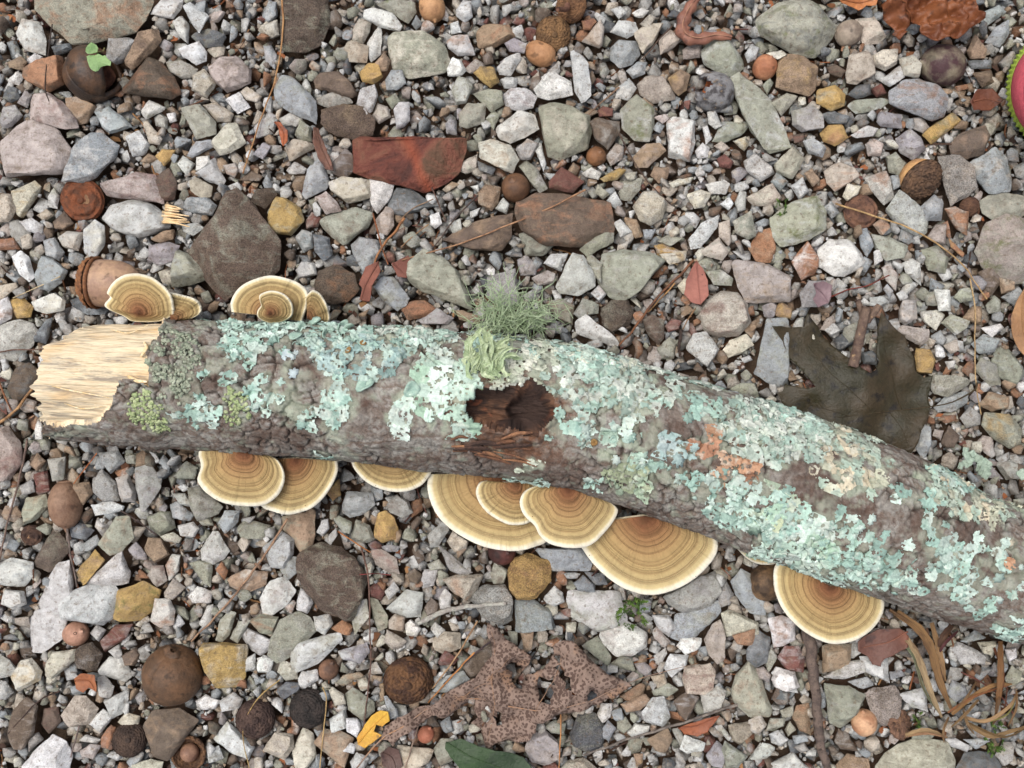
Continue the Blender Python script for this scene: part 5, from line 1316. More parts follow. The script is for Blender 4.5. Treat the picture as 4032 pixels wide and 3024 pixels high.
endrag = -(fbm(np.stack([TH.ravel()*9, TH.ravel()*0, TH.ravel()*0], -1), 3, 51).reshape(sh)-.5)*.006*np.exp(-SA/.006)+.011*np.clip((np.cos(TH)-.45)/.55, 0, 1)*np.exp(-SA/.012)-(vn(np.stack([arcl.ravel()*1100, arcl.ravel()*0, arcl.ravel()*0], -1), 52).reshape(sh)-.5)*.0012*np.exp(-SA/.003)
LP = place(R, endrag)
kz = CAMH/(CAMH-LP[...,2])/S; LU, LV = 2016+LP[...,0]*kz, 1512-LP[...,1]*kz
E1 = np.roll(LP, -1, 1)-np.roll(LP, 1, 1); E0 = np.gradient(LP, axis=0); LN = np.cross(E1, E0); LN /= np.linalg.norm(LN, axis=-1, keepdims=True)+1e-12
outw = place(CR+1)-place(CR); LN *= np.sign((LN*outw).sum(-1, keepdims=True)); OUT = outw/np.linalg.norm(outw, axis=-1, keepdims=True)
vid = np.arange(NS*NT).reshape(NS, NT); nx_ = np.roll(vid, -1, 1)
quads = np.stack([vid[:-1], vid[1:], nx_[1:], nx_[:-1]], -1).reshape(-1,4)
kind = np.where(knot, 2, np.where(bare, 1, 0)).ravel(); fk = kind[quads].max(1)
log = empty('fallen_log', (float(cxs[NS//2]), float(cys[NS//2]), .002))
tag(log, 'lichen covered fallen log with one bare broken end, lying across the gravel', 'log')
loc0 = np.array(log.location); flat = LP.reshape(-1,3)-loc0
CRUST = np.zeros(sh)
for (cx, cy, rx, ry, rot, kd_, cv) in LICHEN:
    e_ = ell(cx*D, cy*D, rx*D*1.15, ry*D*1.15, rot)+(nz(170,4,63)-.5)*1.5; CRUST = np.maximum(CRUST, np.clip((1.0-e_)*4, 0, 1)*(.7 if kd_ in ('grey','cream','tangrey','leaf') else .4))
CRUST = np.maximum(CRUST, .55*np.clip((nz(75,5,64)-.58)*9, 0, 1)); CRUST *= np.clip((nz(330,3,65)-.38)*8, 0, 1)
def sub_mesh(name, sel, mat, extra_f=None, extra_v=None):
    fsel = quads[sel]; u_, inv = np.unique(fsel, return_inverse=True); f_ = inv.reshape(-1,4)
    me = npmesh(name, flat[u_], f_); vattr(me, 'luv', np.stack([SA.ravel()[u_], arcl.ravel()[u_], np.zeros(len(u_))], -1))
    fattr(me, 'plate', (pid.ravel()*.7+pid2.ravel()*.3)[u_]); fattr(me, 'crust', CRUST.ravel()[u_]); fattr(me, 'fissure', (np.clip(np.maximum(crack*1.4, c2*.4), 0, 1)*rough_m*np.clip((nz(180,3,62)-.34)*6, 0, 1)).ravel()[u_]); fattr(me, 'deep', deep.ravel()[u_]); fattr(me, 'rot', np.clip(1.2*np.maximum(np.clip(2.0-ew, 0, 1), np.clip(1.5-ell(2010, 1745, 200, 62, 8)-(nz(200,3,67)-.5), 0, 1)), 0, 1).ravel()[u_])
    return obj(name, me, mat, log)
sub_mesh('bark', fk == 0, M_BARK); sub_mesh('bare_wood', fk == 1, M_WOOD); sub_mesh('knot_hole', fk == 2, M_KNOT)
# rough end faces
for e, (row, sgn) in enumerate(((0,-1),(NS-1,1))):
    ringp = LP[row]; c_ = ringp.mean(0); V=[ringp]; 
    for k in range(1, 14):
        t = 1-k/14; p = c_+(ringp-c_)*t; a = (fbm(p*np.array([0,700,160])+k*.01, 4, 61)-.5)*.007*min(1, k/3); d = np.array([tx[row], ty[row], 0])*sgn
        V.append(p+d*(a-.0012*min(k,3)/3)[:,None])
    V = np.concatenate(V+[c_[None]]); F=[]
    for k in range(13):
        for j in range(NT): F.append((k*NT+j, k*NT+(j+1)%NT, (k+1)*NT+(j+1)%NT, (k+1)*NT+j))
    me = mesh('broken_end', V-loc0, F+[(13*NT+j, 13*NT+(j+1)%NT, 14*NT) for j in range(NT)])
    vattr(me, 'luv', V[:, [1,2,0]]); fattr(me, 'deep', np.zeros(len(V))); obj('broken_end', me, M_WOOD, log)
# a map from photo pixels to the surface of the log
BIN = 5; vis = (OUT[...,2] > -.12).ravel(); order = np.argsort(LP[...,2].ravel()); order = order[vis[order]]
SURF = np.full((3024//BIN+120, 4600//BIN), -1, np.int64); bu, bv_ = (LU.ravel()[order]/BIN).astype(int), (LV.ravel()[order]/BIN).astype(int)
ok = (bu >= 0) & (bu < SURF.shape[1]) & (bv_ >= 0) & (bv_ < SURF.shape[0]); SURF[bv_[ok], bu[ok]] = order[ok]
LPf, LNf, OUTf = LP.reshape(-1,3), LN.reshape(-1,3), OUT.reshape(-1,3)
def surf(u, v):
    i, j = int(u/BIN), int(v/BIN)
    for dj, di in ((0,0),(0,1),(1,0),(0,-1),(-1,0),(1,1),(-1,-1),(2,0),(0,2)):
        a, b = j+dj, i+di
        if 0 <= a < SURF.shape[0] and 0 <= b < SURF.shape[1] and SURF[a,b] >= 0: return SURF[a,b]
    return -1
# splinters on the bare end
for pts, w in (([(430,400),(470,385),(540,372)],9),([(415,420),(480,410),(555,385)],7),([(450,520),(500,460),(548,390)],10),([(800,760),(850,790),(918,825)],26),([(895,560),(905,600),(912,640)],22),([(690,480),(800,500),(930,470)],7),([(330,820),(450,850),(690,880)],9),([(400,930),(520,960),(660,940)],8),([(420,365),(460,380),(520,395)],6)):
    ids = [surf(*tp('B0',*p)) for p in pts]
    if min(ids) < 0: continue
    L = smooth_line([Vector(LPf[i])-Vector(loc0)+Vector(LNf[i])*(.0006+.0012*(k == len(ids)-1)) for k, i in enumerate(ids)], 7)
    obj('splinter', tubes('splinter', [(L, [w*K*S*.5*(.35+.65*math.sin(math.pi*min(1,(k+1)/7.5))) for k in range(7)])], 5), two((226,196,146),(240,224,190), scale=500), log)
for k in range(15):
    x0, y0 = rnd.uniform(1230,1560), rnd.uniform(1120,1330); L_ = rnd.uniform(90,260); sl = rnd.uniform(-.12,.28); ids = [surf(*tp('B1', x0+L_*q, y0+L_*q*sl-14*math.sin(3*q))) for q in (0,.5,1)]
    if min(ids) < 0: continue
    L = smooth_line([Vector(LPf[i])-Vector(loc0)+Vector(LNf[i])*(.0003+.0009*rnd.random()) for i in ids], 7); w = rnd.uniform(.0004,.0011)
    obj('wood_sliver', tubes('wood_sliver', [(L, [w*(.25+.75*math.sin(math.pi*(q+.6)/7.2)) for q in range(7)])], 5), two(*[((120,84,62),(86,60,48)),((150,108,78),(110,76,58)),((84,62,52),(60,46,40))][k%3], scale=400, bump=.0006), log, smooth=False)
# ---------------------------------------------------------------- lichen
LC_ = {'mint':[(158,190,172),(172,200,184),(146,180,164),(184,204,190)],'blue':[(148,178,172),(162,188,182),(136,166,158),(170,192,178)],'leaf':[(172,200,178),(186,210,192),(158,190,162),(196,212,198)],
 'blueleaf':[(168,192,188),(182,202,198),(158,184,178)],'grey':[(168,184,168),(184,194,178),(156,176,160),(194,200,186),(150,176,160)],'cream':[(196,200,176),(206,206,186),(182,190,164)],
 'olive':[(150,160,124),(166,174,138),(160,180,150)],'tan':[(186,138,100),(200,154,116),(176,124,90),(190,178,148)],'tangrey':[(186,186,158),(170,184,164),(198,184,152),(160,180,160)],
 'yellow':[(182,192,150),(192,196,160),(172,190,160)],'crust':[(154,162,134),(168,174,146),(140,152,124)],'ycrust':[(168,182,116),(180,190,132),(154,172,108)],'flat':[(184,200,202)]}
SZ = {'mint':(.0011,.0024,.9),'blue':(.0010,.0020,.9),'leaf':(.0018,.0042,.8),'blueleaf':(.0018,.004,.8),'grey':(.0009,.0022,.6),'cream':(.0010,.0022,.5),'olive':(.0012,.0026,1.),'tan':(.0014,.0032,.9),
 'tangrey':(.001,.0022,.8),'yellow':(.0016,.0034,.8),'crust':(.0005,.0009,.35),'ycrust':(.0005,.001,.4),'flat':(.0016,.003,.2)}
LABEL = {'tan':'orange tan dead looking lichen','ycrust':'yellow green granular lichen crust','crust':'grey green granular lichen crust','cream':'cream coloured lichen crust','olive':'olive green leafy lichen'}
def lobes(pts, kind_, centre):
    V=[]; F=[]; C=[]; lo, hi, lift = SZ[kind_]; cols = LC_[kind_]; M_ = 22 if hi > .0012 else 9
    for i, uv in pts:
        p = Vector(LPf[i]); nn = (Vector(LNf[i])*.4+Vector(OUTf[i])*.6).normalized(); d = p-centre; d = d-nn*d.dot(nn)
        if d.length < 1e-6: d = Vector((1,0,0))
        d.normalize(); ang = rnd.gauss(0,.9); d = Matrix.Rotation(ang, 3, nn) @ d; e = nn.cross(d)
        Rr = lo+(hi-lo)*rnd.random()**1.6; asp = rnd.uniform(.6,1.0); nl = rnd.choice((5,6,7,8,9)); ph = rnd.uniform(0,6.28); b = len(V); h0 = rnd.uniform(.0001,.0004); up = rnd.random()**3*lift*.0012
        c = np.array(lin(rnd.choice(cols))); c = (c*.74+.26*c.mean())*.95*rnd.uniform(.85,1.12); tilt = rnd.gauss(0,.09); V.append(p+nn*(h0+.0002)); C.append(c*.93)
        outer = []
        for k in range(M_):
            a = 6.2832*k/M_; ro = Rr*(.5+.5*abs(math.sin(nl*.5*a+ph))**.7+rnd.uniform(-.1,.1))*(1.15 if math.cos(a) > 0 else .9); x = math.cos(a)*ro; y = math.sin(a)*ro*asp
            z = h0+up*max(0,math.cos(a))**2*(ro/Rr)+rnd.uniform(-.0001,.0002)+tilt*x*.5; q = p+d*(x+Rr*.2)+e*y; V.append(q+nn*z); outer.append((q, z)); C.append(c*(1.08 if math.cos(a) > 0 else 1))
        for k in range(M_): q, z = outer[k]; V.append(p+(q-p)*.86+nn*(z-.00038)); C.append(c*.9)
        for k in range(M_):
            k2 = (k+1)%M_; F.append((b, b+1+k, b+1+k2)); F.append((b+1+k, b+1+M_+k, b+1+M_+k2)); F.append((b+1+k, b+1+M_+k2, b+1+k2))
    return V, F, C
nlobe = 0
def bil(A, si, tj):
    i = np.clip(np.floor(si).astype(int), 0, NS-2); f = np.clip(si-i, 0, 1); j0 = np.floor(tj).astype(int); g = tj-j0; j0 %= NT; j1 = (j0+1)%NT
    if A.ndim == 3: f = f[...,None]; g = g[...,None]
    return (A[i,j0]*(1-f)+A[i+1,j0]*f)*(1-g)+(A[i,j1]*(1-f)+A[i+1,j1]*f)*g
def worley2(p, seed):
    i = np.floor(p).astype(np.int64); B = np.full(len(p), 9.); B2 = B.copy(); c1 = np.zeros((len(p),2)); c2_ = c1.copy(); id1 = np.zeros(len(p)); r1 = id1.copy()
    for dx in (-1,0,1):
        for dy in (-1,0,1):
            a, b = i[:,0]+dx, i[:,1]+dy; z = np.zeros_like(a); c = np.stack([a+.08+.84*_h(a,b,z,seed), b+.08+.84*_h(a,b,z+1,seed)], -1); d = np.hypot(*(c-p).T); k = _h(a,b,z+2,seed); k2 = _h(a,b,z+3,seed)
            n1 = d < B; n2 = (~n1) & (d < B2); c2_ = np.where(n1[:,None], c1, np.where(n2[:,None], c, c2_)); B2 = np.where(n1, B, np.where(n2, d, B2))
            c1 = np.where(n1[:,None], c, c1); id1 = np.where(n1, k, id1); r1 = np.where(n1, k2, r1); B = np.where(n1, d, B)
    return B, B2, c1, c2_, id1, r1
STEP = .00026
def sheet(li, cx, cy, rx, ry, rot, kd_, cover):
    e_ = ell(cx*D, cy*D, rx*D*1.3, ry*D*1.3, rot); m = (e_ < 1) & (OUT[...,2] > -.15)
    if m.sum() < 20: return None
    ii, jj2 = np.nonzero(m); t0 = TH[0][jj2]; t0 = np.where(t0 > 4.4, t0-2*math.pi, t0); s0_, s1_ = SA[ii.min(),0], SA[ii.max(),0]; a0, a1 = t0.min()*.026, t0.max()*.026
    gs, ga = np.meshgrid(np.arange(s0_, s1_, STEP), np.arange(a0, a1, STEP), indexing='ij'); shp = gs.shape; P2 = np.stack([gs.ravel(), ga.ravel()], -1)
    lo, hi, lift = SZ[kd_]; cs = (lo+(hi-lo)*.45)*2.3; q = np.stack([P2[:,0], P2[:,1], np.full(len(P2), li*.37)], -1)
    w1 = np.stack([fbm(q*700, 3, 90)-.5, fbm(q*700, 3, 91)-.5], -1)*.0016+np.stack([fbm(q*2300, 2, 92)-.5, fbm(q*2300, 2, 93)-.5], -1)*.0007
    f1_, f2_, c1, c2_, id1, r1 = worley2((P2+w1)/cs, 95+li)
    def inc(c):
        c = c*cs; u = bil(LU, c[:,0]/arc[-1]*(NS-1), c[:,1]/.026/(2*math.pi)*NT); v = bil(LV, c[:,0]/arc[-1]*(NS-1), c[:,1]/.026/(2*math.pi)*NT)
        a = math.radians(rot); dx, dy = u-cx*D, v-cy*D; e = np.hypot((dx*math.cos(a)+dy*math.sin(a))/(rx*D), (-dx*math.sin(a)+dy*math.cos(a))/(ry*D))
        g = fbm(np.stack([u/52, v/52, np.full(len(u), li*3.7)], -1), 3, 70); h = fbm(np.stack([u/30, v/30, np.full(len(u), 9.)], -1), 2, 71)
        return (g < .71+(cover-.72)*.5-np.clip(e-.5, 0, 2)*.34) & (h < .66+.12*(cover > .85)) & (e < 1.3)
    i1 = inc(c1); edge = .66+.18*(fbm(q*1500, 2, 97)-.5); keep = i1 & ((f1_ < edge) | inc(c2_)); pin = fbm(q*900, 2, 98) < .72; keep &= pin
    kb = bil(np.where(kind.reshape(NS,NT) > 0, 1., 0.), P2[:,0]/arc[-1]*(NS-1), P2[:,1]/.026/(2*math.pi)*NT) > .5; keep &= ~kb | (fbm(q*260, 2, 99) > .72)
    K2 = keep.reshape(shp); fq = K2[:-1,:-1] & K2[1:,:-1] & K2[1:,1:] & K2[:-1,1:]
    if fq.sum() < 12: return None
    si, tj = P2[:,0]/arc[-1]*(NS-1), P2[:,1]/.026/(2*math.pi)*NT; base3 = bil(LP, si, tj); nn3 = bil(LN, si, tj)*.35+bil(OUT, si, tj)*.65; nn3 /= np.linalg.norm(nn3, axis=-1, keepdims=True)
    d1 = (P2+w1)/cs-c1; tilt = (d1*np.stack([np.cos(id1*6.283), np.sin(id1*6.283)], -1)).sum(-1)
    ed = np.clip((f1_-.32)/.3, 0, 1); h = .00022+r1*.0003+tilt*cs*.13*lift+ed**2*.00030*lift*r1*2+(fbm(q*1100, 3, 101)-.5)*.00045+(fbm(q*330, 2, 102)-.5)*.0007
    V = base3+nn3*np.clip(h, .00006, .0016)[:,None]; cols = np.array([lin(c) for c in LC_[kd_]]); cols = (cols*.76+.24*cols.mean(-1, keepdims=True))*.95-.01
    C = cols[np.minimum((id1*len(cols)).astype(int), len(cols)-1)]*(.74+.4*r1)[:,None]*(1+.16*ed)[:,None]; pale = np.clip((fbm(q*420, 3, 103)-.57)*7, 0, 1)*.38; C = C*(1-pale[:,None])+pale[:,None]*np.array(lin((212,214,200)))
    vid2 = np.arange(len(P2)).reshape(shp); F = np.stack([vid2[:-1,:-1], vid2[1:,:-1], vid2[1:,1:], vid2[:-1,1:]], -1)[fq]
    u_, inv = np.unique(F, return_inverse=True); F = inv.reshape(-1,4); F = np.concatenate([F[:,[0,1,2]], F[:,[0,2,3]]]); return V[u_], F, C[u_]
for li, (cx, cy, rx, ry, rot, kind_, cover) in enumerate(LICHEN):
    lo, hi, lift = SZ[kind_]; a = math.radians(rot); area = math.pi*rx*ry*(D*S*.93)**2; mean = (lo+(hi-lo)*.38)
    want = int(area*cover/(mean*mean*.62)); pts=[]; tries=0; f_ = 1/ (26 if hi < .003 else 34)
    if kind_ in ('crust','ycrust'): want = int(want*.5)
    cand = []
    while len(cand) < want*3 and tries < want*12:
        tries += 1; r_ = math.sqrt(rnd.random())*1.2; t_ = rnd.uniform(0,6.2832); x, y = rx*r_*math.cos(t_), ry*r_*math.sin(t_)
        u, v_ = (cx+x*math.cos(a)-y*math.sin(a)), (cy+x*math.sin(a)+y*math.cos(a)); cand.append((u, v_, r_))
    ca = np.array(cand); nn_ = fbm(np.stack([ca[:,0]*f_, ca[:,1]*f_, np.full(len(ca), li*3.7)], -1), 3, 70); hole = fbm(np.stack([ca[:,0]/11, ca[:,1]/11, np.full(len(ca), 9.)], -1), 2, 71)
    thr = .535+(cover-.72)*.5-np.clip(ca[:,2]-.55, 0, 1)*.34; ok = (nn_ < thr+.06) & (hole < .63+.1*(cover > .85))
    for (u, v_, r_), g in zip(cand, ok):
        if not g or len(pts) >= want: continue
        i = surf(u*D, v_*D)
        if i < 0 or kind[i] == 2 and rnd.random() < .96 or kind[i] == 1: continue
        pts.append((i, (u, v_)))
    if not pts: continue
    ci = surf(cx*D, cy*D); cen = Vector(LPf[ci]) if ci >= 0 else Vector(LPf[pts[0][0]])
    gran = kind_ in ('crust','ycrust'); sh_ = None if gran else sheet(li, cx, cy, rx, ry, rot, kind_, cover)
    if not gran: pts = [q for q in pts if rnd.random() < .03][:40] or pts[:1]
    V, F, C = lobes(pts, kind_, cen); nlobe += len(pts); V = np.array([q[:] for q in V]); F = np.array(F); C = np.array(C)
    if sh_ is not None: F = np.concatenate([sh_[1], F+len(sh_[0])]); V = np.concatenate([sh_[0], V]); C = np.concatenate([sh_[2], C])
    me = npmesh('lichen_patch', V-loc0, F); attr(me, 'tint', C); o = obj('lichen_patch', me, M_LICHEN, log, smooth=False)
    if kind_ in LABEL: tag(o, LABEL[kind_])
print('lobes', nlobe)
# blue green standing lobes and cups along the upper edge of the log
for t, x, y, r in (('B1',380,430,55),('B1',300,400,40),('B1',265,520,48),('B1',430,500,34),('B1',530,400,36),('B1',600,400,42),('B1',560,440,30),('B1',480,480,28),('B1',1470,470,30),('B1',1520,500,26),('B1',1560,545,26),('B1',690,820,60),('B1',985,840,52),
                   ('B1',585,598,20),('B1',680,565,20),('B1',1390,560,30),('B2',545,1165,20),('B2',640,1160,24),('B1',330,290,40),('B1',510,340,0)):
    if not r: continue
    i = surf(*tp(t,x,y))
    if i < 0: i = surf(*tp(t,x,y+60))
    if i < 0: continue
    p = Vector(LPf[i])-Vector(loc0); nn = Vector(LNf[i]); nn = (nn+Vector((rnd.gauss(0,.35),rnd.gauss(0,.35),.4))).normalized(); d = nn.orthogonal().normalized(); e = nn.cross(d); r_ = r*K*S*.9; V=[p]; F=[]
    cup = r == 20
    for k in range(3):
        for j in range(14): 
            a = 6.2832*j/14; rr = r_*(k+1)/3*(1+.12*math.sin(3*a+x)); V.append(p+d*math.cos(a)*rr+e*math.sin(a)*rr*.8+nn*(.0006+r_*(.5 if cup else .22)*((k+1)/3)**2+.15*r_*math.sin(2*a+x)*((k+1)/3)))
    F += [(0,1+j,1+(j+1)%14) for j in range(14)]
    for k in range(2): F += [(1+k*14+j, 15+k*14+j, 15+k*14+(j+1)%14, 1+k*14+(j+1)%14) for j in range(14)]
    me = mesh('lichen_cup' if cup else 'lichen_lobe', V, F); o = obj('lichen_cup' if cup else 'lichen_lobe', me, two((132,100,58),(150,120,76), scale=700) if cup else two((146,172,158),(166,188,172), scale=600), log)
    so_ = o.modifiers.new('thick','SOLIDIFY'); so_.thickness = .0004
# ---------------------------------------------------------------- bracket fungi
def fungus(t, outline, org, z0, closed, label, seed):
    r = random.Random(seed); o2 = Vector((*tp(t,*org), 0)); pts = [Vector((*tp(t,*p), 0)) for p in outline]
    if closed: pts2 = smooth_line(pts+[pts[0]], 121)[:-1]
    else: pts2 = smooth_line(pts, 110)
    n = len(pts2); T = 34; root = W(o2.x, o2.y, z0); em = empty('bracket_fungus', root); tag(em, label, 'fungus', 'bracket fungi growing along the sides of the log')
    rad = np.array([(p-o2).length for p in pts2])*S; seedv = r.uniform(0,99); sgn = 1 if o2.y < 1400 else -1
    al = np.cumsum([0]+[ (pts2[k+1]-pts2[k]).length for k in range(n-1)]); al = al/al[-1]
    U = np.array([[p.x, p.y] for p in pts2]); O = np.array([o2.x, o2.y])
    wav = fbm(np.stack([al*7, np.full(n, seedv), np.zeros(n)], -1), 3, 80)-.5; rip = fbm(np.stack([al*90, np.full(n, seedv), np.zeros(n)], -1), 2, 81)-.5
    ts = np.concatenate([np.linspace(0, .9, T-8), np.linspace(.915, 1, 8)]); rows = []; zr = []
    for ti in ts:
        jag = 1+.006*rip*(ti > .9)
        p = O+(U-O)*(ti*jag)[:,None]
        z = z0+.0035*(1-ti)**2-.0016*ti+.00022*np.sin(ti*39+2*wav)*(ti < .9)+wav*.0042*ti**2+rip*.0004*ti-.0006*np.clip((ti-.95)/.05, 0, 1)**2
        k = (CAMH-z)/CAMH*S; rows.append(np.stack([(p[:,0]-2016)*k, (1512-p[:,1])*k, z], -1)); zr.append(ti)
    top = np.stack(rows); thick = (.0034*(1-ts**2.5)+.0007)
    bot = top.copy(); bot[...,2] -= thick[:,None]; lim = len(ts)-8
    def part(name, a, b, src, mat, flip=False):
        v = src[a:b].reshape(-1,3)-np.array(root); m = b-a; ii = np.arange(m*n).reshape(m,n)
        nx2 = np.roll(ii, -1, 1) if closed else ii[:,1:]; cur = ii if closed else ii[:,:-1]
        q = np.stack([cur[:-1], nx2[:-1], nx2[1:], cur[1:]], -1).reshape(-1,4)
        me = npmesh(name, v, q if flip else q[:, ::-1]); return me, v
    me, v = part('cap', 0, lim+1, top, M_CAP); vattr(me, 'zone', np.stack([np.repeat(ts[:lim+1], n), np.tile(al, lim+1)+seedv, np.zeros(n*(lim+1))], -1)); obj('cap', me, M_CAP, em)
    rim = np.concatenate([top[lim:], bot[lim:][::-1]]); tr = np.concatenate([ts[lim:], ts[lim:][::-1]])
    v = rim.reshape(-1,3)-np.array(root); m = len(rim); ii = np.arange(m*n).reshape(m,n); nx2 = np.roll(ii, -1, 1) if closed else ii[:,1:]; cur = ii if closed else ii[:,:-1]
    me = npmesh('pale_margin', v, np.stack([cur[:-1], cur[1:], nx2[1:], nx2[:-1]], -1).reshape(-1,4)); vattr(me, 'zone', np.stack([np.repeat(tr, n), np.tile(al, m)+seedv, np.zeros(n*m)], -1)); obj('pale_margin', me, M_CAP, em)
    me, v = part('underside', 0, lim+1, bot, M_UNDER, True); obj('underside', me, M_UNDER, em)
for k, q in enumerate(FUNGI): fungus(*q, seed=k+3)

# ---------------------------------------------------------------- nuts and acorn caps
def lathe(prof, seg=28):                # list of (r, z)
    V=[]; F=[]
    for r_, z in prof:
        for j in range(seg): a = 2*math.pi*j/seg; V.append(Vector((r_*math.cos(a), r_*math.sin(a), z)))
    m = len(prof)
    for k in range(m-1):
        for j in range(seg): F.append((k*seg+j, k*seg+(j+1)%seg, (k+1)*seg+(j+1)%seg, (k+1)*seg+j))
    return V, F
def axis_rot(ang, up):                  # local z -> direction in plan 'ang' (degrees, photo, y up), lifted by 'up'
    a, u = math.radians(ang), math.radians(up); return Vector((math.cos(a)*math.cos(u), math.sin(a)*math.cos(u), math.sin(u))).to_track_quat('Z','Y')
def shell_mat(a, b): return two(a, b, scale=160, rough=.5, bump=.0003, spec=.4, stretch=(1,1,1), c=tuple(int(x*.72) for x in a))
for ni, (t, x, y, r, lr, ang, up, ca, cb, kd, label) in enumerate(NUTS):
    u, v_ = tp(t,x,y); R_ = r*K*S*.95; z = max(R_*.85+.0005, .0078); c = W(u,v_,z); em = empty('nut' if kd in ('open','crack','hole') else 'acorn_nut', c); em.rotation_mode = 'QUATERNION'; em.rotation_quaternion = axis_rot(-ang if False else ang, up)
    tag(em, label, 'nut', 'nuts lying in the gravel'); prof=[]; L = R_*lr; m = 22
    for k in range(m+1):
        q = -1+2*k/m; q2 = min(abs(q), 1); rr = R_*(1-q2**2.3)**.5; prof.append((max(rr, R_*.03), q*L))
    if kd == 'open':
        V, F = lathe(prof[:15], 36)
        V = [v*(1+.04*mn.noise(v*160)) for v in V]
        me = mesh('shell', V, F); o = obj('shell', me, shell_mat(ca, cb), em); md = o.modifiers.new('t','SOLIDIFY'); md.thickness = R_*.16; md.offset = -1
        V, F = lathe([(R_*.05,-L*.62),(R_*.45,-L*.5),(R_*.66,-L*.2),(R_*.72,L*.1)], 24); obj('inner_husk', mesh('inner_husk', [v*(1+.15*mn.noise(v*300)) for v in V], F), two((124,84,66),(86,56,46), scale=260), em)
        V, F = lathe([(R_*1.0, L*.28),(R_*.7, L*.72),(R_*.05, L*.98)], 30)
        keep = [f for f in F if (f[0]%30) < 15]; me = mesh('lid', V, keep); o = obj('lid', me, shell_mat(ca, cb), em); md = o.modifiers.new('t','SOLIDIFY'); md.thickness = R_*.14; md.offset = -1
        tag(o, 'half broken lid of the shell'); continue
    seg = 72 if kd == 'crack' else 48 if kd == 'hole' else 30; V, F = lathe(prof, seg)
    if kd == 'crack':
        w_ = lambda v: max(0, 1-abs(((math.atan2(v.y, v.x)-.1+.10*math.sin(v.z*260)) + math.pi) % (2*math.pi) - math.pi)/.05)*(abs(v.z) < L*.78) + max(0, 1-abs(((math.atan2(v.y, v.x)-1.1+.08*math.sin(v.z*300)) + math.pi) % (2*math.pi) - math.pi)/.045)*(v.z > -L*.1)*(v.z < L*.9)
        rr_ = Matrix.Rotation(0,3,'Z'); V = [v*(1+.02*mn.noise(v*200)-.14*min(1,w_(v))) for v in V]
    elif kd == 'hole':
        V = [v*(1+.03*mn.noise(v*260)) for v in V]; F = [f for f in F if V[f[0]].z < L*(.62+.2*math.sin(3*(f[0]%seg)*6.28/seg)+.08*math.sin(11*(f[0]%seg)*6.28/seg))]
    else: V = [v*(1+.07*mn.noise(v*90+Vector((ni*3,0,0)))+.025*mn.noise(v*320)) for v in V]
    o = obj('shell', mesh('shell', V, F), two(ca, cb, scale=130, rough=.62, spec=.3, bump=.0004, c=tuple(int(q*.7) for q in cb)) if kd != 'hole' else two(ca, cb, scale=330, rough=.55, bump=.0005, c=(134,112,84)), em)
    if kd == 'hole':
        md = o.modifiers.new('t','SOLIDIFY'); md.thickness = R_*.1; md.offset = -1
        V, F = lathe([(R_*.75, L*.3),(R_*.6, L*.1),(R_*.3,-L*.1),(R_*.03,-L*.15)], 24); obj('kernel', mesh('kernel', [v*(1+.2*mn.noise(v*500)) for v in V], F), two((178,106,64),(120,72,50), scale=400), em)
    elif kd in ('tip','wormhole'):
        V, F = lathe([(R_*.30, L*.93),(R_*.16, L*1.0),(R_*.09, L*1.1),(R_*.02, L*1.16)], 12); obj('tip', mesh('tip', V, F), shell_mat(cb, ca), em)
        V, F = lathe([(R_*.52,-L*.88),(R_*.45,-L*.93),(R_*.2,-L*1.0),(R_*.02,-L*1.01)], 18); obj('base_scar', mesh('base_scar', V, F), two(tuple(min(255,int(q*1.15+14)) for q in ca), ca, scale=500), em)
        if kd == 'wormhole':
            p = em.rotation_quaternion.inverted() @ Vector((.3,.2,.93)).normalized(); V, F = lathe([(R_*.1,R_*.012),(R_*.13,R_*.03),(R_*.09,R_*.02),(R_*.02,R_*-.05)], 12); me = mesh('worm_hole', [p.to_track_quat('Z','Y') @ v+p*R_ for v in V], F); obj('worm_hole', me, two((52,38,32),(70,50,42)), em)
    elif kd == 'crack':
        V, F = lathe([(R_*.3, L*.95),(R_*.22, L*1.05),(R_*.1, L*1.02)], 14); obj('stalk_scar', mesh('stalk_scar', [v*(1+.2*mn.noise(v*400)) for v in V], F), shell_mat(cb, ca), em)
def cap_mesh(R_, kd, seed):
    seg, m = 96, 40; V=[]; hgt = R_*{'flat':.42,'scaly':.62,'cup':.7,'ridged':.3}[kd]
    for k in range(m+1):
        q = k/m; rr = R_*math.sin(q*math.pi/2)**.9; z0_ = hgt*math.cos(q*math.pi/2)
        if kd == 'flat': z0_ -= hgt*.42*math.exp(-(q/.22)**2)
        for j in range(seg):
            a = 2*math.pi*j/seg; sh_ = 0
            if kd in ('scaly','cup'):
                ringn = q*9; off = (int(ringn)%2)*.5; nsc = 16; fr = ringn%1; ph = (a/6.2832*nsc+off)%1; sh_ = R_*.13*(1-fr*.8)*(1-abs(ph-.5)*1.5)*min(1, q*3)+R_*.06*mn.noise(Vector((math.cos(a)*q*14, math.sin(a)*q*14, seed+3)))
            elif kd == 'flat': sh_ = R_*.05*mn.noise(Vector((math.cos(a)*q*7, math.sin(a)*q*7, seed)))+R_*.03*math.sin(q*20)
            else: sh_ = R_*.13*math.sin(a*13+2*math.sin(q*5))*q
            sh_ += R_*.05*mn.noise(Vector((math.cos(a)*q*3, math.sin(a)*q*3, seed+9)))
            V.append(Vector((rr*math.cos(a)*(1+.3*sh_/R_), rr*math.sin(a)*(1+.3*sh_/R_), z0_+sh_)))
    F=[]
    for k in range(m):
        for j in range(seg): F.append((k*seg+j, (k+1)*seg+j, (k+1)*seg+(j+1)%seg, k*seg+(j+1)%seg))
    F.append(tuple(range(seg))); return V, F
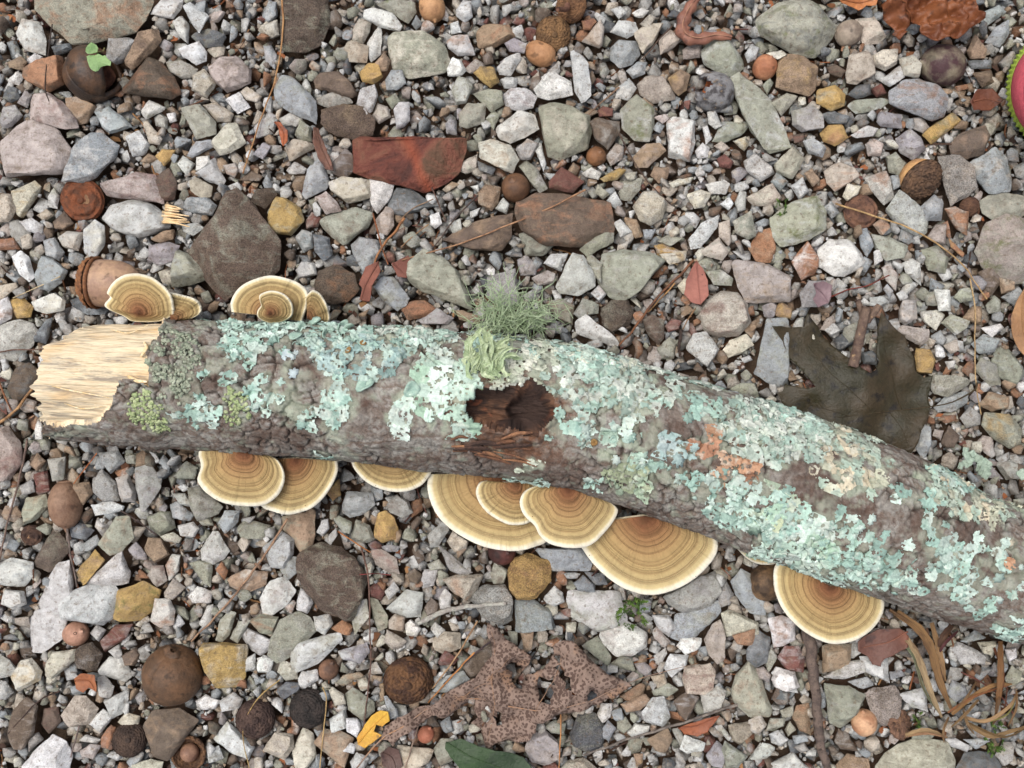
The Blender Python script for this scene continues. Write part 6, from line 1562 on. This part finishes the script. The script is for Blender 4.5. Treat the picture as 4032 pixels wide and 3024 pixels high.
for ci, (t, x, y, r, ang, lean, ca, cb, kd, label) in enumerate(CAPS):
    u, v_ = tp(t,x,y); R_ = r*K*S*.95; z = .0062+R_*.12+R_*.5*math.sin(math.radians(lean)); c = W(u,v_,z); em = empty('acorn_cupule', c); em.rotation_mode = 'QUATERNION'; em.rotation_quaternion = axis_rot(ang, 90-lean)
    tag(em, label, 'acorn cap', 'acorn caps lying in the gravel'); V, F = cap_mesh(R_, kd, ci*3.3); mt = two(ca, cb, scale=260, rough=.85, bump=.0006, c=tuple(int(q*.7) for q in cb))
    if kd == 'cup':
        V = [Vector((v.x, v.y, -v.z+R_*.55)) for v in V]; o = obj('cup', mesh('cup', V, [f[::-1] for f in F[:-1]]+[F[-1][::-1]]), mt, em); md = o.modifiers.new('t','SOLIDIFY'); md.thickness = R_*.16; md.offset = 0
        P = [(R_*.02,R_*.78),(R_*.3,R_*.72),(R_*.5,R_*.5),(R_*.6,R_*.2),(R_*.5,-.05*R_)]; V, F = lathe(P[::-1], 24); obj('small_nut', mesh('small_nut', [v*(1+.05*mn.noise(v*300)) for v in V], F), two((146,112,90),(116,86,70), scale=200, rough=.5), em)
    else:
        obj('bowl', mesh('bowl', V, F), mt, em)
        V, F = lathe([(R_*1.0,.0),(R_*.93,-R_*.06),(R_*.84,R_*.04),(R_*.6,R_*.22),(R_*.1,R_*.3)], 40); obj('inner_cup', mesh('inner_cup', V, F), two((150,116,84),(120,90,66), scale=300), em)
        hgt = R_*{'flat':.26,'scaly':.62,'ridged':.3}[kd]; V, F = lathe([(R_*.2,hgt*.9),(R_*.15,hgt+R_*.09),(R_*.1,hgt+R_*.12),(R_*.02,hgt+R_*.1)], 14); obj('stem_scar', mesh('stem_scar', [v*(1+.15*mn.noise(v*500)) for v in V], F), two(tuple(int(q*.8) for q in ca), cb, scale=400), em)
    if label.startswith('scaly acorn cap cut'):
        L = smooth_line([(0,0,hgt),(R_*.3,R_*.1,R_*1.0),(R_*.5,R_*.2,R_*1.7),(R_*.6,R_*.25,R_*2.6)], 10); obj('stem', tubes('stem', [(L, [R_*.2*(1-.04*k) for k in range(10)])], 8), two((112,78,62),(84,58,50)), em)
    if label.startswith('tilted'):
        V, F = lathe([(R_*.86,0),(R_*.9,-R_*.2),(R_*.7,-R_*.6),(R_*.3,-R_*.82),(R_*.02,-R_*.9)], 30); obj('nut', mesh('nut', V, F), two((196,154,104),(168,126,84), scale=160, rough=.45), em)
# the whole acorn beside the round fungus
u, v_ = tp('B0', 620, 180); R_ = .0089; em = empty('acorn', W(u, v_, .0125)); em.rotation_mode = 'QUATERNION'; em.rotation_quaternion = axis_rot(-4, 4)
tag(em, 'whole acorn with its scaly cap on, lying beside the round ochre fungus', 'acorn')
P = [(R_*.97,-.35*R_),(R_*1.02,0),(R_*1.03,R_*.5),(R_*.98,R_*.95),(R_*.84,R_*1.35),(R_*.6,R_*1.65),(R_*.25,R_*1.85),(R_*.06,R_*2.0),(R_*.02,R_*2.1)]
V, F = lathe(P, 40); obj('shell', mesh('shell', [v*(1+.015*mn.noise(v*150)) for v in V], F), two((172,140,112),(146,116,98), scale=110, rough=.5, c=(100,76,62)), em)
V, F = cap_mesh(R_*1.1, 'scaly', 77); o = obj('acorn_cup', mesh('acorn_cup', [Vector((v.x,v.y,-v.z*.8-.2*R_)) for v in V], [f[::-1] for f in F]), two((150,102,66),(112,74,50), scale=300, bump=.0006), em)
V, F = lathe([(R_*1.1,-.2*R_),(R_*1.14,-.1*R_),(R_*1.05,-.04*R_),(R_*.98,-.12*R_)], 40); obj('cup_rim', mesh('cup_rim', V, F), two((140,94,60),(106,70,48), scale=500), em)

# ---------------------------------------------------------------- leaves
def leaf(name, label, t, outline, ribs, cols, style, curl, lift, seed):
    px = [tp(t,*p) for p in outline]; u0 = sum(p[0] for p in px)/len(px); v0 = sum(p[1] for p in px)/len(px); c0 = W(u0, v0, .01)
    rr = max(math.hypot(p[0]-u0, p[1]-v0) for p in px)*S; zb = min(hq(c0.x, c0.y, rr*.6, 72), .0125)+lift; off = seed*7.7
    def zf(x, y): return zb+(1.5 if style == 'wet' else 1)*curl*((.45*mn.noise(Vector((x*170, y*170, off+4)))+.2*mn.noise(Vector((x*400, y*400, off+4))) if style == 'speckle' else 0)+mn.noise(Vector((x*38+off, y*38, off)))*.9+mn.noise(Vector((x*95+off, y*95, 3)))*.4+.5*((math.hypot(x-c0.x, y-c0.y)/rr)**2)+(.4*mn.noise(Vector((x*240, y*240, off)))+.25*mn.noise(Vector((x*480, y*480, off))) if style == 'wet' else 0))
    kz_ = (CAMH-zb)/CAMH*S; bd = [Vector(((p[0]-2016)*kz_, (1512-p[1])*kz_)) for p in px]
    B2 = []
    for i, p in enumerate(bd):          # finer, slightly nibbled edge
        q = bd[(i+1)%len(bd)]; m = max(1, int((q-p).length/.0016)); B2 += [p.lerp(q, k/m)+Vector((rnd.gauss(0,.00012), rnd.gauss(0,.00012))) for k in range(m)]
    xs_ = [p.x for p in B2]; ys_ = [p.y for p in B2]; st = max(rr/26, .0007); gxx, gyy = np.meshgrid(np.arange(min(xs_), max(xs_), st), np.arange(min(ys_), max(ys_), st))
    poly = [(p.x, p.y) for p in B2]; inn = pip(poly, gxx, gyy); pts = [Vector((a+rnd.uniform(-.2,.2)*st, b+rnd.uniform(-.2,.2)*st)) for a, b in zip(gxx[inn], gyy[inn])]
    nb = len(B2); vs, _, fs, *_r = delaunay_2d_cdt(B2+pts, [(i, (i+1)%nb) for i in range(nb)], [], 1, 1e-7)
    base_ = Vector((c0.x, c0.y, zb)); em = empty(name, base_); tag(em, label, 'leaf')
    fs = [f for f in fs if pip(poly, np.array([sum(vs[i].x for i in f)/len(f)]), np.array([sum(vs[i].y for i in f)/len(f)]))[0]]
    if style == 'speckle':           # torn gaps between the rolled lobes
        for hp in ([(1570,990),(1700,1070),(1690,1130),(1660,1190),(1600,1120)],[(1770,1100),(1860,1090),(1840,1230),(1790,1240),(1760,1170)],[(1880,970),(1910,1000),(2000,1180),(1950,1150),(1890,1050)],[(1500,1330),(1545,1340),(1520,1420),(1490,1400)],[(2080,1130),(2150,1160),(2120,1200),(2070,1190)]):
            hq_ = [((tp(t,*p)[0]-2016)*kz_, (1512-tp(t,*p)[1])*kz_) for p in hp]; fs = [f for f in fs if not pip(hq_, np.array([sum(vs[i].x for i in f)/len(f)]), np.array([sum(vs[i].y for i in f)/len(f)]))[0]]
    V = [Vector((v.x, v.y, zf(v.x, v.y)))-base_ for v in vs]; me = mesh('blade', V, fs); o = obj('blade', me, m_leaf(*cols, style), em); md = o.modifiers.new('t','SOLIDIFY'); md.thickness = .00025
    for k, rb in enumerate(ribs):
        L = smooth_line([((tp(t,*p)[0]-2016)*kz_, (1512-tp(t,*p)[1])*kz_, 0) for p in rb], 16); L = [Vector((p.x, p.y, zf(p.x, p.y)+.00012))-base_ for p in L]
        w = .00036 if k == 0 else .00018; vc = tuple(min(255, int(q*1.05+4)) for q in (cols[1] if style != 'speckle' else cols[0])) if k == 0 else tuple(int(a*.55+b*.45) for a, b in zip(cols[0], cols[1]))
        nm = 'midrib' if k == 0 else 'vein'; obj(nm, tubes(nm, [(L, [w*(1-.7*i/15) for i in range(16)])], 5), two(vc, cols[1], scale=300), em)
    return em
for k, q in enumerate(LEAVES): leaf(*q, seed=k+1)
# the sprout over the open shell: two leaflets on a thread of a stem
c = W(*tp('A0',600,340), .026); em = empty('sprout', c); tag(em, 'tiny bright green sprout with two lobed leaflets above the open shell', 'sprout')
gm_ = m_leaf((112,140,88),(130,158,102),(96,126,76),'smooth')
for pl, dz in (([(570,265),(600,282),(612,302),(604,325),(575,333),(548,336),(534,322),(536,300),(550,280)],.001),([(540,352),(560,342),(590,346),(612,335),(640,350),(655,345),(672,368),(692,385),(688,410),(664,405),(640,412),(628,418),(612,440),(596,446),(580,440),(565,428),(555,408),(546,380)],.0)):
    P = [W(*tp('A0',*p), .026+dz)-c for p in pl]; q = sum(P, Vector())/len(P); me = mesh('leaflet', [q+Vector((0,0,.0007))]+P, [(0, i+1, (i+1)%len(P)+1) for i in range(len(P))]); o = obj('leaflet', me, gm_, em, smooth=False); md = o.modifiers.new('t','SOLIDIFY'); md.thickness = .0002
L = smooth_line([W(*tp('A0',650,300),.010)-c, W(*tp('A0',640,318),.020)-c, W(*tp('A0',612,322),.025)-c, W(*tp('A0',575,330),.0265)-c], 10); obj('stalk', tubes('stalk', [(L, [.00025]*10)], 5), two((150,150,90),(124,110,74)), em)

# curled leaf at the top edge: a rolled strip
pts = [(1190,-40),(1150,20),(1105,90),(1080,170),(1110,230),(1190,248),(1290,225),(1390,235)]
L = smooth_line([W(*tp('A2',*p), .013) for p in pts], 34); c = L[0].copy(); em = empty('curled_leaf', c); tag(em, 'long brown leaf curled into a hooked roll at the top edge', 'leaf'); V=[]; F=[]
for k, p in enumerate(L):
    t_ = (L[min(k+1,33)]-L[max(k-1,0)]).normalized(); a = Vector((-t_.y, t_.x, 0)); rw = .0026*(.35+.65*math.sin(math.pi*min(.93,(k+2)/36)))*(1+.2*math.sin(k*1.3))
    for j in range(14):
        th_ = -0.9+j/13*4.9; q = rw*(1-.2*j/13); V.append(p-c+a*math.cos(th_)*q*1.15+Vector((0,0,1))*math.sin(th_)*q+Vector((0,0,.0004*mn.noise(p*400+Vector((j,0,0))))))
for k in range(33):
    for j in range(13): F.append((k*14+j, k*14+j+1, (k+1)*14+j+1, (k+1)*14+j))
o = obj('rolled_blade', mesh('rolled_blade', V, F), m_leaf((122,82,68),(146,100,80),(86,60,54),'smooth'), em); md = o.modifiers.new('t','SOLIDIFY'); md.thickness = .0003
L2 = [p-c+Vector((0,0,.0027*(.35+.65*math.sin(math.pi*min(.93,(k+2)/36))))) for k, p in enumerate(L)]; obj('midrib', tubes('midrib', [(L2, [.00025]*34)], 5), two((160,118,94),(130,92,76)), em)
# pale wood splinter right of the large oval stone
c = W(*tp('A0',1090,1335), .012); em = empty('wood_splinter', c); tag(em, 'pale frayed wood splinter at the tip of the large oval grey stone', 'splinter')
for k in range(9):
    y0 = 1278+k*13; y0 += rnd.uniform(-5,5); L = smooth_line([W(*tp('A0',1005+rnd.uniform(0,30),y0),.012)-c, W(*tp('A0',1085,y0+rnd.uniform(0,14)),.0122)-c, W(*tp('A0',1150+rnd.uniform(-60,40),y0+rnd.uniform(4,30)),.0125+rnd.uniform(0,.0008))-c], 7)
    obj('fibre', tubes('fibre', [(L, [rnd.uniform(.0004,.0008)*(1-.13*i) for i in range(7)])], 5), two((222,186,136),(236,208,166), scale=400), em)

# ---------------------------------------------------------------- twigs
for k, (w, ca, cb, label, t, pts) in enumerate(TWIGS):
    n = max(16, len(pts)*8); Q = smooth_line([(*tp(t,*p), 0) for p in pts], n); r = w*K*S*.95; zz = []
    for p in Q:
        q = W(p.x, p.y, .008); zz.append(hq(q.x, q.y, max(r, .001), 88) if abs(q.x) < HX and abs(q.y) < HY else .008)
    zz = np.array(zz); up = np.array([zz[max(0,i-5):i+6].max() for i in range(n)]); ker = np.hanning(11); ker /= ker.sum(); up = np.convolve(np.pad(up, 5, 'edge'), ker, 'valid')
    L = [W(p.x, p.y, float(min(z, .017))+r*.8) for p, z in zip(Q, up)]; L = [p+Vector((mn.noise(p*180+Vector((k,0,0))), mn.noise(p*180+Vector((0,k,5))), 0))*r*.9 for p in L]
    c = L[0].copy(); name = 'stick' if w > 9 else 'straw' if 'straw' in label or 'needle' in label else 'twig'
    thickk = w > 12; m_ = two(ca, cb, scale=300, rough=.8, bump=.0008 if thickk else .0004, c=tuple(int(q*.75) for q in cb))
    me = tubes(name, [([p-c for p in L], [r*(1-.3*i/n)*(1+.14*mn.noise(L[i]*300)) for i in range(n)])], 14 if thickk else 6)
    if thickk:
        for v in me.vertices: v.co += Vector((mn.noise(v.co*700), mn.noise(v.co*700+Vector((9,0,0))), mn.noise(v.co*700+Vector((0,9,0)))))*r*.22
    if thickk:
        em = empty(name, c); tag(em, label, name); obj('shaft', me, m_, em)
        for q in range(3):
            i = int(n*(.2+.28*q)); p = L[i]-c; a = Vector((rnd.uniform(-1,1), rnd.uniform(-1,1), .7)).normalized(); obj('knob', tubes('knob', [([p, p+a*r*1.0, p+a*r*1.35], [r*.5, r*.36, r*.15])], 8), m_, em)
    else: tag(obj(name, me, m_, loc=c), label, name, 'twigs and straws strewn over the gravel')
t, *brs = FORK; c = W(*tp(t,700,600), .016); em = empty('forked_stick', c); tag(em, 'grey brown forked stick stub poking out behind the dark oak leaf', 'stick')
for k, b in enumerate(brs):
    L = smooth_line([W(*tp(t,*p), .015+.0015*i) for i, p in enumerate(b)], 14); w = [.0020,.0012,.0015][k]
    nm = 'shaft' if k == 0 else 'fork_branch'; me = tubes(nm, [([p-c for p in L], [w*(1-.15*i/13)*(1+.1*mn.noise(p*400)) for i, p in enumerate(L)])], 12)
    for v in me.vertices: v.co += Vector((mn.noise(v.co*800), mn.noise(v.co*800+Vector((9,0,0))), 0))*w*.2
    obj(nm, me, two((118,98,84),(88,70,62), scale=260, bump=.0007, c=(170,140,104)), em)

# ---------------------------------------------------------------- dry grass tuft
s = N('dry_grass', .65, .3); uv = s.attr('luv').outputs['Vector']; g1 = s.noise(1, 4, .6, s.scale(uv, (1.2, 9, 1))); g2 = s.noise(1, 3, .6, s.scale(uv, (3.5, 1.2, 1)))
k_ = s.mix(1, s.attr('tint').outputs['Color'], s.ramp(g1, [(.3,.6),(.5,1.),(.7,1.25)]), 'MULTIPLY'); s.col(s.mix(s.ramp(g2, [(.52,0.),(.66,.7)]), k_, rgba((88,64,46)))); s.bump(g1, .0006); M_GRASS = s.m
c = W(*tp('C3',1280,1340), .009); em = empty('dry_grass_tuft', c); tag(em, 'tuft of dry straw coloured grass blades at the lower right under the log', 'dry grass')
BL = ((84,(170,130,86),[(945,690),(1090,800),(1165,930),(1210,1100),(1285,1290)]),(58,(196,168,128),[(1000,840),(1080,965),(1160,1190),(1228,1345)]),(50,(180,142,100),[(1165,755),(1220,960),(1250,1120)]),
    (60,(150,108,70),[(1592,870),(1592,1100),(1565,1325)]),(42,(164,124,80),[(1290,1325),(1440,1200),(1560,1142),(1665,1138)]),(66,(112,82,64),[(1290,770),(1230,860),(1205,960)]),(34,(186,150,108),[(1350,1340),(1500,1368),(1640,1285),(1700,1190)]),
    (40,(186,150,104),[(1390,1390),(1530,1462),(1660,1430),(1790,1390)]),(48,(198,164,120),[(1000,1452),(1130,1428),(1262,1470)]),(26,(154,116,78),[(1605,1140),(1580,1260),(1545,1390)]),(24,(178,142,96),[(1455,1235),(1370,1330),(1285,1405)]),
    (20,(170,132,92),[(1440,1125),(1390,1210),(1310,1300)]),(22,(180,142,100),[(1270,1340),(1240,1420),(1240,1500)]),(20,(160,124,86),[(1690,1180),(1690,1290),(1640,1400)]),(26,(190,156,112),[(1360,1300),(1390,1390),(1430,1450)]))
BL = list(BL)+[(w*.45, tuple(int(q*rnd.uniform(.75,1.1)) for q in ca), [(x+rnd.uniform(-60,60), y+rnd.uniform(-20,50)) for x, y in pts[:-1]]+[pts[-1]]) for w, ca, pts in BL[:10]]
for w, ca, pts in BL:
    L = smooth_line([(*tp('C3',*p), 0) for p in pts], 18); V=[]; F=[]; ph = rnd.uniform(0,6); hmax = rnd.uniform(.002,.007)
    for k, p in enumerate(L):
        t_ = L[min(k+1,17)]-L[max(k-1,0)]; t_.normalize(); a = Vector((-t_.y, t_.x, 0)); ww = w*K*.33*(math.sin(math.pi*(.2+.74*k/17))**.7)*(1+.12*math.sin(k*1.9+ph)); tw = math.sin(ph+k*.18)*.6
        z = .0135+hmax*math.sin(math.pi*k/17)
        for s_ in (-1, -.33, .33, 1): V.append(W(p.x+a.x*ww*s_, p.y+a.y*ww*s_, z+s_*tw*ww*S*.45+abs(s_)*ww*S*.28)-c)
    for k in range(17):
        for s_ in range(3): F.append((k*4+s_, k*4+s_+1, k*4+s_+5, k*4+s_+4))
    me = mesh('blade', V, F); vattr(me, 'luv', np.array([(k/17*w*.02, (j-1.5)*.34, w*.1) for k in range(18) for j in range(4)])); o = obj('blade', me, M_GRASS, em, smooth=False); attr(me, 'tint', np.tile(np.array(lin(ca))*.62*rnd.uniform(.75,1.15), (72,1))); md = o.modifiers.new('t','SOLIDIFY'); md.thickness = .00022
# ---------------------------------------------------------------- moss
def moss(t, x, y, spread, nfr, hgt, label, z0):
    c = W(*tp(t,x,y), z0); em = empty('moss_tuft', c); tag(em, label, 'moss')
    for k in range(nfr):
        a = rnd.uniform(0,6.28); q = math.sqrt(rnd.random()); p = Vector((math.cos(a)*spread[0]*q, math.sin(a)*spread[1]*q, 0))*K*S; d = Vector((rnd.gauss(0,.6), rnd.gauss(0,.6), 1)).normalized(); h_ = hgt*rnd.uniform(.6,1.2); V=[]; F=[]
        for i in range(22):
            f_ = i/22; s0 = p+d*h_*f_; b = rnd.uniform(0,6.28); e = (Vector((math.cos(b), math.sin(b), .7))).normalized()*h_*.42*(1-.5*f_); sd_ = e.cross(d).normalized()*h_*.055; n_ = len(V); V += [s0-sd_, s0+sd_, s0+e*.6+sd_*.8, s0+e, s0+e*.6-sd_*.8]; F.append((n_,n_+1,n_+2,n_+3,n_+4))
        obj('frond', mesh('frond', V, F), two(*[((66,92,36),(96,120,52)),((80,108,44),(110,136,64)),((52,74,32),(80,104,44))][k%3], scale=500), em)
moss('C2', 770, 690, (95,95), 34, .0036, 'green moss tuft wedged between the pale block and the rough block', .014)
moss('C3', 1550, 1450, (60,110), 26, .0030, 'bright green moss at the lower right beside the dry grass', .009)
moss('C3', 1075, 1350, (36,50), 9, .0026, 'little green moss left of the dry grass base', .009)
moss('A2', 1700, 1290, (40,60), 12, .0022, 'dark green moss crumb left of the speckled green grey stone', .010)
# ---------------------------------------------------------------- fruticose lichens
lines = []; b0 = tp('B2', 10, 480); 
for k in range(125):
    a = math.radians(rnd.gauss(92, 44)); reach = rnd.uniform(80, 290)*(1-.25*abs(math.cos(a))); bx, by = b0[0]+rnd.uniform(-60,70), b0[1]+rnd.uniform(-26,10); ph, cu = rnd.uniform(0,6.28), rnd.uniform(-1.1,1.1); pts=[]; z1 = rnd.uniform(.014,.048)
    x, y, aa = bx, by, a
    for i in range(13):
        f_ = i/12; pts.append(W(x, y, .034+(z1-.034)*f_+.003*math.sin(f_*7+ph))); st = reach/12; x += math.cos(aa)*st; y -= math.sin(aa)*st; aa += cu*.22+.55*math.sin(i*1.6+ph)+rnd.gauss(0,.18)
    lines.append((pts, [.00018*(1-.5*i/12) for i in range(13)]))
    for _ in range(3):
        i = rnd.randrange(3, 12); p = pts[i]; d = Vector((rnd.gauss(0,1), rnd.gauss(0,1), rnd.gauss(0,.5))).normalized(); e = Vector((rnd.gauss(0,1), rnd.gauss(0,1), 0))*.35; L = [p+(d+e*j/5)*.0011*j for j in range(6)]; lines.append((L, [.00016*(1-.1*j) for j in range(6)]))
c = W(*b0, .034); tag(obj('beard_lichen', tubes('beard_lichen', [([p-c for p in L], r) for L, r in lines], 4), two((146,164,126),(176,190,156), scale=300, rough=.9), loc=c), 'tangled grey green beard lichen rising from the upper edge of the log', 'lichen')
c = W(*tp('B1',1440,680), .053); em = empty('tufted_lichen', c); tag(em, 'yellow green strap branched lichen tuft on top of the log by the knot hole', 'lichen')
for k in range(74):
    a = math.radians(rnd.uniform(0,360)) if k % 3 else math.radians(rnd.gauss(75,30)); q = rnd.uniform(0,1); st = Vector((rnd.gauss(0,.0028), rnd.gauss(0,.002), 0)); d = Vector((math.cos(a), math.sin(a), rnd.uniform(.2,.9))).normalized(); ln = rnd.uniform(.0035,.0085)*(1.3 if k%3 == 0 else .8); V=[]; F=[]; sd_ = d.cross(Vector((rnd.gauss(0,.4),rnd.gauss(0,.4),1))).normalized()
    for i in range(7):
        f_ = i/6; p = st+d*ln*f_+Vector((0,0,-.002*f_*f_))+sd_*.0011*math.sin(f_*4+k); w = .0011*(1-.45*f_)*(1+.25*math.sin(i*2.1+k)); V += [p-sd_*w+Vector((0,0,.0003)), p+Vector((0,0,-.0001)), p+sd_*w+Vector((0,0,.0003))]
    for i in range(6): F += [(i*3,i*3+1,i*3+4,i*3+3),(i*3+1,i*3+2,i*3+5,i*3+4)]
    n_ = len(V); tipv = V[-2]
    for s_ in (-1,1):
        e = (d*.7+sd_*s_*.8).normalized()*ln*.28; V += [tipv-sd_*.0003, tipv+sd_*.0003, tipv+e]; F.append((n_,n_+1,n_+2)); n_ += 3
    o = obj('branch', mesh('branch', [v for v in V], F), two(*[((154,168,128),(182,194,158)),((170,182,142),(194,204,170)),((138,154,116),(166,182,144))][k%3], scale=500), em, smooth=False); md = o.modifiers.new('t','SOLIDIFY'); md.thickness = .0002
c = W(*tp('B3',1440,1300), .016); em = empty('leafy_lichen', c); tag(em, 'loose mint green lichen with rounded curled lobes above the right end of the log', 'lichen')
for k, (x, y, r) in enumerate(((1375,1230,30),(1395,1265,36),(1380,1300,30),(1420,1240,22),(1470,1290,34),(1490,1310,40),(1490,1350,44),(1500,1375,30),(1460,1330,30),(1440,1270,26),(1725,1370,34),(1345,1320,24))):
    p = W(*tp('B3',x,y), .017+.0004*(k%4))-c; r_ = r*K*S*.78; V=[p+Vector((0,0,r_*.2))]; F=[]; aa = rnd.uniform(0,6.28)
    for i in range(4):
        for j in range(14): a = 6.2832*j/14; q = (i+1)/4*(1+.16*math.sin(4*a+aa)*(i > 1)); V.append(p+Vector((math.cos(a)*q*r_*1.05, math.sin(a)*q*r_*1.2, r_*(.2+.55*((i+1)/4)**2*math.sin(a+aa)+.18*math.sin(3*a+aa)*(i+1)/4))))
    F += [(0,1+j,1+(j+1)%14) for j in range(14)]
    for i in range(3): F += [(1+i*14+j, 15+i*14+j, 15+i*14+(j+1)%14, 1+i*14+(j+1)%14) for j in range(14)]
    o = obj('lobe', mesh('lobe', V, F), two((158,176,158),(178,194,176), scale=700, bump=.0006), em); md = o.modifiers.new('t','SOLIDIFY'); md.thickness = .0003
# ---------------------------------------------------------------- the shoe
uc, vc, RR = 4214, 357, 247; c = W(uc, vc, .008); em = empty('shoe', c); tag(em, 'pink shoe toe with a lime green serrated rim at the right edge', 'shoe')
pink, lime, navy = two((204,92,104),(188,82,94), scale=600, rough=.8), two((168,190,78),(150,172,66), scale=500, rough=.6), two((44,40,62),(58,52,76), scale=500)
def toe(rad, z, n=140, saw=0):
    out = []
    for i in range(n):
        a = 2*math.pi*i/n; q = rad*(1+saw*(i%2)*(.6+.8*vn([[i*.7,z*900,0]],5)[0])); x = uc+q*math.cos(a)*(1 if math.cos(a) < 0 else 3.2); y = vc+q*math.sin(a); out.append(W(x, y, z)-c)
    return out
def loft(name, rings, mat, close=True):
    n = len(rings[0]); V = [p for r_ in rings for p in r_]; F = [(k*n+i, k*n+(i+1)%n, (k+1)*n+(i+1)%n, (k+1)*n+i) for k in range(len(rings)-1) for i in range(n)]
    if close: F += [tuple(range(n))[::-1], tuple((len(rings)-1)*n+i for i in range(n))]
    return obj(name, mesh(name, V, F), mat, em, smooth=False)
loft('outsole', [toe(RR*.97,.006), toe(RR,.009,saw=.03), toe(RR*1.0,.015,saw=.035), toe(RR*.96,.019)], lime)
loft('upper', [toe(RR*.95,.0185), toe(RR*.935,.024), toe(RR*.88,.030), toe(RR*.75,.036), toe(RR*.5,.040), toe(RR*.2,.0415)], pink).data.shade_smooth()
loft('stripe', [toe(RR*.74,.0368), toe(RR*.70,.0382), toe(RR*.52,.0412), toe(RR*.48,.0408)], navy, False)

# ---------------------------------------------------------------- leaf litter between the stones
V=[]; F=[]; C=[]
LITC = [(92,62,46),(116,78,54),(140,88,58),(78,58,48),(150,112,76),(104,70,62),(68,52,44)]
for k in range(2600):
    x, y = rnd.uniform(-.21,.21), rnd.uniform(-.16,.16); i, j = cell(x, y)
    if Hm[j,i] > .0078 or MASK[j,i]: continue
    z = Hm[j,i]*.8+.0008; c = np.array(lin(rnd.choice(LITC)))*rnd.uniform(.7,1.2); a = rnd.uniform(0,6.28); b = len(V); nrm = Matrix.Rotation(rnd.gauss(0,.5),3,'X') @ Matrix.Rotation(rnd.gauss(0,.5),3,'Y') @ Matrix.Rotation(a,3,'Z')
    if k % 3:
        r = rnd.uniform(.0006,.0026); m = 7; V += [Vector((x,y,z))+nrm @ Vector((r*math.cos(6.28*q/m)*rnd.uniform(.6,1.2), r*.6*math.sin(6.28*q/m)*rnd.uniform(.6,1.2), rnd.uniform(-.0003,.0004))) for q in range(m)]; F += [(b, b+q, b+q+1) for q in range(1, m-1)]; C += [c]*m
    else:
        l_ = rnd.uniform(.002,.008); w = rnd.uniform(.00015,.0004)
        for e in (-1, 0, 1):
            for d in (Vector((0,w,0)), Vector((0,-w*.6,w)), Vector((0,-w*.6,-w))): V.append(Vector((x,y,z))+nrm @ (Vector((l_*e, .0006*(1-abs(e)), 0))+d))
        C += [c]*9
        for e in (0,1):
            for d in range(3): p0 = b+e*3+d; p1 = b+e*3+(d+1)%3; F += [(p0, p1, p1+3), (p0, p1+3, p0+3)]
me = npmesh('leaf_litter', np.array([q[:] for q in V]), np.array(F)); attr(me, 'tint', np.array(C)); s = N('litter', .85, .2); s.col(s.mix(.7, s.attr('tint').outputs['Color'], s.ramp(s.noise(900,4), [(.3,.65),(.7,1.2)]), 'MULTIPLY'))
tag(obj('leaf_litter', me, s.m, smooth=False), 'brown crumbs of dead leaf and needle between the stones', kind='stuff')
